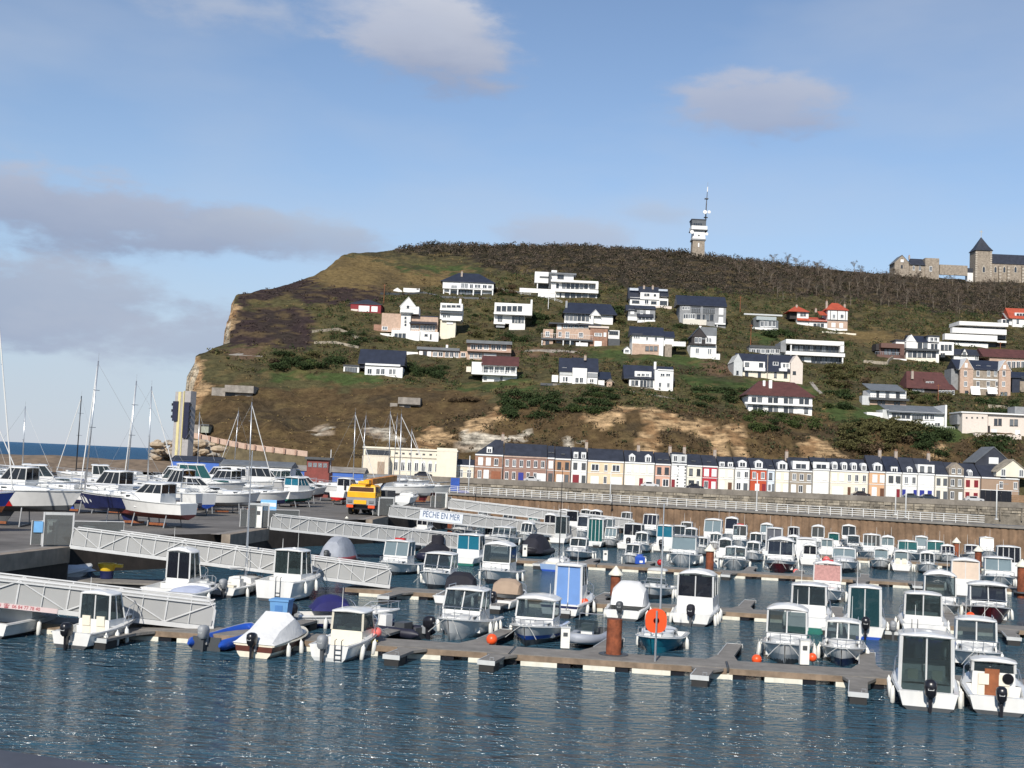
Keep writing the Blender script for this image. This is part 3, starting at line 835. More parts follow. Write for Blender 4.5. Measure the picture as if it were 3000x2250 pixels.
row_house(1336, 1388, wallc((.70, .63, .50)), 3.4, 5.2, [(.1, .7, [(.25, 1.0, 'w'), (.72, 1.0, 'w')])], 'low cream house with slate roof between the cream hall and the hip-roofed house', depth=6)
row_house(1389, 1471, brickm, 6.3, 11.2, [up((.2, 1.0, 's'), (.48, 1.0, 's'), (.76, 1.0, 'w')), dn((.18, .9, 'w'), (.42, 1.1, 's')), gr((.77, 2.2, gbrown))],
          'brick corner house with a tall slate hip roof and a brown garage door', dorm=[(.5, 1.3, 'f', .5, 2.3)], hip=4.6, hipr=.3, chim=(.96,))
row_house(1473, 1600, wallc((.29, .175, .14)), 6.2, 10.2, [up(*[(.08 + k * .165, .85, 'w') for k in range(6)]), dn(*[((.08 + k * .165), .85, 'w') for k in (0, 1, 3, 4)]), gr((.41, 1.2, dblue), (.88, 2.2, 'g'))],
          'wide brown brick house with rows of white casements and a blue door', band=mat('brick_band', (.45, .33, .26), .9, var=.2))
row_house(1601, 1622, wallc((.33, .20, .16)), 6.2, 10.0, [up((.5, .9, 's')), dn((.5, 1.0, dkgrey))], 'narrow dark brick house with two skylights in its slate roof', dorm=[(.3, .6, 'v', .35, 0), (.75, .6, 'v', .35, 0)])
row_house(1624, 1670, wallc((.42, .24, .14)), 6.1, 9.9, [up((.26, .9, 'd'), (.76, .9, 'd')), gr((.34, 1.7, 'g'), (.76, .95, dgrn))], 'orange brick house with a white garage door left of a white house', dorm=[(.5, .9, 'v', .3, 0)])
row_house(1672, 1718, bc((.76, .75, .71)), 6.1, 9.9, [up((.24, .95, dkgrey), (.78, .95, dkgrey)), dn((.3, 1.5, dred)), gr((.8, .9, dkgrey))], 'white house with two flat dormers and dark grey shutters', dorm=[(.26, 1.1, 'f', .3, 2.2), (.76, 1.1, 'f', .3, 2.2)], chim=(.98,))
row_house(1720, 1826, bc((.72, .56, .38)), 6.0, 9.8, [up((.2, 1.9, 'w'), (.5, .8, 'w'), (.78, 1.9, 'w')), gr((.2, 1.9, 'g'), (.8, 2.6, 'g')), dn((.49, .8, 'w'))], 'wide peach house with two white garage doors and a plain slate roof')
row_house(1828, 1916, bc((.74, .70, .60)), 6.0, 9.7, [up((.14, 1.0, 's'), (.4, 1.0, 's'), (.62, 1.0, 's'), (.88, 1.0, 's')), dn((.2, 2.0, 's'), (.82, 1.3, 's')), gr((.56, .85, dred))], 'cream house with two white pedimented dormers and a dark red door', dorm=[(.24, 1.4, 'p', .1, 2.5), (.78, 1.4, 'p', .1, 2.5)], chim=(.5,))
row_house(1918, 1963, bc((.60, .36, .27)), 5.9, 9.5, [up((.25, 1.0, 'd'), (.75, 1.0, 'd')), gr((.2, .9, dgrn)), dn((.7, 1.5, 'w'))], 'pink striped brick house beside the white house with dark quoins', dorm=[(.3, 1.0, 'v', .3, 0), (.75, 1.0, 'v', .3, 0)])
h, x0, x1, W = row_house(1965, 2010, bc((.77, .76, .73)), 6.1, 9.7, [up((.3, 1.0, 's')), gr((.14, .8, dred)), dn((.62, 1.0, 's'))], 'tall white house with dark quoins and a windowed attic storey', chim=(.02, .98))
for k in range(7):
    for xx in (x0 + W * .42, x0 + W * .92):
        pbox('quoin', dkgrey, h, xx - .2, xx + .2, -.05, -.002, .5 + k * .75, .85 + k * .75)
MB().box(x0, x1, .4, 5, 5.8, 8.0).build('attic_storey', greyw, h)
for k in (-.9, .9):
    window(h, k - .45, k + .45, 6.3, 7.7, .4, 'w')
row_house(2011, 2056, bc((.75, .71, .58)), 5.9, 9.4, [up((.25, .85, 'd'), (.75, .85, 'd')), dn((.3, 1.3, 'd'), (.72, .7, 'w'))], 'pale yellow house left of the crimson house', dorm=[(.45, 1.0, 'v', .3, 0)])
row_house(2057, 2101, bc((.42, .028, .04)), 5.9, 9.3, [up((.25, 1.0, 's'), (.76, 1.0, 's')), dn((.24, 1.0, 'w')), gr((.74, 1.0, 'g'))], 'crimson terraced house with white shuttered windows', dorm=[(.45, 1.0, 'v', .3, 0)], chim=(.98,))
row_house(2103, 2150, bc((.76, .71, .60)), 5.8, 9.1, [up((.25, .95, 's'), (.76, .95, 's')), dn((.25, .95, 's')), gr((.74, .9, dbrown))], 'cream house with two small flat dormers right of the crimson house', dorm=[(.22, 1.2, 'f', .2, 1.6), (.75, 1.2, 'f', .2, 1.6)])
row_house(2152, 2195, bc((.77, .76, .72)), 5.8, 9.2, [up((.24, .9, 'w'), (.76, .9, 'w')), dn((.25, 1.1, 'w')), gr((.73, .95, dgrn))], 'white house with one wide pedimented dormer left of the orange red house', dorm=[(.5, 1.9, 'p', .2, 2.3)])
row_house(2197, 2246, bc((.46, .075, .03)), 5.8, 9.1, [up((.22, .9, 'w'), (.74, .9, 'w')), gr((.42, 1.0, 'g'), (.82, .8, dred))], 'orange red terraced house with a white dormer', dorm=[(.5, 1.8, 'p', .2, 2.5)])
row_house(2247, 2269, bc((.60, .66, .72)), 5.7, 8.9, [up((.4, .8, 'd')), dn((.3, .7, 'w'), (.8, .5, 'd'))], 'narrow pale blue house right of the orange red house', dorm=[(.5, .8, 'v', .3, 0)])
row_house(2271, 2311, bc((.74, .68, .54)), 5.7, 9.0, [up((.2, .9, 's'), (.78, .9, 's')), dn((.2, .9, 's'), (.75, 1.0, 's'))], 'pale cream house with a big white gabled dormer beside the taupe stone house', dorm=[(.5, 2.2, 'p', .1, 2.7)])
row_house(2312, 2378, bc((.32, .27, .21)), 5.8, 9.9, [up((.2, .95, 'w'), (.53, .95, 'w'), (.86, .95, 'w')), dn((.18, 1.0, 's'), (.5, 1.0, 'w'), (.86, 1.0, 's'))], 'taupe stone house with a very wide white attic shutter', dorm=[(.5, 3.9, 'f', .3, 2.8)], chim=(.02,))
row_house(2380, 2429, bc((.76, .73, .67)), 6.4, 10.0, [up((.28, .95, 's'), (.72, .95, 's')), gr((.18, .9, 'g'), (.66, 1.7, 'g'))], 'cream white house with an arched garage and a blank white attic front', dorm=[(.5, 3.8, 'f', -.1, 2.1)])
row_house(2431, 2543, bc((.74, .68, .55)), 6.3, 10.0, [up((.1, .95, 's'), (.3, .95, 's'), (.5, .85, 'w'), (.69, .85, 'w'), (.89, .85, 'w')), gr((.2, 2.6, 'g'), (.5, .7, dbrown)), dn((.69, .85, 'w'), (.88, .85, 'w'))], 'long cream house with a mansard roof and four white arched dormers',
          dorm=[(.12 + .255 * k, 1.2, 'a', .2, 2.4) for k in range(4)])
row_house(2545, 2592, bc((.62, .38, .22)), 6.4, 11.5, [up((.35, 1.0, 's'), (.82, 1.0, 's')), dn((.33, 1.0, 's')), gr((.82, .9, dbrown))], 'apricot house with a tall slate roof and a pedimented dormer', dorm=[(.55, 2.0, 'p', .1, 2.6)], chim=(.98,))
row_house(2594, 2640, bc((.76, .74, .68)), 6.4, 11.4, [up((.32, 1.1, dkgrey), (.78, 1.1, dkgrey)), dn((.3, 1.1, 's')), gr((.78, .95, dred))], 'white house with a dark red door under a tall blue slate roof', dorm=[(.55, 1.5, 'f', .1, 1.7)], chim=(.98,), roofm=slateb)
row_house(2642, 2687, bc((.75, .73, .68)), 6.4, 11.3, [up((.26, .9, 'w'), (.76, .9, 'w')), dn((.5, .9, 's')), gr((.12, .8, dblue), (.86, .8, dblue))], 'white house with two blue doors and one white attic dormer', dorm=[(.5, 1.2, 'p', .1, 1.9)])
h, x0, x1, W = row_house(2688, 2737, bc((.77, .76, .73)), 6.4, 11.2, [up((.28, 1.0, 's'), (.76, 1.0, 's')), gr((.25, 1.1, dblue), (.72, 1.0, dblue))], 'white house with a balcony attic of two windows above bright blue doors', chim=(.99,))
MB().box(x0, x1, .3, 4, 6.05, 8.2).build('attic_storey', render_w, h)
for k in (-.95, .85):
    window(h, k - .5, k + .5, 6.4, 7.8, .3, 'd')
row_house(2739, 2777, bc((.76, .71, .60)), 6.3, 10.6, [up((.24, .9, dgrn), (.76, .9, dgrn)), dn((.24, .9, dgrn)), gr((.78, .9, dgrn))], 'cream house with dark shutters left of the grey stone gabled house')
h, x0, x1, W = row_house(2778, 2822, bc((.20, .175, .14)), 6.3, 10.4, [up((.26, .9, 'w'), (.74, .9, 'w')), dn((.25, .9, 'w')), gr((.8, .9, 'g'))], 'narrow grey stone house with a stepped gable and white windows')
MB().prism([(x0, 5.95), (x1, 5.95), (x1, 7.6), (0, 9.0), (x0, 7.6)], -.02, 3).build('gable_wall', stonem, h)
for k in (-.7, .7):
    window(h, k - .4, k + .4, 6.4, 7.6, -.02, 'w')
row_house(2824, 2871, bc((.74, .60, .50)), 6.2, 10.3, [up((.22, .95, dred), (.74, .95, dred)), dn((.2, .95, dred)), gr((.72, .95, dred))], 'pale pink house with maroon shutters', dorm=[(.4, .9, 'p', .1, 2.0)])
h, x0, x1, W = row_house(2874, 2985, bc((.34, .24, .17)), 6.2, 10.0, [(.1, .5, [(.2, 4.0, 'w'), (.75, 1.0, 'w')]), up((.52, .9, 'w'), (.9, .9, 'w'))], 'ochre brick house with a pale front gable behind the black gate')
MB().prism([(-1.2, 6.2), (6.4, 6.2), (6.4, 7.4), (2.6, 10.2), (-1.2, 7.4)], -.6, 3).build('gable_wall', render_c, h)
front_gable('gable_roof', stone2, h, -1.2, 6.4, -.7, 4, 7.4, 10.2)
for k in (.4, 4.6):
    window(h, k - .55, k + .55, 6.3, 8.0, -.6, 'w')
g2 = thing('slate_gabled_house', 'slate gabled house front rising behind the roofs at the right edge', 'house', at(2910, 1400, YR + 14).xy.to_3d() + Vector((0, 0, ZR)))
MB().prism([(-4.5, 0), (4.5, 0), (4.5, 9.6), (0, 13.4), (-4.5, 9.6)], 0, 8).build('wall', slate, g2)
front_gable('roof', slateg, g2, -4.5, 4.5, 0, 8, 9.6, 13.4)
window(g2, -1.1, 1.1, 9.4, 10.8, 0, 's')
gt = thing('black_gate', 'tall black gate panels in front of the ochre brick house', 'gate', at(2918, 1470, YQ + 3).xy.to_3d() + Vector((0, 0, ZR)))
for k in range(6):
    pbox('gate_panel', black, gt, -3.6 + k * 1.2, -2.45 + k * 1.2, 0, .12, 0, 2.9)
hw_ = thing('boarded_fence', 'brown horizontal board fence at the right end of the quay', 'fence', at(2975, 1470, YQ + 4).xy.to_3d() + Vector((0, 0, ZR)))
for k in range(5):
    pbox('board', mat('board_brown', (.26, .16, .09), .8, var=.25), hw_, -2.2, 3.5, 0, .1, k * .42, k * .42 + .38)

# ------------------------------------------------------------------ parked cars behind the parapet
def car(px, c, label, L=4.1):
    p = at(px, hor(px) + 48, YQ + 2.8)
    t = thing('parked_car', label, 'car', (p.x, YQ + 2.6, ZR + .004), 0, 'cars parked on the far quay')
    m = mat('car_' + label[:9], c, 0.25, var=0.05, coat=0.8)
    b = MB(); h = L / 2
    prof = [(-h, .35), (-h, .75), (-h + .5, .88), (-h + 1.1, 1.38), (h - 1.7, 1.42), (h - 1.05, .92), (h - .1, .80), (h, .40)]
    b.prism(prof, 0, 1.7)
    bo = b.build('body', m, t)
    pbox('side_window', gld, t, -h + 1.05, h - 1.75, -.02, -.002, .95, 1.3)
    MB().slab((h - 1.62, .15, 1.36), (h - 1.1, .15, .97), (h - 1.1, 1.55, .97), (h - 1.62, 1.55, 1.36), -.03).build('windscreen', gld, t)
    for x in (-h + .75, h - .8):
        for y in (-.02, 1.52):
            w_ = MB().lathe([(0.02, 0), (.31, 0), (.31, .2), (.02, .2)], (x, y, .31), 14, 'y').build('wheel', rubber, t)
            MB().lathe([(.18, -.015), (.18, .01)], (x, y, .31), 10, 'y').build('rim', alu, w_)
car(1240, (.02, .02, .03), 'black car parked in front of the cream hall')
car(1560, (.5, .5, .5), 'silver car parked in front of the wide brick house')
car(1905, (.6, .6, .6), 'pale grey car parked below the dark red door')
car(2036, (.02, .02, .03), 'black car parked in front of the pale yellow house')
car(2524, (.03, .02, .02), 'dark car parked at the right end of the mansard house')
car(2672, (.05, .06, .07), 'dark grey car parked in front of the blue doors')
car(2722, (.02, .03, .05), 'navy car parked below the balcony attic')
car(2855, (.42, .44, .45), 'silver car parked in front of the pale pink house', 4.4)
# ================================================================== villas on the hillside
ZB, ZC, ZD, ZE, ZF = (950, 780, 4.424), (1400, 780, 4.424), (1800, 800, 3.687), (2100, 880, 3.687), (2450, 850, 3.687)
timber = mat('grey_timber', (0.24, 0.245, 0.25), 0.85, var=0.2, scale=1.0, bump=0.3, bscale=5)
brickp = mat('pale_brick', (0.46, 0.33, 0.25), 0.9, var=0.2, scale=1.2)
bark = mat('dark_timber', (0.035, 0.03, 0.03), 0.8, var=0.2)
redw = mat('red_shed', (0.22, 0.022, 0.028), 0.8, var=0.15)
pinkr = mat('pink_render', (0.66, 0.58, 0.51), 0.88, var=0.07, streak=0.1)
brownb = mat('brown_cladding', (0.13, 0.07, 0.055), 0.8, var=0.15)
VILLAS = []
def villa(Z, cx, cy, items, label, name='villa', cat='house', yaw=0.0, group='houses scattered over the hillside', Y0=None):
    ox, oy, s = Z
    P = lambda X, Yv: (ox + X / s, oy + Yv / s)
    bx, by = P(cx, cy)
    Y0 = Y0 or hit(bx, by).y
    o = at(bx, by, Y0)
    t = thing(name, label, cat, o, yaw, group)
    ext = [0.0, 0.0]
    def L(X, Yv, d):
        p = at(*P(X, Yv), Y0 + d)
        return p.x - o.x, p.z - o.z
    for it in items:
        k = it[0]
        if k == 'b':
            _, x0, x1, y0, y1, d0, d1, m = it[:8]
            xm, ym = (x0 + x1) / 2, (y0 + y1) / 2
            a, b = L(x0, ym, d0)[0], L(x1, ym, d0)[0]
            zt, zb = L(xm, y0, d0)[1], L(xm, y1, d0)[1]
            ext = [min(ext[0], a), max(ext[1], b)]
            if y1 >= cy - 12 and d1 - d0 > 1:
                zb -= 3.0
            pbox(it[8] if len(it) > 8 else 'wall', m, t, a, b, d0, d1, zb, zt)
        elif k == 'r':
            _, x0, x1, y0, y1, d0, d1, m = it[:8]
            hl = it[8] if len(it) > 8 else 0
            a, b = L(x0, y1, d0)[0], L(x1, y1, d0)[0]
            zr = L((x0 + x1) / 2, y0, (d0 + d1) / 2)[1]; ze = L((x0 + x1) / 2, y1, d0)[1]
            gable_roof('roof', m, t, a, b, d0, d1, ze, max(zr, ze + .3), hl)
            if hl == 0:
                MB().add([(a + .06, d0 + .1, ze - .18), (a + .06, d1 - .1, ze - .18), (a + .06, (d0 + d1) / 2, zr - .2), (b - .06, d0 + .1, ze - .18), (b - .06, d1 - .1, ze - .18), (b - .06, (d0 + d1) / 2, zr - .2)],
                         [(0, 2, 1), (3, 4, 5), (0, 3, 5, 2), (1, 2, 5, 4), (0, 1, 4, 3)]).build('gable_end', it[9] if len(it) > 9 else render_w, t)
        elif k == 'm':                       # mono-pitch slab
            _, x0, x1, y0, y1, d0, d1, m = it[:8]
            a, b = L(x0, y1, d0)[0], L(x1, y1, d0)[0]
            zr = L((x0 + x1) / 2, y0, d1)[1]; ze = L((x0 + x1) / 2, y1, d0)[1]
            MB().slab((a, d0, ze), (b, d0, ze), (b, d1, zr), (a, d1, zr), .2).build('roof', m, t)
        elif k == 'g':
            _, x0, x1, ya, ye, d0, d1, wm, rm = it[:9]
            a, b = L(x0, ye, d0)[0], L(x1, ye, d0)[0]
            za, ze = L((x0 + x1) / 2, ya, d0)[1], L((x0 + x1) / 2, ye, d0)[1]
            MB().prism([(a, ze), (b, ze), ((a + b) / 2, za)], d0, d1).build('gable_wall', wm, t)
            if rm:
                front_gable('gable_roof', rm, t, a, b, d0, d1, ze, za)
        elif k == 'w':
            _, x0, x1, y0, y1, d, st = it
            xm, ym = (x0 + x1) / 2, (y0 + y1) / 2
            window(t, L(x0, ym, d)[0], L(x1, ym, d)[0], L(xm, y1, d)[1], L(xm, y0, d)[1], d, st)
        elif k == 'ww':                      # row of n windows
            _, x0, x1, y0, y1, d, st, n = it
            for i in range(n):
                u0 = x0 + (x1 - x0) * (i + .08) / n; u1 = x0 + (x1 - x0) * (i + .92) / n
                window(t, L(u0, (y0 + y1) / 2, d)[0], L(u1, (y0 + y1) / 2, d)[0], L((u0 + u1) / 2, y1, d)[1], L((u0 + u1) / 2, y0, d)[1], d, st)
        elif k == 'c':
            _, x, y0, y1, d = it[:5]
            xx, z1 = L(x, y0, d); z0 = L(x, y1, d)[1]
            chimney(t, xx, d, z0, z1, .7, it[5] if len(it) > 5 else chimm)
        elif k == 'rail':                    # balcony railing: top rail and balusters
            _, x0, x1, y0, y1, d, m = it
            a, b = L(x0, y1, d)[0], L(x1, y1, d)[0]; z0 = L((x0 + x1) / 2, y1, d)[1]; z1 = L((x0 + x1) / 2, y0, d)[1]
            rb = MB().box(a, b, d - .06, d, z1 - .07, z1)
            nn = max(2, int((b - a) / .6))
            for i in range(nn + 1):
                xx = a + (b - a - .05) * i / nn
                rb.box(xx, xx + .05, d - .05, d - .01, z0, z1 - .06)
            rb.build('balcony_rail', m, t)
    VILLAS.append((o.x + ext[0], o.x + ext[1], Y0))
    return t
w_, s_ = render_w, 's'
villa(ZB, 1860, 376, [('b', 1535, 2195, 205, 300, 0, 10, w_), ('b', 1545, 2185, 300, 376, 1.6, 10, w_), ('r', 1515, 2210, 92, 203, -.3, 10.3, slateb, 6.5),
    ('w', 1640, 1725, 245, 290, 0, 'w'), ('w', 1765, 1870, 218, 288, 0, 'w'), ('w', 1885, 1930, 230, 290, 0, 'w'), ('w', 1945, 2030, 235, 285, 0, 'w'), ('w', 2050, 2110, 240, 288, 0, 'w'), ('w', 2120, 2175, 245, 290, 0, 'w'),
    ('w', 1740, 1920, 308, 372, 1.6, 'd'), ('w', 1950, 2030, 330, 372, 1.6, 'd'), ('w', 1640, 1720, 325, 365, 1.6, 'd'), ('rail', 1930, 2190, 285, 300, -.1, winw)] +
    [('b', x, x + 14, 300, 376, 0, .35, winw, 'column') for x in (1540, 1620, 1722, 1925, 2030, 2175)] + [('c', 1785, 70, 150, 3)],
    'white columned villa with a dark blue hip roof below the golden grass')
villa(ZB, 1050, 340, [('g', 882, 1010, 278, 318, 0, 5, w_, None), ('b', 884, 1008, 318, 330, 0, 5, w_), ('b', 1025, 1235, 285, 340, .5, 4.5, w_), ('b', 1195, 1225, 290, 305, .44, .5, dkgrey, 'opening')],
    'small white gabled outbuilding with a white wall left of the blue-roofed villa', 'outbuilding', 'outbuilding')
villa(ZB, 540, 605, [('b', 340, 735, 490, 600, 0, 8, redw), ('r', 335, 740, 432, 488, 0, 8, slate, 5.0), ('b', 685, 738, 600, 635, .2, 7, redw), ('b', 445, 585, 512, 588, -.08, -.003, shutw, 'garage_door'), ('b', 610, 690, 520, 590, -.08, -.003, shutw, 'garage_door'), ('b', 345, 435, 555, 580, -.05, -.003, pinkr, 'panel')],
    'red painted shed with white doors and a dark hipped roof', 'shed', 'shed')
villa(ZB, 1090, 945, [('b', 990, 1115, 610, 950, 2, 7, w_, 'tower'), ('b', 985, 1225, 520, 615, 1, 8, w_), ('g', 985, 1190, 402, 522, 1, 8, w_, winw), ('rail', 985, 1190, 548, 565, .9, winw), ('w', 1070, 1100, 510, 545, 1, 'd'),
    ('b', 985, 1150, 585, 598, .5, 8, winw, 'cornice'), ('b', 742, 990, 612, 850, 3, 9, brickp), ('w', 750, 820, 780, 825, 3, 'w'), ('b', 1110, 1470, 655, 870, 3, 10, brickp),
    ('m', 1100, 1455, 640, 742, 1.0, 9, slate), ('ww', 1240, 1440, 765, 840, 2.9, 'w', 5), ('ww', 1090, 1230, 765, 810, 2.9, 'w', 3), ('b', 870, 1235, 830, 950, 0, 3.0, w_, 'terrace_wall'), ('b', 725, 870, 870, 935, .6, 3, w_), ('b', 1235, 1480, 850, 950, .8, 4, w_),
    ('ww', 905, 1060, 870, 935, 0, 'd', 3), ('w', 1300, 1340, 880, 905, .8, 'd'), ('w', 1370, 1390, 880, 945, .8, 'd'), ('rail', 880, 1235, 812, 832, 0, winw), ('b', 640, 740, 755, 870, 4, 8, brickm)] +
    [('w', 1040, 1065, y, y + 26, 2, 'd') for y in (655, 702, 745)],
    'white villa with a gabled tower and a sloping dark studio roof')
villa(ZB, 1600, 945, [('b', 1502, 1790, 480, 690, 0, 8, w_), ('ww', 1520, 1770, 505, 530, -.02, 'd', 4), ('b', 1498, 1790, 555, 575, -1.0, 8, w_, 'balcony'), ('b', 1500, 1790, 600, 612, -1.0, 0, dkgrey, 'balcony_slab'), ('ww', 1530, 1640, 625, 668, 0, 'w', 2),
    ('b', 1520, 1770, 690, 705, -.7, 7, w_, 'balcony'), ('b', 1500, 1700, 705, 945, .3, 7, render_c), ('b', 1585, 1670, 720, 752, .1, .29, winw, 'garage_door'), ('c', 1765, 425, 500, 3, w_)],
    'narrow white house of stacked balconies on a tall cream base')
villa(ZB, 1500, 1188, [('b', 1225, 1850, 1090, 1188, 0, 7, brickp), ('b', 1200, 1755, 1052, 1088, -.8, 7.5, slateg, 'flat_roof'), ('b', 1230, 1275, 1100, 1175, -.12, -.003, shutw, 'shutter'), ('b', 1335, 1385, 1100, 1178, -.12, -.003, shutw, 'shutter'), ('w', 1280, 1330, 1105, 1170, 0, 'd'), ('ww', 1400, 1545, 1110, 1170, 0, 'w', 2), ('ww', 1560, 1745, 1110, 1180, 0, 'w', 3), ('w', 1770, 1830, 1120, 1175, 0, 'w'), ('b', 1035, 1215, 1110, 1165, .5, 2, w_, 'garden_wall'), ('c', 1592, 1020, 1060, 3, w_)],
    'long low bungalow with a grey flat roof under the gabled tower villa')
villa(ZC, 215, 1200, [('b', -140, 430, 1005, 1200, 1.0, 9, brickp), ('b', -150, 445, 965, 1005, -.6, 9.4, slateg, 'flat_roof'), ('b', -140, 432, 1085, 1110, -.5, 9, mat('brick_band2', (.40, .27, .21), .9, var=.2), 'balcony'), ('ww', -100, 150, 1015, 1080, 1, 'w', 3), ('ww', 165, 375, 1015, 1090, 1, 'w', 3), ('ww', -110, 60, 1125, 1190, 1, 'w', 3), ('b', 75, 240, 1130, 1165, .85, .998, shutw, 'garage_door')],
    'two-storey brick house with a grey flat roof and long balcony')
villa(ZB, 780, 1415, [('r', 445, 1030, 1082, 1270, -.2, 9, slateb, 0, slateb), ('b', 460, 1015, 1265, 1330, .6, 9, slateb), ('b', 525, 1015, 1300, 1415, .0, 8.5, w_), ('b', 530, 985, 1265, 1290, -.5, 1, winw, 'canopy'), ('ww', 550, 625, 1325, 1400, 0, 'w', 1), ('ww', 665, 790, 1325, 1405, 0, 'w', 2), ('ww', 835, 930, 1330, 1405, 0, 'w', 2),
    ('w', 550, 735, 1188, 1228, 1.7, 'w'), ('w', 835, 940, 1203, 1245, 1.7, 'w'), ('b', 248, 450, 1295, 1400, .4, 6, w_), ('b', 245, 455, 1278, 1296, .1, 6.2, slate, 'flat_roof'), ('w', 268, 425, 1310, 1375, .4, 'd')],
    'white house with a big navy slate roof and small annex on the lawn')
villa(ZC, 290, 1505, [('b', 60, 505, 1290, 1400, 1.2, 9, w_), ('b', 60, 505, 1400, 1505, 1.6, 9, w_), ('r', 55, 522, 1165, 1282, -.2, 9.2, broof), ('b', 60, 508, 1278, 1296, -.25, 1.4, winw, 'fascia'), ('ww', 70, 490, 1300, 1385, 1.15, 'w', 6), ('b', 0, 505, 1392, 1412, -.1, 1.6, winw, 'balcony'), ('rail', 20, 490, 1350, 1392, -.1, winw)] +
    [('b', x, x + 10, 1295, 1395, 0, .2, winw, 'column') for x in (60, 205, 345, 490)] + [('b', -80, 55, 1240, 1400, .5, 8, w_), ('w', 75, 115, 1430, 1470, 1.6, 'd'), ('w', 290, 320, 1430, 1480, 1.6, 'd'), ('w', 210, 285, 1470, 1500, 1.6, 'd'), ('b', -150, -90, 1300, 1370, 1, 4, render_c, 'annex')],
    'white veranda house with a dark brown roof and four columns')
villa(ZC, 400, 820, [('b', 215, 695, 480, 625, 0, 8, w_), ('b', 682, 706, 432, 640, -.2, 8, w_, 'end_wall'), ('ww', 235, 580, 515, 582, 0, 'd', 5), ('b', 205, 690, 605, 628, -1.3, 0, winw, 'balcony'), ('b', 210, 610, 628, 745, .8, 8, w_), ('ww', 255, 320, 640, 715, .8, 'd', 2), ('ww', 440, 600, 645, 735, .8, 'd', 4), ('b', 405, 610, 742, 830, -.6, 3, w_, 'terrace_wall'), ('b', 205, 355, 720, 750, -.4, 3, w_, 'terrace_wall'), ('b', 235, 345, 770, 795, 0, 2, midgrey)],
    'white flat-roofed house with a tall end wall and long balcony')
villa(ZC, 1250, 420, [('b', 738, 915, 72, 215, -1, 8, w_), ('b', 800, 915, 130, 155, -1.06, -1.003, dkgrey, 'window_slot'), ('b', 765, 778, 215, 290, -.6, 0, winw, 'column'), ('b', 780, 905, 232, 285, 2, 7, dkgrey), ('b', 915, 948, 95, 290, .5, 8, dkgrey), ('b', 945, 1240, 105, 180, 3, 10, w_), ('b', 915, 1278, 85, 106, 2, 11, slateg, 'flat_roof'), ('b', 955, 1025, 52, 84, 4, 7, w_, 'roof_box'), ('w', 1030, 1115, 115, 165, 3, 'd'),
    ('b', 948, 1562, 182, 210, -1.2, 9, w_, 'roof_slab'), ('b', 1010, 1562, 300, 340, -1.2, 9, w_, 'floor_slab'), ('b', 1528, 1562, 210, 300, -1.2, 9, w_, 'end_wall'), ('b', 948, 1530, 210, 300, 1.0, 9, w_), ('ww', 1085, 1430, 218, 292, 1.0, 'd', 6), ('w', 1445, 1525, 222, 296, 1.0, 'd'), ('w', 1015, 1050, 225, 290, 1.0, 'd'),
    ('b', 1010, 1545, 340, 430, .6, 9, w_), ('ww', 1120, 1425, 345, 405, .6, 'd', 4), ('w', 1440, 1525, 368, 412, .6, 'd'), ('w', 1060, 1080, 345, 400, .6, 'd'), ('b', 540, 1000, 290, 345, -.5, .2, w_, 'terrace_wall'), ('b', 780, 1005, 345, 402, -.5, .2, w_, 'terrace_wall'), ('b', 948, 1012, 210, 400, .2, 4, w_)],
    'large white modern villa of stacked boxes with a grey roof slab', cat='house')
villa(ZC, 1400, 745, [('r', 1110, 1800, 482, 615, 0, 12, slateb, 2.0), ('b', 1125, 1750, 610, 745, 1, 11, w_), ('ww', 1130, 1445, 628, 715, .9, 'd', 6), ('b', 1118, 1500, 712, 745, .4, 1.2, w_, 'sill_wall'), ('g', 1455, 1590, 568, 640, -.3, 4, w_, winw), ('b', 1465, 1500, 640, 735, -.1, 1, w_), ('c', 1150, 450, 540, 3, midgrey)],
    'dark blue slate roof house with a glazed bay above the brick terraces')
villa(ZC, 1250, 1040, [('b', 1015, 1455, 745, 1040, 2, 10, brickp), ('b', 925, 1600, 740, 758, .8, 10.5, slate, 'flat_roof'), ('ww', 1100, 1450, 760, 800, 2, 'w', 5), ('b', 1030, 1085, 750, 820, 1.9, 1.998, shutw, 'shutter'), ('b', 845, 975, 815, 1030, 1, 8, brickp), ('ww', 870, 935, 845, 910, 1, 'w', 1), ('ww', 1040, 1090, 850, 910, 2, 'w', 1), ('ww', 1130, 1190, 850, 930, 2, 'w', 1), ('ww', 1300, 1370, 860, 920, 2, 'w', 1), ('rail', 820, 1490, 880, 938, .2, winw), ('b', 820, 1490, 938, 960, .2, 2, dkgrey, 'balcony_slab'),
    ('ww', 870, 930, 965, 1020, 1, 'd', 1), ('ww', 1020, 1075, 970, 1025, 2, 'd', 2), ('ww', 1130, 1250, 965, 1030, 2, 'd', 2), ('b', 1270, 1425, 990, 1035, .4, .8, winw, 'terrace_wall'), ('b', 1455, 1680, 800, 1045, 1.4, 9, brickm), ('b', 1435, 1700, 775, 798, 1.0, 9.4, pinkr, 'flat_roof'), ('w', 1510, 1610, 865, 905, 1.4, 'w'), ('b', 1510, 1605, 970, 1040, 1.3, 1.398, shutw, 'garage_door'), ('b', 1630, 1665, 860, 915, 1.3, 1.398, shutw, 'shutter'), ('b', 1690, 1835, 830, 940, 2.5, 7, w_), ('w', 1700, 1820, 840, 885, 2.5, 'd'), ('b', 1690, 1840, 940, 1040, 2, 7, dkgrey, 'garage')] +
    [('b', x, x + 12, 960, 1030, .3, .5, winw, 'column') for x in (825, 1100, 1190, 1315)],
    'terraced brick apartments with white balconies under a flat roof', 'apartment_house')
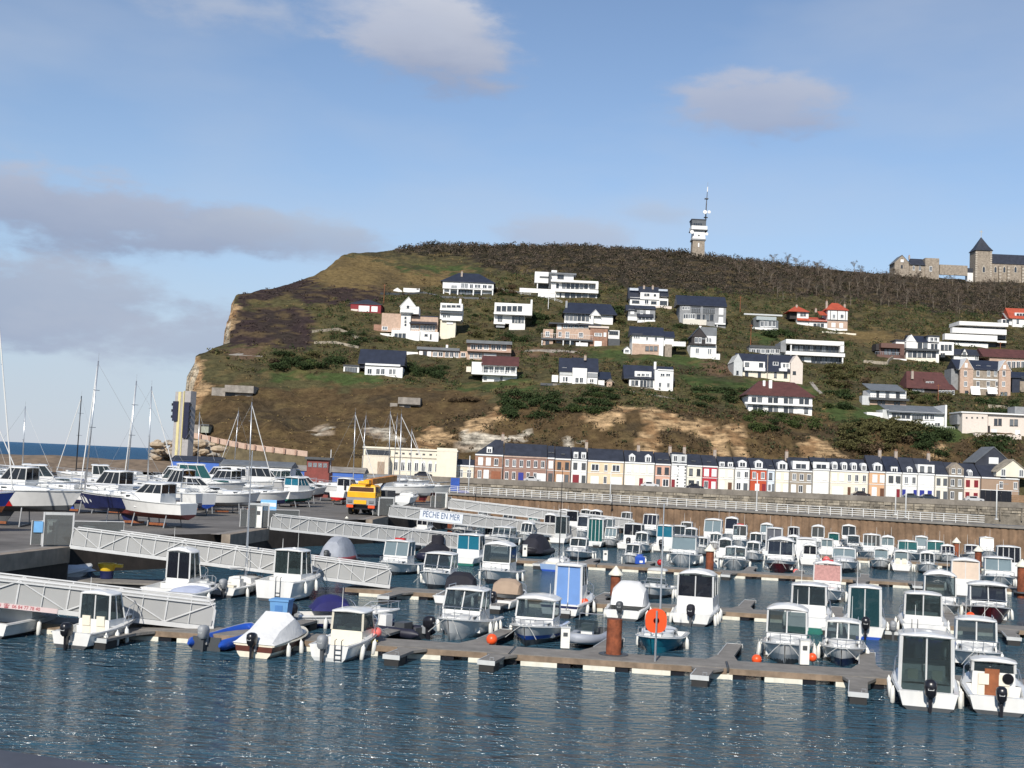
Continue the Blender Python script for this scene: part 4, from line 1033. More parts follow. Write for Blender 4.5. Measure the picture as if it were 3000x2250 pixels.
villa(ZC, 1930, 1130, [('b', 1890, 1978, 1075, 1132, 0, 4, w_), ('g', 1884, 1984, 1040, 1076, 0, 4, w_, slateg), ('w', 1905, 1960, 1080, 1115, 0, 'w')], 'tiny white gabled cabin right of the brick apartments', 'cabin', 'cabin')
villa(ZC, 1290, 1520, [('r', 1062, 1225, 1188, 1362, .3, 8, slateb), ('r', 1230, 1555, 1190, 1365, .6, 8.3, slateb), ('b', 1062, 1220, 1355, 1520, .5, 7.5, w_), ('b', 1062, 1220, 1360, 1410, .3, .5, greyw, 'cladding'), ('b', 1225, 1412, 1320, 1525, -.6, 6, w_), ('b', 1412, 1550, 1375, 1525, .4, 7, w_), ('ww', 1095, 1168, 1430, 1500, .5, 'w', 2), ('ww', 1255, 1370, 1440, 1515, -.6, 'w', 2), ('ww', 1450, 1500, 1460, 1510, .4, 'w', 2), ('w', 1095, 1150, 1312, 1340, 1.2, 'w'), ('b', 1415, 1548, 1385, 1440, .2, .398, midgrey, 'cladding'), ('c', 1392, 1160, 1220, 3),
    ('b', 1560, 1640, 1470, 1540, .6, 5, w_), ('m', 1560, 1735, 1370, 1465, .3, 6, slateb), ('g', 1660, 1760, 1465, 1500, -1, 2, stonem, stonem), ('b', 1670, 1740, 1500, 1590, -1, 1, brickp), ('b', 960, 1040, 1410, 1500, 1, 4, w_), ('b', 970, 1025, 1520, 1580, -1.5, .5, conc, 'gate_pier'), ('b', 810, 1650, 1530, 1560, -1.2, -.9, dkgrey, 'dark_fence')],
    'white house with a central flat front and navy slate roofs')
villa(ZD, 380, 362, [('b', 168, 580, 268, 362, .3, 9, w_), ('b', 280, 485, 212, 285, -.2, 8, w_), ('r', 158, 280, 160, 275, .2, 8.5, slate), ('r', 275, 485, 150, 214, .3, 8.5, slate), ('r', 480, 580, 170, 250, .4, 8.5, slate), ('b', 165, 260, 162, 188, 1.5, 1.9, alu, 'solar_panel'), ('b', 478, 575, 175, 195, 1.5, 1.9, alu, 'solar_panel'), ('ww', 320, 380, 222, 245, -.2, 'd', 2), ('w', 425, 450, 228, 248, -.2, 'd'), ('w', 190, 270, 295, 325, .3, 'd'), ('ww', 320, 375, 290, 335, .3, 'w', 1), ('w', 395, 455, 305, 335, .3, 'd'), ('w', 490, 570, 300, 345, .3, 'd'), ('b', 415, 620, 355, 382, -1.2, .2, pinkr, 'terrace_wall'), ('c', 320, 138, 180, 3), ('c', 415, 138, 180, 3)],
    'white semi-detached house with navy roofs and two solar panels')
villa(ZD, 300, 530, [('b', 150, 440, 395, 510, 1, 8, timber), ('b', 145, 245, 470, 512, .4, 1.5, w_), ('r', 135, 235, 345, 402, .8, 8, slate), ('r', 228, 445, 352, 385, .8, 8, slate), ('w', 175, 212, 412, 442, 1, 's'), ('ww', 275, 310, 405, 440, 1, 'w', 1), ('w', 342, 382, 408, 440, 1, 's'), ('m', 245, 425, 440, 475, -.6, 1, slate), ('b', 250, 425, 478, 505, -.2, 1, greyw), ('ww', 255, 415, 480, 502, -.2, 'd', 4), ('b', 250, 440, 505, 530, -.3, 1, w_, 'terrace_wall')],
    'grey clad house with a dark porch roof under the solar panel house')
villa(ZD, 920, 555, [('b', 705, 1205, 345, 555, 0, 9, timber), ('r', 685, 1210, 250, 350, -.3, 9.3, slateb, 0, timber), ('ww', 730, 815, 360, 398, 0, 'w', 3), ('b', 830, 1085, 362, 435, -.12, -.003, dkgrey, 'loggia'), ('rail', 830, 1085, 385, 432, -.2, alu), ('ww', 745, 870, 440, 495, 0, 'w', 5), ('ww', 885, 1075, 445, 515, 0, 'd', 4), ('b', 740, 995, 500, 558, -1.0, 0, mat('cream_panel', (.62, .58, .50), .8, var=.08), 'terrace_wall'), ('w', 1130, 1175, 382, 448, 0, 's'), ('w', 1128, 1172, 480, 538, 0, 's'), ('b', 1085, 1200, 540, 556, -.8, 0, winw, 'balcony'), ('b', 930, 955, 360, 520, -.2, -.125, timber, 'post'), ('b', 1105, 1115, 556, 610, -.6, -.3, winw, 'column'), ('b', 860, 872, 555, 605, -.6, -.3, winw, 'column')],
    'large grey timber house with a long navy roof and two loggias')
villa(ZD, 360, 880, [('b', 190, 530, 668, 885, .6, 9, w_), ('b', 192, 480, 765, 885, .4, .9, brickp, 'brick_base'), ('r', 180, 535, 582, 672, .2, 9, slateb), ('b', 188, 305, 650, 665, -.1, .6, slate, 'dormer_roof'), ('ww', 205, 275, 680, 705, .6, 'w', 3), ('ww', 340, 365, 690, 725, .6, 'w', 1), ('ww', 430, 465, 690, 735, .6, 'w', 1), ('ww', 330, 470, 790, 840, .4, 'd', 3), ('b', 530, 640, 690, 790, 1.5, 7, w_), ('r', 530, 645, 630, 692, 1.2, 7, slateb), ('b', 640, 770, 740, 790, 2, 5, w_), ('rail', 680, 770, 740, 770, 1.9, winw), ('b', 545, 620, 770, 890, 1.0, 3, stonem, 'steps')],
    'navy-roofed house with a white upper floor on a brick base')
villa(ZD, 970, 925, [('b', 822, 1100, 775, 925, 0, 8, w_), ('b', 835, 1095, 680, 775, .3, 8, bark), ('g', 830, 1000, 590, 690, 0, 8, bark, slate), ('m', 930, 1105, 585, 720, .2, .6, slateg), ('b', 985, 1100, 680, 770, .2, .6, w_), ('ww', 865, 945, 695, 755, .2, 'w', 2), ('ww', 990, 1050, 700, 750, .2, 'w', 2), ('b', 815, 1095, 760, 778, -1.0, .3, bark, 'balcony'), ('ww', 870, 920, 810, 870, 0, 'w', 1), ('ww', 1005, 1050, 815, 880, 0, 'w', 2), ('b', 1050, 1140, 870, 935, -.6, 4, w_, 'terrace_wall'), ('c', 928, 572, 620, 2, w_)],
    'chalet with a dark timber gable over a white ground floor')
villa(ZD, 390, 1250, [('b', 160, 440, 1140, 1250, .2, 8, w_), ('b', 435, 635, 1050, 1252, -.5, 7, w_), ('r', 110, 640, 1002, 1145, .1, 8.4, slateb), ('b', 220, 400, 1062, 1130, 0.5, 4, w_, 'dormer'), ('ww', 240, 380, 1085, 1115, .5, 'w', 3), ('b', 470, 640, 1040, 1052, -.8, 6, winw, 'flat_roof'), ('ww', 490, 610, 1085, 1115, -.5, 'w', 2), ('ww', 475, 510, 1180, 1235, -.5, 'w', 1), ('ww', 565, 600, 1185, 1235, -.5, 'w', 1), ('ww', 275, 420, 1160, 1230, .2, 'd', 4), ('ww', 180, 260, 1160, 1210, .2, 'd', 2), ('b', 428, 452, 958, 1040, 3, 3.8, w_, 'chimney'), ('b', 285, 355, 1240, 1290, -1.2, 0, conc, 'steps'), ('m', 150, 440, 1120, 1142, -.3, .5, slate)],
    'white house with two sloping dormers and a tall white chimney')
villa(ZD, 1630, 610, [('b', 1560, 1770, 510, 590, 1, 7, glg, 'glazed_wall'), ('ww', 1575, 1745, 515, 582, .95, 'w', 4), ('b', 1535, 1750, 470, 508, .4, 7.4, mat('pale_zinc', (.34, .38, .38), .5, var=.1), 'flat_roof'), ('b', 1490, 1770, 590, 645, -.5, 6, w_, 'terrace_wall'), ('b', 1500, 1560, 500, 590, 1.5, 6, dkgrey), ('b', 1400, 1815, 442, 458, 8, 8.4, greyw, 'back_wall')],
    'glazed pavilion with a pale zinc roof on a white wedge wall', 'pavilion')
villa(ZE, 1100, 295, [('b', 868, 990, 115, 295, .5, 7, w_), ('r', 780, 995, 62, 118, -.2, 8, rroof, 3.5), ('b', 790, 868, 118, 200, 1.5, 7, bark), ('ww', 900, 965, 135, 168, .5, 'd', 2), ('m', 870, 1000, 190, 218, -.4, .6, rroof), ('b', 990, 1200, 215, 295, 1, 7, w_), ('m', 985, 1200, 185, 222, .2, 6, rroof), ('ww', 1040, 1160, 250, 285, 1, 'd', 3), ('b', 1198, 1412, 95, 300, 0, 8, w_), ('b', 1196, 1414, 210, 222, -.1, -.003, bark, 'beam'), ('b', 1198, 1412, 225, 302, -.08, -.003, brickp, 'brick_base'), ('r', 1190, 1420, 30, 102, -.2, 8.2, rroof, 3.0), ('ww', 1245, 1285, 150, 195, 0, 'w', 1), ('ww', 1330, 1375, 150, 195, 0, 'w', 1), ('w', 1240, 1280, 245, 290, -.08, 's'), ('w', 1325, 1362, 250, 295, -.08, 's'), ('m', 1110, 1205, 120, 158, .5, 4, rroof), ('c', 862, 50, 90, 3), ('c', 1070, 90, 130, 4), ('c', 1187, 10, 100, 3), ('c', 1380, 45, 80, 4)] +
    [('b', x, x + 7, 110, 210, -.04, -.003, bark, 'half_timber') for x in (1225, 1300, 1385)], 'white half-timbered house with orange red tiled roofs and tall chimneys')
villa(ZE, 1060, 690, [('b', 750, 1375, 432, 478, -1.3, 9, w_, 'roof_slab'), ('b', 745, 1385, 560, 598, -1.3, 9, w_, 'floor_slab'), ('b', 1335, 1375, 478, 560, -1.3, 9, w_, 'end_wall'), ('b', 690, 750, 450, 560, -.5, 8, timber), ('b', 790, 1335, 478, 560, .8, 9, dkgrey), ('ww', 830, 1050, 485, 552, .75, 'd', 4), ('ww', 1065, 1185, 490, 562, .75, 'd', 2), ('ww', 1200, 1330, 500, 572, .75, 'd', 3), ('b', 880, 1365, 598, 690, 1, 9, midgrey), ('ww', 905, 1350, 605, 678, .95, 'd', 8), ('b', 1352, 1366, 600, 710, -1.0, -.6, winw, 'column'), ('b', 795, 808, 480, 598, -1.0, -.7, winw, 'column'), ('b', 945, 1020, 608, 668, .8, .93, shutw, 'blind')],
    'modern white framed box house with full-width dark glazing')
villa(ZE, 560, 590, [('b', 350, 745, 515, 595, 0, 6, midgrey), ('b', 355, 740, 490, 517, -.3, 6.3, dkgrey, 'flat_roof'), ('ww', 370, 730, 525, 572, 0, 'w', 7)], 'low grey glazed annex behind the double-gabled house', 'annex')
villa(ZE, 560, 850, [('b', 275, 800, 755, 855, .6, 10, render_c), ('r', 235, 870, 585, 765, .2, 10.2, slateb), ('g', 180, 280, 575, 665, -.4, 10, greyw, None), ('b', 182, 278, 660, 860, -.4, 10, greyw, 'gable_wing'), ('g', 796, 930, 590, 680, -.4, 10, pinkr, None), ('b', 798, 928, 675, 868, -.4, 10, pinkr, 'gable_wing'), ('b', 290, 520, 660, 730, .9, 5, w_, 'dormer'), ('ww', 300, 355, 670, 715, .9, 'd', 1), ('ww', 450, 505, 675, 720, .9, 'd', 1), ('b', 300, 525, 725, 762, -.3, .8, winw, 'balcony'), ('b', 695, 790, 675, 740, .9, 5, w_, 'dormer'), ('ww', 710, 780, 680, 730, .9, 'w', 2), ('b', 675, 760, 735, 765, -.3, .8, winw, 'balcony'), ('w', 605, 665, 665, 700, 2.0, 'w'), ('ww', 300, 345, 770, 825, .6, 'd', 1), ('ww', 440, 480, 775, 830, .6, 'd', 1), ('ww', 615, 650, 780, 835, .6, 'd', 1), ('ww', 720, 765, 775, 838, .6, 'd', 1), ('b', 545, 552, 590, 840, .0, .19, conc, 'party_wall'), ('w', 820, 855, 765, 800, -.4, 'd'), ('w', 210, 235, 760, 800, -.4, 'd')],  # left wing's grey is the gable's shade put into its wall colour
    'wide white house between two tall gable wings with a navy roof')
villa(ZE, 690, 1215, [('b', 340, 1030, 1025, 1225, .2, 10, w_), ('r', 325, 1050, 880, 1028, -.3, 10.4, broof, 4.5), ('b', 305, 1035, 1112, 1132, -1.0, .2, winw, 'balcony'), ('ww', 370, 495, 1045, 1105, .2, 'd', 2), ('ww', 548, 665, 1050, 1115, .2, 'd', 2), ('ww', 718, 828, 1055, 1125, .2, 'd', 2), ('ww', 885, 1000, 1062, 1132, .2, 'd', 2), ('ww', 385, 500, 1135, 1195, .2, 'd', 2), ('ww', 550, 665, 1145, 1210, .2, 'd', 2), ('ww', 718, 830, 1148, 1215, .2, 'd', 2), ('b', 870, 930, 1160, 1220, .08, .198, shutw, 'garage_door'), ('ww', 940, 990, 1160, 1220, .2, 'd', 1), ('b', 500, 525, 865, 925, 3, 3.8, w_, 'chimney'), ('b', 565, 598, 860, 950, 2.2, 3.0, w_, 'chimney')] + [('w', x, x + 45, 955, 968, 2.4, 'd') for x in (675, 820)],
    'white house with a large brown hip roof and two white chimneys')
villa(ZF, 590, 735, [('b', 470, 735, 580, 735, 1.2, 8, brownb), ('b', 485, 735, 575, 625, -.4, 8, brownb, 'roof_slab'), ('b', 690, 735, 625, 735, -.4, 8, brownb, 'end_wall'), ('b', 430, 500, 580, 650, 2, 7, bark), ('ww', 515, 680, 635, 700, 1.2, 'd', 4), ('rail', 420, 690, 668, 700, -.2, alu), ('b', 440, 740, 700, 735, -.4, 1.2, brownb, 'balcony'), ('b', 345, 760, 735, 775, -.6, 4, w_, 'terrace_wall')],
    'brown clad cube house on a white retaining wall')
villa(ZF, 960, 770, [('b', 755, 1110, 570, 790, .3, 9, w_), ('r', 800, 1030, 495, 560, .4, 9, slateb), ('g', 755, 870, 480, 560, -.2, 3, w_, None), ('b', 757, 868, 555, 630, -.2, 3, w_), ('b', 645, 755, 545, 600, 2, 7, w_), ('b', 635, 765, 535, 548, 1.5, 7.5, slate, 'flat_roof'), ('ww', 875, 990, 565, 630, .2, 'd', 2), ('b', 995, 1112, 500, 560, .3, 7, w_), ('ww', 1010, 1095, 512, 550, .3, 'w', 2), ('b', 985, 1120, 490, 502, 0, 7.4, slate, 'flat_roof'), ('ww', 1020, 1095, 580, 640, .3, 'd', 2), ('b', 750, 1115, 632, 655, -.8, .3, dkgrey, 'balcony_slab'), ('ww', 770, 1080, 662, 728, .3, 'd', 6), ('b', 750, 1080, 735, 810, -.4, 4, render_c, 'terrace_wall'), ('b', 1110, 1270, 560, 700, 1, 7, w_), ('ww', 1125, 1250, 590, 650, 1, 'd', 3), ('ww', 1125, 1175, 680, 720, .9, 'd', 2)],
    'white house of several blocks with a navy roof and white gable fin')
villa(ZF, 1520, 605, [('b', 1330, 1858, 345, 385, -1.5, 9, w_, 'roof_slab'), ('b', 1370, 1830, 385, 450, 1.2, 9, dkgrey), ('ww', 1420, 1800, 388, 422, 1.15, 'd', 6), ('b', 1255, 1840, 415, 470, -1.8, .5, w_, 'floor_slab'), ('b', 1300, 1835, 470, 520, 1, 9, dkgrey), ('ww', 1400, 1740, 450, 498, .95, 'd', 5), ('b', 1175, 1740, 480, 545, -2.4, .3, w_, 'floor_slab'), ('b', 1640, 1838, 545, 565, -1.5, .3, w_, 'floor_slab'), ('b', 1255, 1830, 545, 618, .6, 9, dkgrey), ('ww', 1270, 1580, 512, 565, .55, 'd', 5), ('b', 1260, 1640, 570, 600, -1, .5, w_, 'terrace_wall'), ('b', 1735, 1830, 560, 615, .2, .55, bark, 'garage_opening')],
    'modern house with three stacked white slabs over black glass')
villa(ZF, 1960, 395, [('b', 1905, 2060, 300, 400, 0, 8, w_), ('r', 1875, 2065, 198, 305, -.3, 8, rroof), ('b', 1930, 2045, 245, 290, .6, 4, w_, 'dormer'), ('ww', 1945, 2040, 252, 282, .6, 'd', 3), ('ww', 1945, 1975, 318, 360, 0, 'd', 1), ('b', 1785, 1895, 315, 375, 1, 5, w_), ('ww', 1795, 1870, 320, 365, 1, 'd', 2), ('m', 1840, 1905, 250, 315, .5, 5, timber)],
    'white house with a red roof at the right edge below the wood')
villa(ZF, 1600, 1140, [('b', 1335, 1880, 850, 1160, .4, 9, stonem), ('r', 1300, 1885, 760, 858, .3, 9, slateb), ('g', 1335, 1480, 735, 855, -.5, 9, brickp, winw), ('b', 1337, 1478, 850, 1155, -.5, .5, brickp), ('g', 1755, 1885, 760, 870, -.5, 9, brickp, winw), ('b', 1757, 1883, 865, 1160, -.5, .5, brickp), ('b', 1240, 1335, 850, 1100, 2, 8, timber)] +
    [('ww', x, x + 40, 870, 930, d, 'w', 1) for x, d in ((1375, -.5), (1510, .4), (1625, .4), (1700, .4), (1790, -.5))] + [('ww', x, x + 42, 985, 1040, d, 'w', 1) for x, d in ((1375, -.5), (1510, .4), (1620, .4), (1715, .4), (1785, -.5))] + [('b', 1335, 1880, 958, 972, .28, .398, winw, 'string_course'), ('b', 1335, 1880, 1055, 1070, .28, .398, winw, 'string_course'), ('w', 1510, 1555, 812, 832, 2.0, 'w'), ('w', 1625, 1665, 818, 838, 2.0, 'w'), ('w', 1390, 1415, 790, 835, -.5, 's'), ('w', 1805, 1830, 815, 850, -.5, 's'), ('m', 1460, 1560, 1040, 1130, -2.5, -1.5, w_), ('m', 1640, 1745, 1050, 1120, -2.5, -1.5, w_), ('ww', 1770, 1850, 1100, 1150, -.5, 'd', 2), ('ww', 1385, 1430, 1085, 1130, -.5, 'd', 1)],
    'tall brick and stone mansion with two front gables and white outside stairs', 'mansion')
villa(ZF, 1750, 850, [('b', 1655, 2060, 720, 880, 1, 9, brickp), ('r', 1590, 2080, 640, 725, .6, 10, broof), ('ww', 1840, 2040, 765, 860, 1, 'w', 4), ('b', 1270, 1530, 690, 760, 4, 9, w_), ('r', 1260, 1540, 640, 700, 3.6, 9, slate), ('g', 1345, 1425, 632, 705, 3.4, 6, w_, slate), ('w', 1365, 1400, 665, 700, 3.4, 'd'), ('ww', 1490, 1540, 715, 755, 3.9, 'w', 1)],
    'brick house with a long brown roof behind the gabled mansion')
villa(ZF, 1030, 1120, [('r', 765, 1245, 885, 1062, 0, 10, broof, 1.5), ('b', 800, 1235, 1055, 1120, .6, 9.5, bark), ('m', 1195, 1300, 1020, 1075, -.2, 4, broof), ('ww', 820, 950, 1065, 1112, .6, 'w', 3), ('ww', 1100, 1280, 1082, 1130, -.2, 'w', 5), ('b', 950, 1060, 960, 1015, 1.5, 3, broof, 'dormer'), ('ww', 965, 1055, 985, 1012, 1.5, 'w', 3), ('c', 822, 875, 960, 2)],
    'long maroon-roofed house with a low dormer')
villa(ZF, 540, 1255, [('b', 365, 755, 1080, 1265, .6, 8, w_), ('m', 365, 755, 1018, 1085, -.4, 8, slateg), ('ww', 430, 465, 1090, 1160, .6, 'd', 1), ('ww', 530, 575, 1095, 1165, .6, 'd', 1), ('ww', 640, 690, 1100, 1165, .6, 'd', 1), ('b', 360, 790, 1165, 1190, -1, .6, dkgrey, 'balcony_slab'), ('rail', 365, 790, 1140, 1168, -1, dkgrey), ('b', 362, 755, 1190, 1265, .45, .6, brickp, 'brick_base'), ('ww', 440, 530, 1195, 1260, .42, 'd', 2), ('ww', 620, 690, 1205, 1245, .42, 'd', 2), ('b', 280, 360, 1140, 1250, 0, 3, greyw)],
    'white house with a grey zinc roof over a dark balcony')
villa(ZF, 870, 1465, [('b', 570, 1185, 1315, 1470, .5, 9, w_), ('m', 565, 1185, 1250, 1325, -.5, 9, slateg), ('b', 1175, 1195, 1240, 1470, -.6, 9, w_, 'end_wall'), ('ww', 600, 800, 1320, 1385, .45, 'd', 4), ('w', 820, 935, 1350, 1395, .45, 'd'), ('ww', 945, 1065, 1335, 1400, .45, 'w', 2), ('b', 570, 800, 1388, 1405, -.4, .5, winw, 'balcony'), ('ww', 640, 790, 1410, 1465, .45, 'd', 3), ('ww', 585, 630, 1408, 1460, .45, 'w', 1), ('b', 500, 570, 1290, 1420, 1.5, 8, greyw), ('b', 330, 500, 1320, 1390, .6, 4, w_, 'terrace_wall'), ('ww', 1065, 1120, 1435, 1470, .45, 'd', 2), ('rail', 700, 1280, 1465, 1500, -2.5, winw)],
    'long white house with a grey sloping roof above the garden fence')
villa(ZF, 1680, 1560, [('b', 1360, 1635, 1335, 1560, .4, 9, pinkr), ('b', 1640, 2080, 1340, 1590, 1, 9, pinkr), ('b', 1350, 2080, 1325, 1340, .1, 9.2, winw, 'parapet'), ('ww', 1700, 1790, 1388, 1460, 1, 'd', 2), ('ww', 1870, 1965, 1395, 1465, 1, 'd', 2), ('b', 1630, 1662, 1465, 1540, .85, .998, bark, 'door'), ('w', 1680, 1730, 1510, 1550, 1, 's'), ('b', 1930, 1985, 1515, 1590, .85, .998, shutw, 'door'), ('b', 1308, 1362, 1345, 1450, 2, 8, timber), ('b', 1500, 2000, 1555, 1600, -2.5, -.5, pinkr, 'terrace_wall'), ('b', 1930, 2080, 1260, 1335, 4, 9, timber)] + [('b', x, x + 18, 1370, 1388, .36, .398, dkgrey, 'porthole') for x in (1400, 1458, 1515, 1572)],
    'pale pink flat-roofed house with four small portholes')
villa(ZF, 1990, 1120, [('b', 1900, 2080, 940, 1130, .5, 8, slateb), ('r', 1880, 2090, 885, 945, .2, 8, slateb), ('w', 2000, 2060, 930, 960, .2, 'd'), ('b', 1985, 2080, 985, 1100, .2, .6, stonem)], 'dark blue slate-clad house at the right edge beside the mansion')
villa((450, 680, 2.765), 640, 1330, [('b', 470, 580, 1260, 1335, .3, 5, conc), ('b', 575, 810, 1242, 1300, -.8, 6, conc, 'roof_slab'), ('b', 580, 665, 1300, 1322, .6, 5, black, 'embrasure'), ('b', 660, 800, 1298, 1320, .3, 5, conc)], 'grey concrete bunker with a dark embrasure near the cliff', 'bunker', 'bunker', group='wartime bunkers')
villa((450, 680, 2.765), 2040, 1425, [('b', 1980, 2160, 1340, 1395, -.6, 5, conc, 'roof_slab'), ('b', 1990, 2080, 1395, 1425, .2, 5, conc), ('b', 2030, 2075, 1405, 1424, .05, .2, black, 'embrasure'), ('b', 1915, 1975, 1385, 1425, .5, 4, conc), ('b', 2075, 2160, 1385, 1410, .3, 5, conc)], 'concrete bunker half buried above the boatyard masts', 'bunker', 'bunker', group='wartime bunkers')
villa((450, 680, 2.765), 690, 1000, [('m', 560, 880, 945, 1000, 0, 9, conc), ('b', 640, 800, 995, 1030, .2, 6, conc)], 'flat sloping concrete slab set in the hillside near the cliff edge', 'concrete_slab', 'bunker', group='wartime bunkers')
villa((450, 680, 2.765), 350, 1640, [('b', 305, 378, 1560, 1640, 0, 4, conc), ('b', 385, 445, 1565, 1625, -.5, 3, mat('hut_green', (.30, .31, .25), .8, var=.15)), ('b', 380, 450, 1555, 1567, -.8, 3.3, dkgrey, 'flat_roof')], 'small grey green hut beside the signal tower', 'hut', 'hut')

# ------------------------------------------------------------------ signal station on the ridge
Yt = 541.0
o = at(2046, 742, Yt)
tw = thing('signal_tower', 'white and stone lookout tower with a lattice mast on the ridge', 'tower', (o.x, Yt, o.z - 2))
def TZ(py, px=2046): return at(px, py, Yt).z - o.z + 2
def TX(px, py=650): return at(px, py, Yt).x - o.x
zt = [TZ(y) for y in (742, 704, 702, 676, 672, 662, 655, 645, 643)]
MB().loft([[(-2.9, 0, -2), (2.9, 0, -2), (2.9, 5.8, -2), (-2.9, 5.8, -2)], [(-2.6, 0, zt[1]), (2.6, 0, zt[1]), (2.6, 5.6, zt[1]), (-2.6, 5.6, zt[1])]]).build('stone_base', stonem, tw)
pbox('cornice', mat('tower_grey', (.24, .24, .24), .8, var=.15), tw, -3.1, 3.1, -.4, 6, zt[1] + .002, zt[1] + .7)
MB().loft([[(-2.9, -.2, zt[1] + .7), (2.9, -.2, zt[1] + .7), (2.9, 5.8, zt[1] + .7), (-2.9, 5.8, zt[1] + .7)], [(-2.5, 0, zt[3]), (2.5, 0, zt[3]), (2.5, 5.6, zt[3]), (-2.5, 5.6, zt[3])]]).build('white_shaft', render_w, tw)
pbox('gallery', dkgrey, tw, -3.7, 3.7, -.9, 6.4, zt[3] + .002, zt[3] + .5)
pbox('parapet', render_w, tw, -3.5, 3.5, -.7, 6.2, zt[3] + .502, zt[5])
MB().loft([[(-3.0, -.3, zt[5]), (2.8, -.3, zt[5]), (2.8, 5.8, zt[5]), (-3.0, 5.8, zt[5])], [(-3.5, -.8, zt[7]), (2.8, -.8, zt[7]), (2.8, 5.8, zt[7]), (-3.5, 5.8, zt[7])]]).build('lookout_cabin', slateg, tw)
for k in range(4):
    pbox('window', glh, tw, -2.7 + k * 1.0, -1.95 + k * 1.0, -.62, -.45, zt[5] + .1, zt[5] + 1.1)
pbox('roof', slate, tw, -3.7, 3.0, -1.0, 6, zt[7], zt[7] + .35)
pbox('porthole', dkgrey, tw, -.5, .3, -.22, .1, TZ(692), TZ(688)); pbox('slit_window', winw, tw, -.3, .3, -.16, .1, TZ(724), TZ(712))
def dish(x, z, r):
    MB().lathe([(.02, .25), (r * .7, .12), (r, 0), (r, -.35), (.02, -.35)], (x, -1.2, z), 14, 'y').build('dish', render_w, tw, smooth=40)
dish(TX(2027), TZ(682), .85); dish(TX(2070), TZ(686), .7); dish(TX(2064, 623), TZ(623, 2064), .85); dish(TX(2076, 623), TZ(623, 2076), .7)
mx_ = TX(2068, 640)
mast = MB().tube([(mx_, 1, zt[5]), (mx_ + .15, 1, TZ(600, 2070)), (mx_ + .4, 1, TZ(560, 2072))], [.32, .26, .14], 6)
mast.build('mast', mat('mast_dark', (.09, .09, .10), .6, var=.3), tw)
MB().tube([(mx_ + .4, 1, TZ(560, 2072)), (mx_ + .45, 1, TZ(546, 2073))], .22, 6).build('mast_top', render_w, tw)
MB().tube([(mx_ + .45, 1, TZ(546, 2073)), (mx_ + .5, 1, TZ(532, 2074))], .06, 5).build('aerial', midgrey, tw)
for py in (582, 637):
    pbox('mast_platform', dkgrey, tw, mx_ - .7, mx_ + .9, .2, 1.8, TZ(py, 2069), TZ(py, 2069) + .3)

# ------------------------------------------------------------------ chapel and the buildings beside it
Yc = 574.0
ZH = (2500, 650, 4.424)
def hx(X, Yv, d=0): return at(2500 + X / 4.424, 650 + Yv / 4.424, Yc + d)
oc = hx(1690, 720)
ch = thing('chapel', 'stone chapel with a square tower and pointed slate spire on the hilltop', 'church', (oc.x, Yc, oc.z))
cx = lambda X, Yv, d=0: hx(X, Yv, d).x - oc.x
cz = lambda X, Yv, d=0: hx(X, Yv, d).z - oc.z
a, b = cx(1585, 500), cx(1795, 500)
MB().box(a, b, 0, b - a, -5, cz(1690, 375)).build('tower', stonem, ch)
for k in range(12):
    z = cz(1690, 720) + k * (cz(1690, 380) - cz(1690, 720)) / 12
    pbox('quoin', mat('quoin_pale', (.44, .39, .32), .9, var=.15), ch, a - .08, a + .8, -.1, .3, z, z + .6)
    pbox('quoin', MATS['quoin_pale'], ch, b - .8, b + .08, -.1, .3, z + .6, z + 1.15)
e, tz, tp = .5, cz(1690, 372), cz(1690, 205, 4)
wd = b - a
xm, ym = (a + b) / 2, wd / 2
MB().loft([[(a - e, -e, tz), (b + e, -e, tz), (b + e, wd + e, tz), (a - e, wd + e, tz)], [(xm - wd * .36, ym - wd * .36, tz + (tp - tz) * .32), (xm + wd * .36, ym - wd * .36, tz + (tp - tz) * .32), (xm + wd * .36, ym + wd * .36, tz + (tp - tz) * .32), (xm - wd * .36, ym + wd * .36, tz + (tp - tz) * .32)], [(xm - .15, ym - .15, tp), (xm + .15, ym - .15, tp), (xm + .15, ym + .15, tp), (xm - .15, ym + .15, tp)]]).build('spire', slate, ch)
MB().tube([(xm, ym, tp - .3), (xm, ym, tp + 3.6)], .1, 5).build('spire_cross', mat('gilt', (.5, .42, .25), .5), ch)
pbox('cross_arm', MATS['gilt'], ch, xm - .7, xm + .7, ym - .08, ym + .08, tp + 2.6, tp + 2.8)
n0, n1 = b, cx(2215, 600)
MB().box(n0, n1 + 8, .8, 10, -5, cz(2000, 540)).build('nave', stonem, ch)
gable_roof('nave_roof', slate, ch, n0 - .3, n1 + 8, .8, 10, cz(2000, 540), cz(2000, 422, 5), 0, .3, 4)
for X in (1690, 1850, 1965, 2110):
    x = cx(X, 620); d = -.002 if X < 1800 else .798
    o_ = MB().prism([(-.75, 0), (.75, 0), (.75, 2.4), (.4, 3.2), (0, 3.6), (-.4, 3.2), (-.75, 2.4)], -.1, 0).build('arched_window', MATS['quoin_pale'], ch, (x, d, cz(X, 660)))
    MB().prism([(-.5, .3), (.5, .3), (.5, 2.3), (0, 3.1), (-.5, 2.3)], -.04, 0).build('pane', glh, o_, (0, -.102, 0))
for X in (1900, 2010, 2200):
    x = cx(X, 620)
    pbox('buttress', stonem, ch, x - .5, x + .5, -.4, .8, -5, cz(X, 570))
    for k in range(6):
        pbox('quoin', MATS['quoin_pale'], ch, x - .54, x + .54, -.46, .0, -3 + k * 1.5, -2.4 + k * 1.5)
c2 = (2500, 650, 4.424)
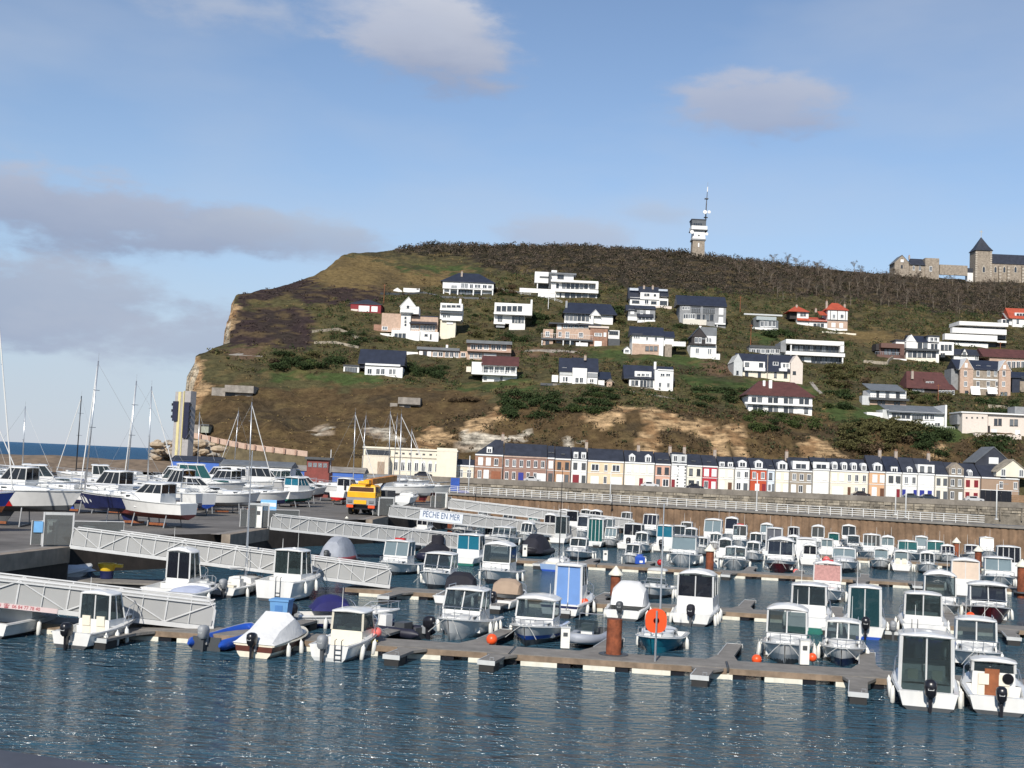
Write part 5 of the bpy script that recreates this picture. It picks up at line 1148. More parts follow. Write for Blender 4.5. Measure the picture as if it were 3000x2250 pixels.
villa(c2, 830, 660, [('b', 535, 720, 530, 660, 0, 8, stonem), ('g', 528, 730, 432, 532, 0, 8, stonem, slateg), ('w', 615, 650, 490, 520, 0, 's'), ('w', 615, 640, 560, 600, 0, 'd'), ('b', 725, 935, 555, 660, 1, 8, stonem), ('r', 745, 940, 480, 556, .6, 8, slate, 1.0), ('w', 770, 795, 570, 625, 1, 'w'), ('w', 850, 875, 570, 630, 1, 'w'), ('b', 932, 1112, 470, 680, .4, 8, stonem), ('w', 985, 1020, 575, 640, .4, 'w'), ('c', 725, 440, 490, 5)],
    'stone farmhouse with a steep gable left of the chapel', 'stone_house', 'house', group='hilltop buildings', Y0=Yc)
villa(c2, 1330, 690, [('b', 1120, 1480, 560, 690, 2, 3, stonem, 'wall'), ('b', 1478, 1560, 600, 660, 3, 7, slate, 'slate_roof'), ('b', 1480, 1560, 660, 720, 3, 6, render_w)], 'ruined stone wall between the farmhouse and the chapel', 'ruined_wall', 'wall', group='hilltop buildings', Y0=Yc)
# ================================================================== pontoons, gangways, piles
deckm = mat('pontoon_deck', (0.20, 0.185, 0.165), 0.9, var=0.25, scale=1.2, bump=0.3, bscale=6, streak=0.15)
fascia = mat('pontoon_fascia', (0.22, 0.16, 0.11), 0.9, var=0.35, scale=1.5, streak=0.3)
floatm = mat('float_white', (0.70, 0.67, 0.56), 0.7, var=0.12, scale=2, streak=0.3)
PON = {1: (57.3, -.135), 2: (80.9, -.165), 3: (113.2, -.17), 4: (151.5, -.345)}
HEAD = R(-16)
def pontoon(k, x0, x1, fingers, label, w=2.3):
    a, b = PON[k]
    t = thing('pontoon', label, 'pontoon', (x0, a + b * x0, 0), math.atan(b), 'marina pontoons')
    L = (x1 - x0) / math.cos(math.atan(b))
    seg = 11.5
    n = int(L / seg) + 1
    for i in range(n):
        s0, s1 = i * L / n, (i + 1) * L / n - .12
        pbox('deck', deckm, t, s0, s1, 0, w, .38, .5)
        pbox('fascia', fascia, t, s0, s1, -.06, -.002, .22, .47)
        pbox('fascia', fascia, t, s0, s1, w + .002, w + .06, .22, .47)
        pbox('hinge', dkgrey, t, s1 + .02, s1 + .10, .2, w - .2, .30, .49)
    s = 1.0
    while s < L - 1:
        wd = random.uniform(1.3, 1.8)
        pbox('float', floatm, t, s, s + wd, -.1, .75, -.2, .21)
        pbox('float', floatm, t, s, s + wd, w - .75, w + .1, -.2, .21)
        pbox('float_frame', black, t, s + wd + .03, s + wd + .6, .02, w - .02, -.1, .36)
        s += wd + random.uniform(.75, 1.5)
    rel = HEAD - math.atan(b)
    for (px, side, ln) in fingers:
        xx = (a * (px - 1500) / F) / (1 - b * (px - 1500) / F)
        s = (xx - x0) / math.cos(math.atan(b))
        sg = -1 if side == 'n' else 1
        base = (s, 0 if sg < 0 else w, 0)
        f = MB()
        y0, y1 = (0, -ln) if sg < 0 else (0, ln)
        wb, we = 1.5, .75
        f.loft([[(-wb / 2, y0, .36), (wb / 2, y0, .36), (wb / 2, y0, .48), (-wb / 2, y0, .48)], [(-we / 2, y0 + (y1 - y0) * .3, .36), (we / 2, y0 + (y1 - y0) * .3, .36), (we / 2, y0 + (y1 - y0) * .3, .48), (-we / 2, y0 + (y1 - y0) * .3, .48)], [(-we / 2, y1, .36), (we / 2, y1, .36), (we / 2, y1, .48), (-we / 2, y1, .48)]])
        fo = f.build('finger', deckm, t, base, rel)
        if sg < 0:
            fo.data.flip_normals()
        pbox('end_float', rubber, fo, -we / 2 + .03, we / 2 - .03, y1 - sg * .9 if sg > 0 else y1, y1 if sg > 0 else y1 + .9, -.25, .34)
        pbox('end_bumper', greyw, fo, -we / 2 - .03, we / 2 + .03, y1 - .05 if sg < 0 else y1, y1 - .002 if sg < 0 else y1 + .05, .30, .50)
        pbox('side_trim', greyw, fo, -we / 2 - .04, -we / 2 - .002, min(y0 + (y1 - y0) * .3, y1), max(y0 + (y1 - y0) * .3, y1), .40, .50)
        MB().tube([(we / 2 - .08, y1 + .12 * -sg, .5), (we / 2 - .08, y1 + .12 * -sg, .62), (we / 2 - .25, y1 + .12 * -sg, .62), (we / 2 - .25, y1 + .12 * -sg, .5)], .02, 5).build('cleat', midgrey, fo)
    return t
random.seed(3)
pontoon(1, -29, 30, [(90, 'n', 4.0), (460, 'n', 3.4), (1245, 'n', 2.6), (1505, 'n', 2.4), (2100, 'n', 2.6), (2540, 'n', 4.2), (1400, 'f', 6), (2150, 'f', 6), (2590, 'f', 6), (780, 'f', 5), (1085, 'f', 5), (2950, 'f', 5), (1765, 'f', 5.5)], 'nearest grey pontoon running across the whole foreground')
pontoon(2, -10.5, 34, [(1210, 'n', 3.4), (1540, 'n', 5), (1730, 'n', 5), (2115, 'n', 2), (2455, 'n', 5), (2625, 'n', 5), (1340, 'f', 5), (1760, 'f', 5), (2200, 'f', 6), (2480, 'f', 5), (2830, 'f', 6), (2965, 'n', 4)], 'second grey pontoon from the camera, behind the front boats')
pontoon(3, -1.5, 48, [(1620, 'n', 3), (2155, 'n', 3), (2540, 'n', 5), (2700, 'n', 3), (1730, 'f', 5), (1900, 'f', 5), (2210, 'f', 6), (2360, 'f', 5), (2560, 'f', 5)], 'third pontoon from the camera in the middle of the marina')
pontoon(4, 1.5, 60, [(2620, 'n', 4), (1790, 'n', 5), (2000, 'n', 5), (2400, 'n', 5), (2460, 'f', 5), (2190, 'f', 5)], 'farthest pontoon in front of the rust brown jetty')

meshp = mat('perforated_panel', (0.36, 0.36, 0.35), 0.55, var=0.05, scale=0.6, streak=0.06)
def gangway(A, B, label, bays=8, w=1.7, h=1.35, sign=None):
    A, B = Vector(A), Vector(B)
    d = (B - A); L = d.length; rz = math.atan2(d.y, d.x); pit = math.asin(d.z / L)
    t = thing('gangway', label, 'gangway', A, 0, 'gangways down to the pontoons')
    t.rotation_euler = (0, -pit, rz)
    pbox('floor', midgrey, t, 0, L, .06, w - .06, .12, .2)
    pm_ = _ub(meshp)
    for sd_, y in ((0, 0.0), (1, w)):
        pbox('bottom_chord', steelw, t, 0, L, y - .07, y + .07, -.05, .17)
        MB().tube([(0.05, y, .1), (0.05, y, h - .35), (.35, y, h), (L - .4, y, h), (L - .05, y, h - .4), (L - .05, y, .1)], .045, 6).build('top_rail', steelw, t)
        pbox('hand_rail', steelw, t, .3, L - .35, y - .1, y + .1, h - .16, h - .09)
        for i in range(bays):
            x0, x1 = .1 + (L - .2) * i / bays, .1 + (L - .2) * (i + 1) / bays
            pbox('panel', meshp, t, x0 + .04, x1 - .04, y - .012 + (.03 if sd_ == 0 else -.03), y + .012 + (.03 if sd_ == 0 else -.03), .19, h - .06)
            if i:
                pbox('post', steelw, t, x0 - .035, x0 + .035, y - .035, y + .035, .17, h - .03)
            up_ = i % 2 == 0
            MB().tube([(x0, y - .04, .16 if not up_ else h - .05), (x1, y - .04, h - .05 if not up_ else .16)], .04, 5).build('brace', steelw, t)
            MB().tube([((x0 + x1) / 2, y - .03, .17), ((x0 + x1) / 2, y - .03, h - .04)], .025, 5).build('stile', steelw, t)
    return t, L
def Q(px, py, z): return on(px, py, z)
g0, L0 = gangway((-40.7, 54.2, 3.2), (-14.1, 61.0, .42), 'nearest pale steel gangway with red lettering at the lower left', 12)
c1, c2, c3, c4 = Q(203, 1604, ZQ), Q(790, 1550, ZQ), Q(1137, 1513, ZQ), Q(1312, 1489, ZQ)
gangway(c1, Q(1142, 1722, .6), 'pale steel gangway crossing behind the small wheelhouse boats on the left', 12)
gangway(c2, Q(1486, 1622, .6), 'long pale gangway starting below the blue and white sign', 14)
g3, L3 = gangway(c3, Q(1690, 1576, .6), 'pale gangway carrying the white banner right of the yellow crane truck', 12)
gangway(c4, Q(1858, 1550, .7), 'farthest pale gangway beside the rust brown jetty', 12)
# lettering: red strip on the nearest gangway, blue on the white banner
strip = pbox('sign_strip', mat('strip_pale', (.66, .52, .50), .6, var=.05), g0, L0 * .52, L0 * .735, -.10, -.075, -.03, .2)
lt = link('lettering', text_mesh('PERMIS BATEAU  \u260e  06 84 77 78 40', .21), g0, (0, -.105, .085))
lw = max(v.co.x for v in lt.data.vertices) - min(v.co.x for v in lt.data.vertices)
lt.scale = (3.2 / lw, 1.05, 1); lt.location.x = L0 * .706 - 1.6
lt.rotation_euler = (R(90), 0, 0); lt.data.materials.clear(); lt.data.materials.append(mat('letter_red', (.40, .02, .04), .6, var=0))
bn = pbox('banner', mat('banner_white', (.78, .80, .84), .7, var=.04), g3, L3 * .155, L3 * .375, -.09, -.055, .12, 1.28)
lt = link('lettering', text_mesh('P\u00caCHE EN MER', 1.25), g3, (L3 * .265, -.095, .74))
lt.rotation_euler = (R(90), 0, 0); lt.data.materials.clear(); lt.data.materials.append(mat('letter_blue', (.03, .09, .20), .6, var=0))
lt.dimensions  # evaluated
lw = max(v.co.x for v in lt.data.vertices) - min(v.co.x for v in lt.data.vertices)
lt.scale = (L3 * .19 / lw, .8, 1)
# gates at the heads of the gangways
gatem = glass('gate_mesh', (0.16, 0.16, 0.155), 0.5, 0.6)
def gate(c, label, sgn=None, wide=3.4, green_sign=False):
    t = thing('gangway_gate', label, 'gate', (c.x, c.y, c.z), R(28), 'security gates of the gangways')
    for x in (-.9, .9):
        pbox('gate_post', steelw, t, x - .05, x + .05, -.05, .05, 0, 2.2)
    pbox('gate_leaf', gatem, t, -.84, .84, -.02, .02, .1, 2.0)
    pbox('transom_panel', greyw, t, -.84, .84, -.03, .03, 2.02, 2.2)
    for x0, x1 in ((-.9 - .7, -.98), (.98, .98 + wide * .6)):
        pbox('side_screen', gatem, t, x0, x1, -.02, .02, .15, 1.6)
        MB().tube([(x0, 0, .1), (x0, 0, 1.65), (x1, 0, 1.65), (x1, 0, .1)], .035, 5).build('screen_frame', steelw, t)
    if sgn:
        pbox('notice', sgn, t, -1.5, -.95, -.12, -.06, .9, 1.6)
    if green_sign:
        pbox('notice', mat('sign_green', (.02, .12, .10), .6), t, 1.3, 1.8, -.12, -.06, .7, 1.25)
signb = mat('sign_blue', (.18, .42, .72), .5, var=.1)
gate(c1 + Vector((-.9, .3, 0)), 'steel security gate with a pale blue notice at the first gangway', signb, 5.2, True)
gate(c2 + Vector((-1.1, .3, 0)), 'steel security gate with a sloping side screen at the second gangway', None, 4.5)
gate(c3 + Vector((-.3, .3, 0)), 'steel security gate beside the crane truck', None, .6)
gate(c4 + Vector((-1.0, .3, 0)), 'steel security gate of the farthest gangway', None, 1.0)
def cabinet(c, label, h=1.5, wd=.5):
    t = thing('power_cabinet', label, 'cabinet', c)
    pbox('casing', fendm, t, -wd / 2, wd / 2, 0, wd * .7, .06, h)
    pbox('cap', greyw, t, -wd / 2 - .03, wd / 2 + .03, -.03, wd * .7 + .03, h + .002, h + .06)
    pbox('foot', dkgrey, t, -wd / 2 + .04, wd / 2 - .04, .04, wd * .7 - .04, 0, .058)
    pbox('socket_panel', dkgrey, t, -wd * .25, wd * .25, -.02, -.002, h * .62, h * .8)
cabinet(Q(148, 1598, ZQ), 'white electrical cabinet on the quay edge left of the first gangway', 1.6, .6)
cabinet(Q(755, 1548, ZQ), 'tall white cabinet on the quay edge at the second gangway', 1.9, .6)
cabinet(Q(1300, 1488, ZQ), 'white cabinet on the quay edge at the farthest gangway', 2.1, .7)
for px, py, h, lb in ((1655, 1903, 1.0, 'white power pedestal in front of the grey inflatable on the nearest pontoon'), (2357, 1951, 1.15, 'slim white power pedestal between two orange buoys on the nearest pontoon'), (1773, 1644, .95, 'white power pedestal on the third pontoon left of the blue canister'), (2097, 1665, .9, 'white power pedestal beside the capped pile on the third pontoon'), (2406, 1682, .95, 'white power pedestal left of the black striped cruiser'), (1537, 1632, 1.1, 'white power pedestal in front of the black inflatable on the third pontoon')):
    cabinet(Q(px, py, .5), lb, h, .42)
# sign boards in the yard
def board(px, py, z, w, h, m, label, text=None, tm=None):
    c = Q(px, py, z)
    t = thing('sign_board', label, 'sign', c)
    pbox('panel', m, t, -w / 2, w / 2, 0, .06, .5, .5 + h)
    for x in (-w / 2 + .1, w / 2 - .1):
        pbox('leg', midgrey, t, x - .04, x + .04, .062, .12, 0, .5 + h)
    return t
sb = board(785, 1510, ZQ, 1.7, 1.15, signb, 'blue and white notice board beside the second gangway gate')
pbox('printed_band', mat('notice_white', (.66, .72, .78), .5, var=.3, scale=4), sb, -.8, .8, -.02, -.002, .95, 1.35)

def pile(px, py, ztop, dia, label, cap=True, k=None):
    c = Q(px, py, 0)
    t = thing('mooring_pile', label, 'pile', c, 0, 'steel mooring piles')
    MB().lathe([(dia / 2, -2), (dia / 2, ztop)], n=18).build('shaft', rust2, t, smooth=40)
    if cap:
        MB().lathe([(dia / 2 + .16, ztop - .02), (dia / 2 + .16, ztop + .05), (.03, ztop + .62)], n=16).build('cone_cap', floatm, t)
    MB().lathe([(dia / 2 + .08, .42), (dia / 2 + .34, .42), (dia / 2 + .34, .54), (dia / 2 + .08, .54), (dia / 2 + .08, .42)], n=18).build('guide_collar', dkgrey, t)
rust2 = mat('rust_pile', (0.20, 0.055, 0.022), 0.85, var=0.55, scale=2.2, bump=0.4, bscale=6, streak=0.6)
pile(1796, 1949, 2.15, .72, 'thick rusty mooring pile without a cap on the nearest pontoon', False)
pile(1801, 1768, 1.95, .68, 'rusty pile with a white cone cap behind the white canvas boat')
pile(2078, 1686, 2.2, .72, 'rusty pile with a white cone cap on the third pontoon')
pile(2801, 1644, 2.2, .7, 'dark pile with a white cone cap near the jetty end')
pile(2865, 1676, 2.2, .7, 'dark pile with a flat white cap right of the pink curtained boat')
pile(2993, 1752, 2.6, .75, 'brown pile at the right edge behind the maroon boat')
pile(1318, 1560, 2.2, .7, 'brown capped pile in front of the banner gangway')
pile(1012, 1590, 2.2, .72, 'capped pile behind the grey tarped inflatable')
pile(2304, 1580, 2.4, .6, 'white cone capped pile against the rust brown jetty')

def lifebuoy(px, py, z, label, dia=1.0, h=1.9):
    c = Q(px, py, z)
    t = thing('lifebuoy_station', label, 'lifebuoy', c, 0, 'orange lifebuoy stations')
    MB().tube([(0, 0, 0), (0, 0, h + .45)], .05, 8).build('post', alu, t)
    r = dia / 2
    b = MB(); n = 22
    def ring(rr, y):
        return [((abs(math.cos(a)) ** .8) * math.copysign(1, math.cos(a)) * rr, y, h + (abs(math.sin(a)) ** .8) * math.copysign(1, math.sin(a)) * rr * 1.06 - (.06 if math.sin(a) < 0 else 0)) for a in [2 * math.pi * i / n for i in range(n)]]
    b.loft([ring(r * .98, .12), ring(r, .2), ring(r * .93, .34), ring(r * .2, .36)])
    b.build('ring_housing', orange, t, smooth=50)
    MB().lathe([(r * .24, .04), (r * .3, .1), (r * .24, .14), (r * .16, .1), (r * .24, .04)], (0, 0, h), 16, 'y').build('hub_ring', mat('orange_dark', (.55, .05, .02), .5), t, smooth=60)
lifebuoy(1919, 1938, .5, 'large orange lifebuoy housing on a post on the nearest pontoon', 1.0, 1.85)
lifebuoy(2939, 1596, .5, 'orange lifebuoy housing on a post near the jetty end', .95, 1.7)
lifebuoy(2994, 1622, .5, 'orange lifebuoy housing cut by the right edge of the view', 1.0, 1.7)
def buoy(px, py, z, r, m, label, Y=None):
    c = at(px, py, Y) if Y else Q(px, py, z)
    t = thing('buoy_fender', label, 'buoy', c)
    MB().lathe([(r * math.sin(math.pi * k / 9) + .004, -r * math.cos(math.pi * k / 9)) for k in range(10)], n=16).build('ball', m, t, smooth=True)
    MB().tube([(0, 0, r * .9), (0, 0, r * 1.25)], r * .16, 6).build('eye', midgrey, t)
    MB().tube([(0, 0, r * 1.2), (.05, .05, r * 2.4), (.1, .18, r * 4)], .018, 5).build('lanyard', rope, t)
buoy(1441, 1873, 0, .27, orange, 'round orange buoy lying on the nearest pontoon below the grey hulled boat', 60.4)
buoy(2217, 1932, 0, .24, orange, 'orange buoy left of the slim power pedestal', 59.2)
buoy(2380, 1926, 0, .21, orange, 'orange buoy right of the slim power pedestal', 59.5)
buoy(1104, 1852, 0, .23, pinkb, 'pink buoy hanging beside the yellow oilskin', 59.0)
buoy(2332, 1675, 0, .28, pinkb, 'pink buoy at the bow of the central maroon boat', 116.5)
buoy(2421, 1640, 0, .34, pinkb, 'pink red buoy left of the black striped cruiser', 117.5)
buoy(2843, 1806, 0, .30, orange, 'orange buoy against the right hand maroon hull', 81.5)
buoy(1714, 1763, 0, .22, orange, 'small orange buoy on the quarter of the blue door boat', 77.5)
buoy(1709, 1777, 0, .22, fendm, 'round white buoy under the orange one at the blue door boat', 77)
buoy(1934, 1648, 0, .28, red, 'red buoy on the third pontoon beside the grey windscreen boat', 112.5)
# loose gear on the pontoons
bx_ = thing('blue_crate', 'pale blue plastic crate standing on the nearest pontoon', 'crate', Q(815, 1822, .5), R(-10))
cr = mat('crate_blue', (.13, .30, .55), .5, var=.1)
MB().loft([[(-.42, 0, 0), (.42, 0, 0), (.42, .7, 0), (-.42, .7, 0)], [(-.5, -.05, 1.05), (.5, -.05, 1.05), (.5, .78, 1.05), (-.5, .78, 1.05)]]).build('body', cr, bx_)
pbox('lid', cr, bx_, -.54, .54, -.1, .82, 1.052, 1.16)
pbox('rib', mat('crate_blue_dark', (.07, .2, .45), .5), bx_, -.2, .2, -.075, -.03, .25, .85)
jg = thing('blue_canister', 'bright blue canister on the third pontoon', 'canister', Q(1875, 1652, .5))
MB().loft([[(-.45, 0, 0), (.45, 0, 0), (.45, .5, 0), (-.45, .5, 0)], [(-.45, 0, .6), (.45, 0, .6), (.45, .5, .6), (-.45, .5, .6)], [(-.2, .1, .78), (.1, .1, .78), (.1, .4, .78), (-.2, .4, .78)]]).build('body', blue, jg)
pbox('handle', blue, jg, -.3, .3, .2, .3, .782, .86); pbox('label_patch', fendm, jg, -.05, .25, -.02, -.002, .1, .3)
yb = thing('yellow_bin', 'yellow bin on a dark blue drum beside the quay piling', 'bin', on(312, 1694, .5))
MB().lathe([(.42, 0), (.46, .5)], n=14).build('drum', navy, yb, smooth=40)
MB().lathe([(.44, .5), (.62, .9), (.62, .98), (.5, .98), (.4, .55)], n=14).build('tub', yellow, yb, smooth=40)
pbox('tub_handle', yellow, yb, .5, 1.0, -.2, .2, .75, .95)
lp = thing('landing_stage', 'dark low landing stage below the first gangway', 'pontoon', on(300, 1700, .45))
pbox('deck', deckm, lp, -4, 4, -.9, 1.0, -.1, .02); pbox('float', rubber, lp, -3.8, 3.8, -.7, .8, -.6, -.12)
ys_ = thing('yellow_oilskin', 'yellow oilskin draped over the side of the cream cabin boat', 'jacket', at(1085, 1872, 58.6))
jk = MB()
rings = []
for i in range(8):
    z = -i * .11; wv = .22 + .1 * math.sin(i * 1.3) - .012 * i
    rings.append([(wv * math.cos(a) * (1 + .2 * math.sin(3 * a + i)), .12 * math.sin(a), z + .05 * math.sin(2 * a + i)) for a in [2 * math.pi * k / 10 for k in range(10)]])
jk.loft(rings).build('cloth', yellow, ys_, smooth=60)
# ================================================================== boats
TS = (0, .12, .25, .4, .52, .64, .74, .83, .9, .955, .99, 1.0)
def hb_(B, t):
    return max(.03, B / 2 * (.88 + .12 * min(1, t / .4)) * max(0.0, 1 - max(0.0, (t - .42) / .58) ** 2.5) ** .85)
def sz_(F0, Fb, t):
    return F0 + (Fb - F0) * t ** 1.9
class Boat:
    def __init__(s, label, loc, rz, L, B, F0, Fb, hull, low, group, name='motor_boat', cat='boat', z=0.0):
        s.L, s.B, s.F0, s.Fb = L, B, F0, Fb
        s.t = thing(name, label, cat, (loc[0], loc[1], z), rz, group)
        s.hullm = hull
        s.hull(hull, low)
    def hb(s, t): return hb_(s.B, t)
    def sz(s, t): return sz_(s.F0, s.Fb, t)
    def sy(s, t, lev):      # lev 1 = sheer, 0 = keel
        return s.L * (t - (1 - lev) * .085 * t ** 3)
    def hull(s, hm, low, wl=.14, keel=-.28, depth=None):
        top, bot = [], []
        for t in TS:
            h, z = s.hb(t), s.sz(t)
            c = h * (.86 - .5 * t ** 2.2)
            def P(x, zz):
                return (x, s.sy(t, max(0, min(1, zz / z))), zz)
            zc = wl + .02 + .25 * t ** 3
            m = c + (h - c) * .55
            top.append([P(-h, z), P(-m, z * .55 + zc * .45), P(-c, zc)])
            top[-1] += [(-q[0], q[1], q[2]) for q in reversed(top[-1])]
            bot.append([P(-c, zc), P(-c * .8, -.02), P(0, keel * (1 - .8 * t ** 4)), P(c * .8, -.02), P(c, zc)])
        b = MB()
        L_ = [r[:3] for r in top]; R_ = [r[3:] for r in top]
        b.loft(L_, loop=False); b.loft(R_, loop=False)
        n = len(b.v); r0 = top[0]
        b.add(r0, [(0, 1, 2, 3, 4, 5)])
        s.hullo = b.build('hull', hm, s.t, smooth=40)
        b = MB().loft(bot, loop=False)
        b.add(bot[0], [(0, 1, 2, 3, 4)])
        b.build('hull_bottom', low, s.t, smooth=40)
        # rub rail
        pts = [(-s.hb(t), s.sy(t, 1), s.sz(t)) for t in TS]
        pts = [(x - .02, y, z - .05) for x, y, z in pts] + [(-x + .02, y, z - .05) for x, y, z in reversed(pts[:-1])]
        s.rail_pts = pts
    def rubrail(s, m, r=.035):
        MB().tube(s.rail_pts, r, 5).build('rub_rail', m, s.t)
    def band(s, m, z0=.55, z1=.9):
        """coloured strake along the topsides, between two fractions of the freeboard"""
        b = MB()
        for sg in (-1, 1):
            ring = []
            for t in TS:
                h, z = s.hb(t), s.sz(t); c = h * (.86 - .5 * t ** 2.2); zc = .16 + .25 * t ** 3
                m_ = c + (h - c) * .55; zm = z * .55 + zc * .45
                def X(zz):
                    return (m_ + (h - m_) * (zz - zm) / (z - zm) if zz > zm else c + (m_ - c) * (zz - zc) / max(.01, zm - zc)) + .012
                za, zb = z * z0, z * z1
                ring.append([(sg * X(zb), s.sy(t, zb / z) + .01, zb), (sg * X(za), s.sy(t, za / z) + .01, za)][::sg])
            b.loft(ring, loop=False)
        h = s.hb(0)
        b.add([(-h * .93, -.012, s.F0 * z0), (h * .93, -.012, s.F0 * z0), (h * .97, -.012, s.F0 * z1), (-h * .97, -.012, s.F0 * z1)], [(0, 1, 2, 3)])
        b.build('strake', m, s.t, smooth=40)
    def deck(s, td, dm, sole=.28, gw=.16):
        b = MB()
        ts = [td] + [t for t in TS if t > td + .02]
        rings = []
        for t in ts:
            h, z = s.hb(t) - .015, s.sz(t)
            rings.append([(h, s.sy(t, 1), z), (h * .45, s.sy(t, 1), z + .07 * min(1, h)), (-h * .45, s.sy(t, 1), z + .07 * min(1, h)), (-h, s.sy(t, 1), z)])
        b.loft(rings, loop=False)
        b.build('foredeck', dm, s.t, smooth=40)
        if td <= .02:
            return
        tt = [t for t in TS if t < td - .02] + [td]
        g = MB(); inner = []
        for sg in (-1, 1):
            rr = []
            for t in tt:
                h, z, y = s.hb(t), s.sz(t), s.sy(t, 1)
                rr.append([(sg * h, y, z), (sg * (h - gw), y, z + .02), (sg * (h - gw), y, sole)][::-sg])
            g.loft(rr, loop=False)
        h = s.hb(0)
        g.add([(-h, 0, s.F0), (h, 0, s.F0), (h - gw, gw, s.F0 + .02), (-h + gw, gw, s.F0 + .02), (-h + gw, gw, sole), (h - gw, gw, sole)], [(0, 1, 2, 3), (3, 2, 5, 4)])
        hd, zd = s.hb(td) - gw, s.sz(td)
        g.add([(-hd, s.sy(td, 1), sole), (hd, s.sy(td, 1), sole), (hd, s.sy(td, 1), zd), (-hd, s.sy(td, 1), zd)], [(0, 1, 2, 3)])
        g.build('cockpit_lining', dm, s.t)
        so_ = MB(); rr = [[(-(s.hb(t) - gw), s.sy(t, 1), sole), ((s.hb(t) - gw), s.sy(t, 1), sole)] for t in tt]
        rr[0] = [(-h + gw, gw, sole), (h - gw, gw, sole)]
        so_.loft(rr, loop=False).build('cockpit_sole', greyw, s.t)
    def cuddy(s, y0, t1, h, wf, m):
        b = MB(); rings = []
        n = 5
        for i in range(n):
            u = i / (n - 1)
            y = y0 + (s.L * t1 - y0) * u
            t = y / s.L
            w = min(s.hb(t) * .86, s.B / 2 * wf)
            z = s.sz(t) - .05
            hh = h * (1 - .75 * u ** 1.6) + .04
            rings.append([(w, y, z), (w * .9, y, z + hh * .8), (w * .5, y, z + hh), (-w * .5, y, z + hh), (-w * .9, y, z + hh * .8), (-w, y, z)])
        b.loft(rings)
        b.build('cuddy', m, s.t, smooth=45)
        y = y0 + (s.L * t1 - y0) * .35; t = y / s.L
        w = min(s.hb(t) * .86, s.B / 2 * wf)
        for sg in (-1, 1):
            pbox('porthole', gld, s.t, sg * w * .95 - .03, sg * w * .95 + .03, y - .22, y + .22, s.sz(t) + h * .22, s.sz(t) + h * .5)
        pbox('hatch', greyw, s.t, -.24, .24, s.L * .72, s.L * .72 + .42, s.sz(.76) + h * .45, s.sz(.76) + h * .45 + .14)
    def house(s, yb, yf, w, z0, zs, zr, rake=.35, tuck=.06, nb=2, nf=2, ns=2, m=None, g=None, over=(.12, .18), roofm=None, back='half', crown=.12, gb=None, rback=0.0, thick=.07):
        """wheelhouse with real openings: lower wall, pillars, panes, overhanging roof"""
        m = m or white; g = g or gl; gb = gb or g
        hw = w / 2; hw1 = hw - tuck
        yb1 = yb + rback; yf1 = yf - rake
        zb = zs
        def C(side, fb, z):       # corner position at height z, interpolated
            u = (z - z0) / (zr - z0)
            uf = max(0.0, (z - zs) / (zr - zs))
            y = (yb + (yb1 - yb) * u) if fb == 'b' else (yf + (yf1 - yf) * uf)
            return Vector((side * (hw + (hw1 - hw) * u), y, z))
        b = MB()
        ring = lambda z: [C(-1, 'b', z), C(1, 'b', z), C(1, 'f', z), C(-1, 'f', z)]
        zback = z0 + .08 if back == 'full' else zs
        if back == 'full':
            r0, r1 = ring(z0 - .08), ring(zs)
            b.add(r0 + r1, [(1, 2, 6, 5), (2, 3, 7, 6), (3, 0, 4, 7)])
            i0 = [Vector((p.x * .9, p.y + .05, p.z)) for p in (r0[0], r0[1], r1[1], r1[0])]
        elif back == 'open':
            r0, r1 = ring(z0 - .08), ring(zs)
            b.add(r0 + r1, [(1, 2, 6, 5), (2, 3, 7, 6), (3, 0, 4, 7)])
        else:
            b.loft([ring(z0 - .08), ring(zs)], caps=False)
        b.build('cabin_wall', m, s.t)
        pr = .045
        def pillar(p0, p1, r=pr, name='pillar'):
            MB().tube([p0, p1], r, 4).build(name, m, s.t)
        for sd_ in (-1, 1):
            pillar(C(sd_, 'b', zback), C(sd_, 'b', zr + .02), .075 if back == 'full' else .055)
            pillar(C(sd_, 'f', zs), C(sd_, 'f', zr + .02))
        def pane(a, b_, c, d, gm, name='window'):
            MB().slab(a, b_, c, d, .012).build(name, gm, s.t)
        def face(A0, B0, A1, B1, n, gm):
            for i in range(n):
                u0, u1 = i / n, (i + 1) / n
                pane(A0.lerp(B0, u0 + .015), A0.lerp(B0, u1 - .015), A1.lerp(B1, u1 - .015), A1.lerp(B1, u0 + .015), gm)
                if i:
                    pillar(A0.lerp(B0, u0), A1.lerp(B1, u0), .035, 'mullion')
        if back != 'open':
            face(C(-1, 'b', zback), C(1, 'b', zback), C(-1, 'b', zr), C(1, 'b', zr), nb, gb)
        face(C(1, 'f', zs), C(-1, 'f', zs), C(1, 'f', zr), C(-1, 'f', zr), nf, g)
        face(C(1, 'b', zs), C(1, 'f', zs), C(1, 'b', zr), C(1, 'f', zr), ns, g)
        face(C(-1, 'f', zs), C(-1, 'b', zs), C(-1, 'f', zr), C(-1, 'b', zr), ns, g)
        # roof
        r = MB(); n = 24
        ax, ay = hw1 + over[0], (yf1 - yb1) / 2 + over[1]; cy = (yf1 + yb1) / 2
        def se(k, z):
            out = []
            for i in range(n):
                a = 2 * math.pi * i / n
                ca, sa = math.cos(a), math.sin(a)
                out.append((ax * k * math.copysign(abs(ca) ** .38, ca), cy + ay * k * math.copysign(abs(sa) ** .38, sa), z + crown * (1 - abs(math.copysign(abs(ca) ** .38, ca)) ** 2) * .6))
            return out
        r.loft([se(.97, zr - .01), se(1.0, zr + .03), se(.985, zr + thick), se(.82, zr + thick + crown * .45), se(.3, zr + thick + crown * .62)])
        r.build('roof', roofm or m, s.t, smooth=50)
        s.roof = (cy, zr + thick + crown * .6, ax, ay)
        # inside: helm seats and console
        pbox('helm_console', greyw, s.t, -hw * .72, hw * .72, yf - .55, yf - .15, z0, min(zs + .02, z0 + .75))
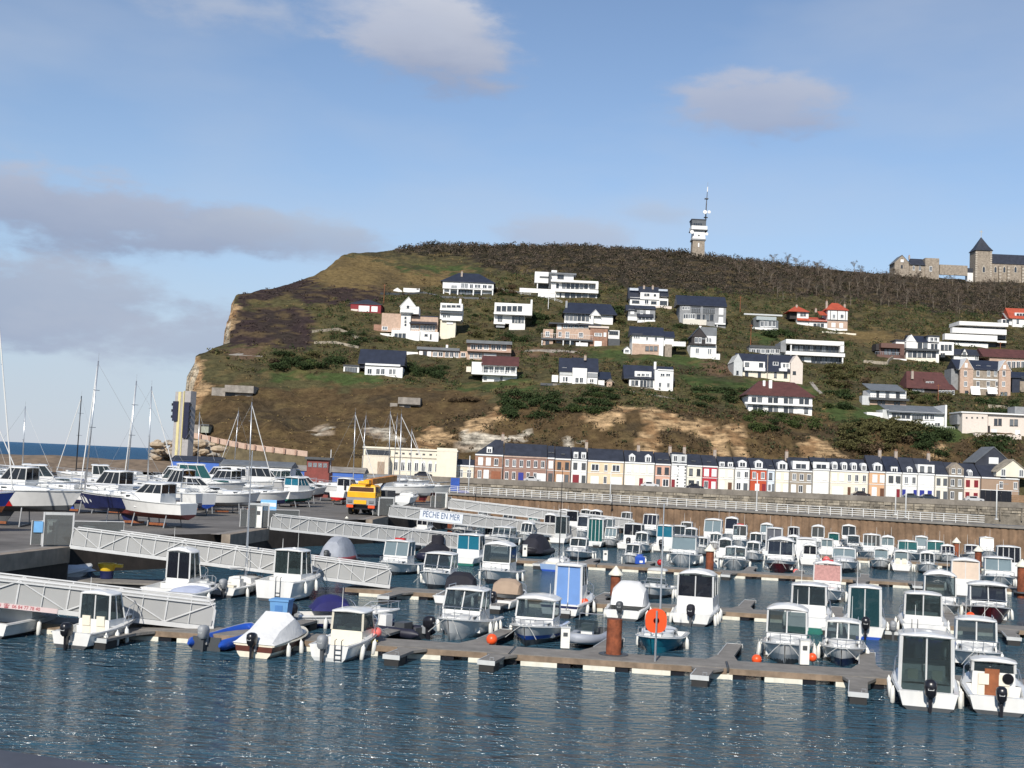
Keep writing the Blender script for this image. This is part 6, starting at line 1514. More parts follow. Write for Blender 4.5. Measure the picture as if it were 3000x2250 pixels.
        for sd_ in (-.42, .42):
            sx = sd_ * hw * 1.1
            st = pbox('seat', cream, s.t, sx - .22, sx + .22, yf - 1.25, yf - .85, z0, z0 + .5)
            pbox('seat_back', cream, s.t, sx - .21, sx + .21, yf - 1.3, yf - 1.2, z0 + .5, z0 + .95)
    def bow_rail(s, t0=.5, h=.5, m=None):
        ts = [t for t in TS if t >= t0]
        b = MB()
        for sg in (-1, 1):
            pts = [(sg * (s.hb(t) - .05), s.sy(t, 1) - .03, s.sz(t) + h * (1 if i else .1)) for i, t in enumerate(ts)]
            pts[-1] = (0, pts[-1][1] + .06, pts[-1][2])
            b.tube(pts, .02, 5)
            for t in ts[1:-1:2]:
                b.tube([(sg * (s.hb(t) - .07), s.sy(t, 1) - .03, s.sz(t)), (sg * (s.hb(t) - .05), s.sy(t, 1) - .03, s.sz(t) + h)], .016, 4)
        b.build('bow_rail', m or alu, s.t)
    def outboard(s, x=0.0, m=None, sc=1.0, tilt=.0, z=.35):
        m = m or black
        r = MB(); rings = []
        for (zz, a, b_, oy) in ((0, .13, .2, 0), (.1, .2, .3, .02), (.35, .22, .34, 0), (.52, .2, .3, -.03), (.6, .12, .18, -.06), (.62, .03, .05, -.07)):
            rings.append([(x + a * sc * math.copysign(abs(math.cos(q)) ** .7, math.cos(q)), -.34 * sc + oy * sc + b_ * sc * math.copysign(abs(math.sin(q)) ** .7, math.sin(q)) - tilt * zz, z + .25 * sc + zz * sc) for q in [2 * math.pi * k / 14 for k in range(14)]])
        r.loft(rings)
        o = r.build('outboard', m, s.t, smooth=50)
        l = MB()
        l.loft([[(x - .07, -.42 * sc, z + .3 * sc), (x + .07, -.42 * sc, z + .3 * sc), (x + .07, -.2 * sc, z + .3 * sc), (x - .07, -.2 * sc, z + .3 * sc)], [(x - .05, -.42 * sc, -.1), (x + .05, -.42 * sc, -.1), (x + .05, -.24 * sc, -.1), (x - .05, -.24 * sc, -.1)], [(x - .02, -.5 * sc, -.5), (x + .02, -.5 * sc, -.5), (x + .02, -.28 * sc, -.5), (x - .02, -.28 * sc, -.5)]])
        l.build('outboard_leg', dkgrey if m is not black else black, o)
        pbox('outboard_bracket', midgrey, o, x - .12, x + .12, -.2 * sc, .04, z - .05, z + .35)
        pbox('cowl_stripe', greyw, o, x - .1 * sc, x + .1 * sc, -.66 * sc - tilt * .4, -.645 * sc - tilt * .4, z + .52 * sc, z + .6 * sc)
    def fenders(s, n=2, m=None, sides=(-1, 1)):
        me = MB().lathe([(.03, -.36), (.1, -.3), (.11, 0), (.1, .26), (.035, .34), (.03, .4)], n=10).mesh('fender', m or fendm, 50)
        for sg in sides:
            for i in range(n):
                t = .12 + .5 * (i + .5) / n
                f = link('fender', me, s.t, (sg * (s.hb(t) + .11), s.sy(t, 1), s.sz(t) - .45))
                f.rotation_euler = (0, random.uniform(-.12, .12), 0)
    def pole(s, x, y, z0, h, r=.018, m=None, name='aerial', lean=0.0):
        MB().tube([(x, y, z0), (x + lean, y - lean, z0 + h)], [r, r * .5], 5).build(name, m or white, s.t)
    def canvas(s, y0, y1, w, z0, z1, m, name='canopy', peak=.5, wtop=.75, skirt=.0):
        b = MB(); rings = []
        n = 7
        for i in range(n):
            u = i / (n - 1)
            y = y0 + (y1 - y0) * u
            e = math.sin(math.pi * min(1, max(0, u))) ** peak if 0 < u < 1 else 0
            top = z0 + (z1 - z0) * e
            ww = w / 2 * (1 - .12 * abs(u - .4))
            rings.append([(ww, y, z0 - skirt), (ww * (wtop + .15), y, z0 + (top - z0) * .7 + .01), (ww * wtop * .7, y, top + .02), (0, y, top + .05), (-ww * wtop * .7, y, top + .02), (-ww * (wtop + .15), y, z0 + (top - z0) * .7 + .01), (-ww, y, z0 - skirt)])
        b.loft(rings)
        b.build(name, m, s.t, smooth=35)
    def ladder(s, x):
        b = MB()
        for dx in (-.16, .16):
            b.tube([(x + dx, -.07, .05), (x + dx, -.07, s.F0 + .25), (x + dx, .1, s.F0 + .28)], .022, 5)
        for k in range(3):
            b.tube([(x - .16, -.07, .12 + k * .22), (x + .16, -.07, .12 + k * .22)], .02, 4)
        b.build('ladder', dkgrey, s.t)
    def clutter(s, seed, n=4):
        rnd = random.Random(seed)
        for i in range(n):
            c = rnd.choice((fendm, blue, orange, black, greyw, dkgrey, red))
            x, y = rnd.uniform(-.3, .3) * s.B, rnd.uniform(.12, .3) * s.L
            a = rnd.uniform(.1, .22)
            MB().lathe([(a, 0), (a * 1.05, a * 1.4), (a * .5, a * 1.7)], (x, y, .28), 9).build('bucket', c, s.t)
GRP = 'boats moored in the marina'
def spot(px, py, way, L):
    p = on(px, py)
    h = HEAD + random.uniform(-.03, .03)
    n = Vector((-math.sin(h), math.cos(h), 0))
    if way == 'S':
        return p, h
    q = p + n * (L * .965)
    return q, h + math.pi
def pilot(px, py, way, L, B, H, label, hull=None, low=None, cab=(.36, .66), cw=.78, cz=None, m=None, g=None, gb=None, nb=2, nf=2, ns=2, back='full', motor=None, mx=.0, msc=1.0, band=None, rake=.35, rub=None, fend=2, rail=.5, cud=.35, F0=.72, Fb=1.15, over=(.12, .18), roofm=None, roof_extra=None, aerial=1, lad=None, sill=.52, zfix=None, crown=.12, clut=0, rback=0.0, group=GRP, low_z=None, thick=.07, cudt=.9):
    loc, rz = spot(px, py, way, L)
    b = Boat(label, loc, rz, L, B, F0, Fb, hull or white, low or dkgrey, group)
    m = m or white
    b.rubrail(rub or greyw)
    if band:
        b.band(*band) if isinstance(band, tuple) else b.band(band)
    td = cab[0] + .02
    b.deck(td, white)
    yb, yf = cab[0] * L, cab[1] * L
    z0 = .34
    zd = b.sz(cab[1])
    zs = z0 + (H - z0) * sill
    zs = max(zs, zd + .22)
    b.house(yb, yf, B * cw, z0, zs, H, rake, .05, nb, nf, ns, m, g, over, roofm, back, crown, gb, rback, thick)
    if cud:
        b.cuddy(yf - .1, cudt, cud, cw, m)
    if rail:
        b.bow_rail(.5, rail)
    if motor:
        b.outboard(mx * B, motor, msc)
    b.fenders(fend)
    if lad is not None:
        b.ladder(lad * B)
    for k in range(aerial):
        b.pole((-.3 + .6 * k) * B * .6, b.roof[0] - b.roof[3] * .5, b.roof[1] - .06, .7 + .35 * ((px * 7 + k * 3) % 5) / 2)
    if (px + py) % 3 == 0:
        o = MB().lathe([(.16, 0), (.17, .06), (.12, .12), (.02, .14)], (0.1, b.roof[0], b.roof[1] - .03), 12).build('radar_dome', white, b.t, smooth=50)
    if roof_extra:
        rb = MB()
        ax, ay, cy, zr = b.roof[2], b.roof[3], b.roof[0], b.roof[1]
        rb.tube([(-ax * .8, cy - ay * .7, zr - .04), (-ax * .8, cy - ay * .7, zr + .12), (-ax * .8, cy + ay * .7, zr + .12), (-ax * .8, cy + ay * .7, zr - .04)], .018, 5)
        rb.build('roof_rail', alu, b.t); rb = MB()
        rb.tube([(ax * .8, cy - ay * .7, zr - .04), (ax * .8, cy - ay * .7, zr + .12), (ax * .8, cy + ay * .7, zr + .12), (ax * .8, cy + ay * .7, zr - .04)], .018, 5)
        rb.build('roof_rail', alu, b.t)
        if roof_extra == 'raft':
            pbox('red_roll', red, b.t, -.4, .4, cy - .2, cy + .2, zr - .02, zr + .16)
    for sg in (-1, 1):
        MB().tube([(sg * .12, L * .96, Fb), (sg * .5, L * 1.03, Fb * .55 + .2), (sg * .8, L * 1.1, .52)], .02, 4).build('mooring_line', rope, b.t)
    if clut:
        b.clutter(px, clut)
    return b
def open_boat(px, py, way, L, B, label, hull=None, low=None, F0=.62, Fb=.98, cover=None, motor=None, mx=0, td=.55, windscreen=True, band=None, rub=None, fend=2, rail=.4, msc=1.0, group=GRP, cud=.28):
    loc, rz = spot(px, py, way, L)
    b = Boat(label, loc, rz, L, B, F0, Fb, hull or white, low or dkgrey, group)
    b.rubrail(rub or greyw)
    if band:
        b.band(*band) if isinstance(band, tuple) else b.band(band)
    b.deck(td, white)
    if cud:
        b.cuddy(td * L, .88, cud, .75, white)
    if windscreen:
        z = b.sz(td) + .25
        MB().slab((-B * .33, td * L + .45, z - .15), (B * .33, td * L + .45, z - .15), (B * .28, td * L + .1, z + .38), (-B * .28, td * L + .1, z + .38), .015).build('windscreen', gl, b.t)
        MB().tube([(-B * .33, td * L + .45, z - .15), (-B * .28, td * L + .1, z + .38), (B * .28, td * L + .1, z + .38), (B * .33, td * L + .45, z - .15)], .022, 5).build('windscreen_frame', alu, b.t)
    if cover:
        m, y0, y1, w, z0, z1, pk = cover
        b.canvas(y0 * L, y1 * L, B * w, z0, z1, m, 'canopy', pk)
    else:
        pbox('helm_console', white, b.t, -.1, .5, td * L - .9, td * L - .4, .28, 1.05)
        pbox('seat', cream, b.t, -.5, .5, td * L - 1.7, td * L - 1.3, .28, .7)
    if motor:
        b.outboard(mx * B, motor, msc)
    if rail:
        b.bow_rail(.55, rail)
    b.fenders(fend)
    return b
def rib(px, py, way, L, B, label, m, motor=None, console=True, rz=None, cover=None, screen=False, fl=None, group=GRP):
    loc, h = spot(px, py, way, L)
    h = rz if rz is not None else h
    t = thing('inflatable_boat', label, 'boat', (loc.x, loc.y, 0), h, group)
    r = .24 * B / 2.0
    pts = []
    for sg in (-1, 1):
        seg = [(sg * (B / 2 - r), -.25, .3), (sg * (B / 2 - r), .1, .3), (sg * (B / 2 - r), L * .45, .31), (sg * (B / 2 - r) * .93, L * .65, .36), (sg * (B / 2 - r) * .7, L * .82, .44), (sg * (B / 2 - r) * .35, L * .94, .52)]
        pts += seg if sg < 0 else seg[::-1]
        if sg < 0:
            pts.append((0, L * .985, .55))
    rr = [r * .25] + [r] * (len(pts) - 2) + [r * .25]
    MB().tube(pts, rr, 12).build('tube', m, t, smooth=60)
    MB().tube([(p[0] * 1.0, p[1], p[2] + r * .98) for p in pts[2:-2]], .018, 4).build('grab_line', rope, t)
    MB().loft([[(-B * .35, 0, .22), (B * .35, 0, .22), (0, 0, -.2)], [(-B * .35, L * .5, .24), (B * .35, L * .5, .24), (0, L * .5, -.15)], [(-.05, L * .9, .4), (.05, L * .9, .4), (0, L * .9, .2)]]).build('floor', fl or midgrey, t)
    pbox('transom', dkgrey, t, -B * .34, B * .34, -.02, .06, .0, .62)
    if console:
        pbox('console', white, t, -.3, .3, L * .42, L * .52, .25, 1.05)
        pbox('seat', dkgrey, t, -.4, .4, L * .18, L * .3, .25, .75)
    if screen:
        MB().tube([(-.7, L * .28, .3), (-.65, L * .28, 1.45), (.65, L * .28, 1.45), (.7, L * .28, .3)], .03, 6).build('arch', alu, t)
        pbox('spray_screen', gl, t, -.6, .6, L * .53, L * .54, .7, 1.25)
    tmp = Boat.__new__(Boat); tmp.t = t; tmp.B = B; tmp.L = L; tmp.F0 = .6
    if cover:
        tmp.hb = lambda q: B / 2; tmp.sz = lambda q: .5
        Boat.canvas(tmp, -.1, L * .93, B * .96, .35, cover[1], cover[0], 'tarpaulin', .35, .5)
    if motor:
        Boat.outboard(tmp, 0, motor, 1.0)
    return t
random.seed(11)
# ---- along the nearest pontoon, sterns towards the camera
pilot(205, 1900, 'S', 4.7, 2.3, 2.25, 'white wheelhouse boat with a black outboard, farthest left at the nearest pontoon', cab=(.36, .62), cw=.72, nb=2, back='half', sill=.42, motor=black, mx=.0, rub=midgrey, fend=3, rail=.75, cud=.5, over=(.1, .1))
rib(604, 1906, 'S', 4.4, 2.1, 'small royal blue inflatable with a tilted silver outboard', blue, motor=midgrey, console=False, fl=greyw)
b = Boat('cream and brown speedboat under a pale tarpaulin', *spot(742, 1927, 'S', 5.0), 5.0, 2.15, .62, .85, cream, cream, GRP)
b.band(mat('hull_brown', (.10, .03, .02), .4, var=.2), .42, .82); b.rubrail(cream, .05); b.deck(.02, cream)
bt = MB()
bt.loft([[(1.06, -.05, .62), (.9, -.03, .7), (.2, 0, .78), (-.2, 0, .78), (-.9, -.03, .7), (-1.06, -.05, .62)], [(1.1, 1.0, .66), (.75, 1.0, 1.1), (.3, 1.0, 1.3), (-.3, 1.0, 1.3), (-.75, 1.0, 1.1), (-1.1, 1.0, .66)],
         [(1.08, 2.3, .72), (.85, 2.25, 1.55), (.6, 2.2, 1.82), (-.6, 2.2, 1.82), (-.85, 2.25, 1.55), (-1.08, 2.3, .72)], [(1.0, 3.1, .78), (.8, 2.9, 1.3), (.5, 2.8, 1.6), (-.5, 2.8, 1.6), (-.8, 2.9, 1.3), (-1.0, 3.1, .78)], [(.8, 3.8, .84), (.5, 3.8, .92), (.2, 3.8, .95), (-.2, 3.8, .95), (-.5, 3.8, .92), (-.8, 3.8, .84)]])
bt.build('tarpaulin', canvw, b.t, smooth=25)
b.outboard(.05, black, .95); b.fenders(2)
pilot(961, 1938, 'S', 5.2, 2.15, 1.95, 'cream cabin boat with a grey outboard and stern ladder right of the tarpaulin', hull=white, low=greyw, cab=(.38, .68), cw=.74, m=cream, roofm=white, nb=1, nf=2, ns=1, back='half', sill=.42, motor=midgrey, mx=-.08, lad=.22, rub=midgrey, fend=2, rail=.45, cud=.4, rback=.12)
pilot(2719, 2084, 'S', 6.3, 2.6, 2.72, 'large white wheelhouse boat with a black outboard, nearest on the right', cab=(.27, .6), cw=.82, nb=2, back='full', motor=black, mx=.02, msc=1.15, fend=3, rail=.6, cud=.55, F0=.75, gb=glass('clear_door', (.06, .07, .07), .72), roof_extra=True)
b = pilot(2925, 2096, 'S', 5.8, 2.5, 1.75, 'white cuddy boat with a wooden companionway door at the lower right corner', cab=(.42, .62), cw=.7, nb=1, nf=2, back='half', sill=.72, motor=black, mx=.03, fend=2, rail=.45, cud=.5, aerial=0)
pbox('wooden_door', wood, b.t, -.36, .22, .42 * 5.8 - .1, .42 * 5.8 - .05, .4, 1.5)
MB().lathe([(.2, 0), (.23, .02), (.2, .04), (.17, .02), (.2, 0)], (.55, .42 * 5.8 - .2, 1.15), 16, 'y').build('steering_wheel', black, b.t)
# ---- nearest pontoon, bows towards the camera
pilot(1312, 1879, 'B', 6.2, 2.75, 2.35, 'white wheelhouse boat with two big front windows, bow to the nearest pontoon', cab=(.36, .64), nf=2, back='open', fend=3, rail=.6, cud=.35, Fb=1.2, rake=.45, low=greyw, roof_extra=True)
b = pilot(1535, 1895, 'B', 6.0, 2.65, 2.1, 'pale grey hulled boat with a rounded one-piece windscreen', hull=greyw, low=dkgrey, cab=(.34, .62), nf=1, ns=1, back='open', fend=2, rail=.3, cud=.3, Fb=1.1, rake=.3, over=(.16, .3), crown=.2, band=(blue, .30, .5))
rib(1690, 1902, 'B', 4.6, 2.1, 'light grey inflatable with a grey seat and stainless arch', mat('rib_grey', (.34, .36, .40), .6, var=.08), console=True, screen=True)
b = open_boat(1906, 1919, 'B', 5.4, 2.4, 'small turquoise hulled sailing boat with a white cabin behind the lifebuoy', hull=teal, low=teal, F0=.62, Fb=.95, td=.45, windscreen=False, fend=1, cud=.5, rub=white)
b.pole(0, 5.4 * .55, .9, 6.6, .06, alu, 'mast'); pbox('window_strip', gld, b.t, -.5, .5, 5.4 * .78, 5.4 * .785, 1.1, 1.3)
pilot(2298, 1953, 'B', 5.8, 2.55, 2.45, 'white boat with a tall boxy wheelhouse between the orange buoys', cab=(.38, .66), nf=2, back='open', fend=2, rail=.45, cud=.42, rake=.08, band=(greyw, .05, .5), over=(.1, .12), crown=.25, sill=.5)
pilot(2464, 1956, 'B', 5.2, 2.2, 1.95, 'small white boat with a navy stripe and three front windows', low=navy, band=(navy, .12, .42), cab=(.4, .68), nf=3, back='open', fend=2, rail=.35, cud=.4, rake=.3, over=(.08, .1), Fb=1.0, roof_extra=True)
pilot(2865, 1976, 'B', 5.8, 2.5, 2.35, 'white boat with two square front windows behind the wooden door boat', cab=(.4, .68), nf=2, back='open', fend=1, rail=.5, cud=.45, rake=.15, over=(.08, .1), roof_extra=True, aerial=2)
# ---- far side of the nearest pontoon, left
t5 = open_boat(870, 1832, 'S', 5.6, 2.3, 'white runabout with a navy bimini, lying side on', td=.5, motor=black, cover=(canvn, .12, .52, .95, .9, 1.62, .5), low=navy, fend=2, band=(navy, .05, .35))
t5.t.rotation_euler = (0, 0, R(-74))
rib(1238, 1872, 'S', 5.0, 2.1, 'black inflatable with a black outboard beside the pontoon', mat('rib_black', (.016, .016, .03), .5, var=.2), motor=black, rz=R(62))
# ---- second pontoon, sterns towards the camera
b = pilot(1637, 1809, 'S', 6.2, 2.75, 2.95, 'white fishing boat with closed pale blue cabin doors', cab=(.34, .6), cw=.62, nb=2, back='full', gb=mat('door_pale_blue', (.13, .25, .52), .5, var=.08), band=(navy, .72, .9), fend=2, rail=.6, cud=.4, F0=.8, Fb=1.2, sill=.55, thick=.14, crown=.06, aerial=2)
MB().tube([(-.55, -.06, .95), (-.45, -.06, .5), (0, -.08, .38), (.45, -.06, .5), (.55, -.06, .95)], .035, 6).build('stern_rail', alu, b.t)
open_boat(1452, 1788, 'S', 5.4, 2.3, 'white boat with a tan canvas cuddy cover and black outboard', motor=black, mx=-.05, cover=(tan, .36, .62, .85, .85, 1.75, .3), windscreen=False)
open_boat(1312, 1776, 'S', 5.6, 2.3, 'white boat with a black folded bimini hood', cover=(canvk, .35, .6, .9, .85, 1.95, .35), motor=midgrey, mx=.3, windscreen=False)
b = open_boat(1822, 1819, 'S', 5.8, 2.5, 'white boat under a rounded white canvas hood with grey outboard', cover=(canvw, .28, .74, .92, .75, 2.15, .45), motor=dkgrey, mx=-.05, windscreen=False, fend=2)
pilot(2022, 1834, 'S', 6.2, 2.65, 2.85, 'rounded white wheelhouse boat with a black covered outboard right of the lifebuoy', cab=(.28, .66), cw=.84, nb=2, back='half', sill=.5, motor=canvk, mx=.02, msc=1.15, fend=4, rail=.6, cud=.5, gb=gld, crown=.28, over=(.06, .1))
pilot(2362, 1857, 'S', 6.4, 2.65, 2.6, 'white wheelhouse boat with a dark green bottom', low=green, cab=(.3, .62), nb=2, back='half', sill=.52, band=(green, .05, .4), fend=2, rail=.5, cud=.45, F0=.95, Fb=1.3, clut=2, gb=gl)
pilot(2532, 1873, 'S', 6.0, 2.5, 2.75, 'white boat with two tall dark doors, a blue sail bag and a black outboard', cab=(.27, .6), cw=.74, nb=2, back='full', gb=glass('smoked_teal', (.02, .06, .07), .3), motor=black, mx=.02, msc=1.15, low=blue, fend=2, rail=.55, cud=.45, over=(.1, .1))
b = pilot(2708, 1881, 'S', 6.4, 2.75, 2.5, 'white open-backed hardtop boat with a dark engine box', cab=(.3, .58), nb=2, back='half', sill=.38, low=blue, fend=2, rail=.45, cud=.35, F0=.98, Fb=1.3, lad=-.2, clut=3, gb=glass('clear_pane', (.05, .06, .06), .7), over=(.06, .08))
b.outboard(-1.75, midgrey, .9)
# ---- second pontoon, bows towards the camera
pilot(1252, 1728, 'B', 6.0, 2.7, 2.35, 'white cabin boat with slanted blue tinted windows near the gangway foot', cab=(.36, .64), nf=2, back='open', fend=2, rail=.45, rake=.4, cud=.3, Fb=1.35, F0=.85, over=(.14, .2))
b = pilot(1425, 1712, 'B', 6.4, 2.9, 2.75, 'tall white wheelhouse boat with a rounded roof at the second pontoon', cab=(.34, .62), nf=1, ns=1, back='open', fend=2, rail=.5, rake=.15, cud=.3, crown=.3, over=(.1, .15), sill=.5)
open_boat(1902, 1758, 'B', 5.6, 2.4, 'white workboat with an open tubular wheelhouse frame and pink buoy', td=.5, fend=3, windscreen=True).canvas(2.0, 3.0, 1.5, 1.9, 2.05, greyw, 'hard_top', .2)
pilot(2420, 1772, 'B', 6.0, 2.6, 2.75, 'white boat with red curtains in its cabin window', cab=(.4, .66), nf=1, g=mat('red_curtain', (.42, .22, .20), .8, var=.25, scale=6), back='open', fend=2, rail=.45, cud=.4, rake=.1, crown=.22, roof_extra='raft', aerial=2)
pilot(2757, 1818, 'B', 6.2, 2.7, 2.75, 'white boat with a high white canopy roof and blue fender', cab=(.38, .6), nf=1, ns=1, back='open', fend=1, rail=.5, cud=.4, crown=.35, over=(.12, .25), sill=.46, rake=.05)
pilot(2905, 1835, 'B', 6.6, 3.0, 2.4, 'maroon hulled cabin boat at the right edge with a wide curved roof', hull=maroon, low=maroon, cab=(.38, .64), nf=2, back='open', g=gld, fend=2, rail=.4, cud=.3, rake=.45, crown=.2, over=(.2, .35), Fb=1.35, F0=.85)
# ---- third pontoon, sterns
pilot(2832, 1751, 'S', 6.6, 2.85, 2.75, 'white boat with beige curtained doors and a rounded roof', cab=(.3, .6), nb=2, back='half', sill=.35, gb=mat('beige_curtain', (.60, .48, .38), .8, var=.1), fend=1, rail=.5, cud=.45, F0=1.0, Fb=1.35, crown=.25)
pilot(2960, 1692, 'S', 6.6, 2.9, 2.9, 'white boat with four dark stern windows at the right edge', cab=(.3, .62), nb=4, back='half', sill=.42, gb=gld, fend=1, rail=.4, cud=.4, F0=.95)
pilot(2930, 1724, 'B', 6.4, 3.0, 2.5, 'grey hulled boat with pale blue front glass by the brown pile', hull=greyw, g=glp, cab=(.34, .62), nf=2, back='open', fend=2, rail=.45, cud=.35, over=(.2, .25), rake=.25)
# ---- third pontoon, bows
pilot(1992, 1662, 'B', 6.8, 3.1, 2.75, 'white boat with one wide pale windscreen under a grey roof', g=glp, cab=(.36, .64), nf=1, back='open', fend=3, rail=.4, cud=.3, rake=.25, roofm=midgrey, Fb=1.35, F0=.95, low=greyw, aerial=2)
pilot(2148, 1671, 'B', 5.6, 2.6, 2.0, 'white boat with a low two-window windscreen left of the central maroon boat', low=greyw, hull=greyw, cab=(.36, .6), nf=2, back='open', fend=2, rail=.3, cud=.25, rake=.3, over=(.05, .06), band=(white, .78, .99))
pilot(2279, 1680, 'B', 6.6, 3.1, 2.85, 'maroon hulled boat with a round white flybridge rail in the marina centre', hull=maroon, low=maroon, cab=(.36, .64), nf=2, back='open', g=gld, fend=1, rail=.4, cud=.3, crown=.4, over=(.18, .3), Fb=1.3, F0=.9, roof_extra=True, band=(white, .74, .99))
b = pilot(2470, 1681, 'B', 6.8, 2.9, 2.2, 'white sports cruiser with two bold black bands', low=black, cab=(.34, .56), nf=2, g=glp, back='open', fend=1, rail=.3, cud=.55, band=(black, .02, .42), rake=.6, over=(.1, .12), F0=.95, Fb=1.25)
b.canvas(6.8 * .1, 6.8 * .36, 2.5, 1.0, 2.35, black, 'radar_arch', .3)
b2 = open_boat(1676, 1642, 'B', 6.2, 2.8, 'white cabin boat bow on, right of the blue sailing dinghy', td=.5, fend=2, rub=greyw, cud=.5)
b2.house(6.2 * .36, 6.2 * .56, 1.7, .4, 1.3, 1.95, .3, .05, 2, 2, 1, white, gl)
b = open_boat(1610, 1674, 'S', 5.6, 2.1, 'small blue hulled sailing dinghy with a dark bare mast', hull=mat('hull_pale_blue', (.20, .30, .48), .4, var=.1), low=blue, td=.4, windscreen=False, fend=1, cud=.3, rub=white)
b.pole(0, 5.6 * .62, .8, 8.3, .055, black, 'mast')
rib(1545, 1630, 'B', 6.2, 2.8, 'black inflatable with a black covered console', mat('rib_black2', (.015, .013, .016), .55, var=.2), cover=(canvk, 2.1), console=False)
# ---- far pontoon, sterns
FAR = 'boats moored in the far rows'
def far(px, py, way, wpx, ht_px, label, **k):
    Y = 33120.0 / (py - hor(px))
    B = max(2.1, min(3.3, wpx * Y / F)); H = max(1.9, min(3.5, ht_px * Y / F))
    k.setdefault('fend', 1); k.setdefault('rail', .4); k.setdefault('cud', .35); k.setdefault('cw', .66)
    return pilot(px, py, way, B * 2.25, B, H, label, group=FAR, **k)
far(1842, 1612, 'S', 82, 72, 'white boat with dark stern glass and a black outboard in the far row', motor=black, cab=(.32, .64), nb=2, back='half', gb=gld, roofm=white, msc=1.3)
far(1938, 1618, 'S', 72, 74, 'white boat with teal stern glass and a black outboard beside the white mast', motor=black, gb=glb, cab=(.3, .6), nb=1, back='half', msc=1.3)
far(1733, 1604, 'S', 70, 80, 'tall white double-decked boat with teal doors in the far row', cab=(.3, .6), nb=4, back='full', gb=glt, roof_extra=True)
far(2360, 1644, 'S', 64, 62, 'white boat hidden under an upright white canvas box', cab=(.08, .6), nb=2, back='half', gb=canvw, g=canvw, m=canvw, roofm=canvw, sill=.4, cw=.9, aerial=0)
far(2262, 1634, 'S', 72, 82, 'white trawler with two tall grey doors behind the central maroon boat', cab=(.34, .6), nb=2, back='full', gb=mat('door_slate', (.08, .085, .10), .5), roof_extra=True)
far(1425, 1584, 'S', 46, 54, 'white boat with navy glass doors in front of the far gangway', cab=(.3, .6), nb=2, back='full', gb=gld)
far(1450, 1600, 'B', 84, 36, 'long low white cruiser behind the turquoise glass boat', nf=3, cab=(.25, .65), back='open', g=gl, aerial=0)
far(1530, 1592, 'B', 54, 54, 'white wheelhouse boat behind the black covered inflatable', nf=3, back='open', crown=.25)
b = pilot(1350, 1657, 'S', 6.4, 2.75, 2.55, 'white boat with two bright turquoise stern windows', gb=glb, cab=(.3, .58), nb=2, back='half', sill=.45, low=green, fend=1, cud=.4, band=(green, .03, .3))
far(1632, 1594, 'S', 54, 78, 'grey framed boat with an open tubular canopy', cab=(.3, .62), nb=2, back='half', sill=.3, g=gl, roofm=greyw, m=greyw)
far(2079, 1604, 'B', 78, 76, 'big white cruiser with a split slanted windscreen', nf=2, g=glp, cab=(.34, .62), back='open', rake=.6, crown=.2, band=(greyw, .1, .5), roof_extra=True)
far(2162, 1608, 'B', 62, 64, 'white boat with fishing gear hanging around its cabin', nf=2, back='open', clut=4, cab=(.34, .6), roof_extra='raft')
far(2005, 1582, 'B', 50, 48, 'small white boat with a radar on a pole in the far row', nf=1, back='open', roof_extra=True, aerial=2)
far(1894, 1575, 'B', 62, 64, 'white boat with a narrow blue windscreen against the jetty', nf=3, back='open', g=gld, roof_extra=True)
far(1955, 1562, 'B', 46, 50, 'small white boat with a square wheelhouse right of the narrow windscreen boat', nf=1, back='open', cw=.5)
far(1826, 1562, 'B', 44, 58, 'white flybridge boat at the foot of the farthest gangway', nf=2, back='open', sill=.6)
far(1697, 1580, 'B', 48, 64, 'white boat with a dark open doorway under the far gangway', nf=1, back='open', g=gld)
far(2394, 1612, 'B', 56, 64, 'white boat with a rounded roof behind the canvas box boat', nf=2, back='open', crown=.3, cab=(.36, .62))
far(2484, 1604, 'B', 60, 58, 'white boat with a red striped bow behind the sports cruiser', nf=2, back='open', crown=.3, roof_extra=True)
far(2440, 1612, 'S', 40, 46, 'small white boat with a teal window left of the sports cruiser', nb=1, back='half', gb=glt)
far(2322, 1600, 'S', 48, 52, 'white boat with a dark square window behind the slate door trawler', nb=2, back='half', gb=gld)
far(2430, 1585, 'S', 30, 50, 'little white boat with two tiny windows against the jetty', nb=2, back='half', sill=.35)
far(2280, 1575, 'B', 40, 56, 'small white wheelhouse boat against the jetty near the cone capped pile', nf=2, back='open')
far(2208, 1578, 'B', 36, 60, 'white boat with a glazed cabin against the jetty left of the red gear', nf=2, back='open', sill=.35)
far(2160, 1560, 'B', 58, 42, 'white boat with a dark canopy top against the jetty', nf=2, back='open', roofm=dkgrey)
far(2553, 1644, 'B', 76, 72, 'white boat with a row of dark windows at the far pontoon', nf=4, back='open', cab=(.32, .6), hull=white, low=greyw, band=(greyw, .05, .55))
far(2660, 1648, 'B', 90, 56, 'grey hulled boat with green tinted windows at the far pontoon', nf=2, back='open', g=glt, hull=greyw, cab=(.32, .6))
far(2744, 1650, 'B', 76, 58, 'white boat with deep green windows left of the dark capped pile', nf=2, back='open', g=glt, hull=white, cab=(.34, .62))
far(2570, 1602, 'B', 58, 56, 'white boat with a long windscreen behind the dark window boat', nf=3, back='open', g=gld, rake=.5)
far(2618, 1598, 'S', 42, 56, 'white boat with a slanted back windscreen by the jetty', nb=1, back='half', gb=glp, rback=.5)
b = far(2695, 1606, 'S', 50, 52, 'white boat with a dark grey canvas hood by the jetty', nb=1, back='half', g=canvg, gb=canvg, m=canvg, roofm=canvg, sill=.4)
far(2752, 1598, 'B', 46, 44, 'small white boat with clutter on deck by the jetty', nf=2, back='open', clut=5)
far(2832, 1612, 'S', 48, 60, 'white boat with two pale doors and an outboard right of the dark pile', nb=2, back='full', gb=glp, motor=midgrey)
far(2896, 1640, 'B', 58, 60, 'white boat with cream windscreen covers near the right lifebuoys', nf=2, g=cream, back='open', cab=(.34, .62))
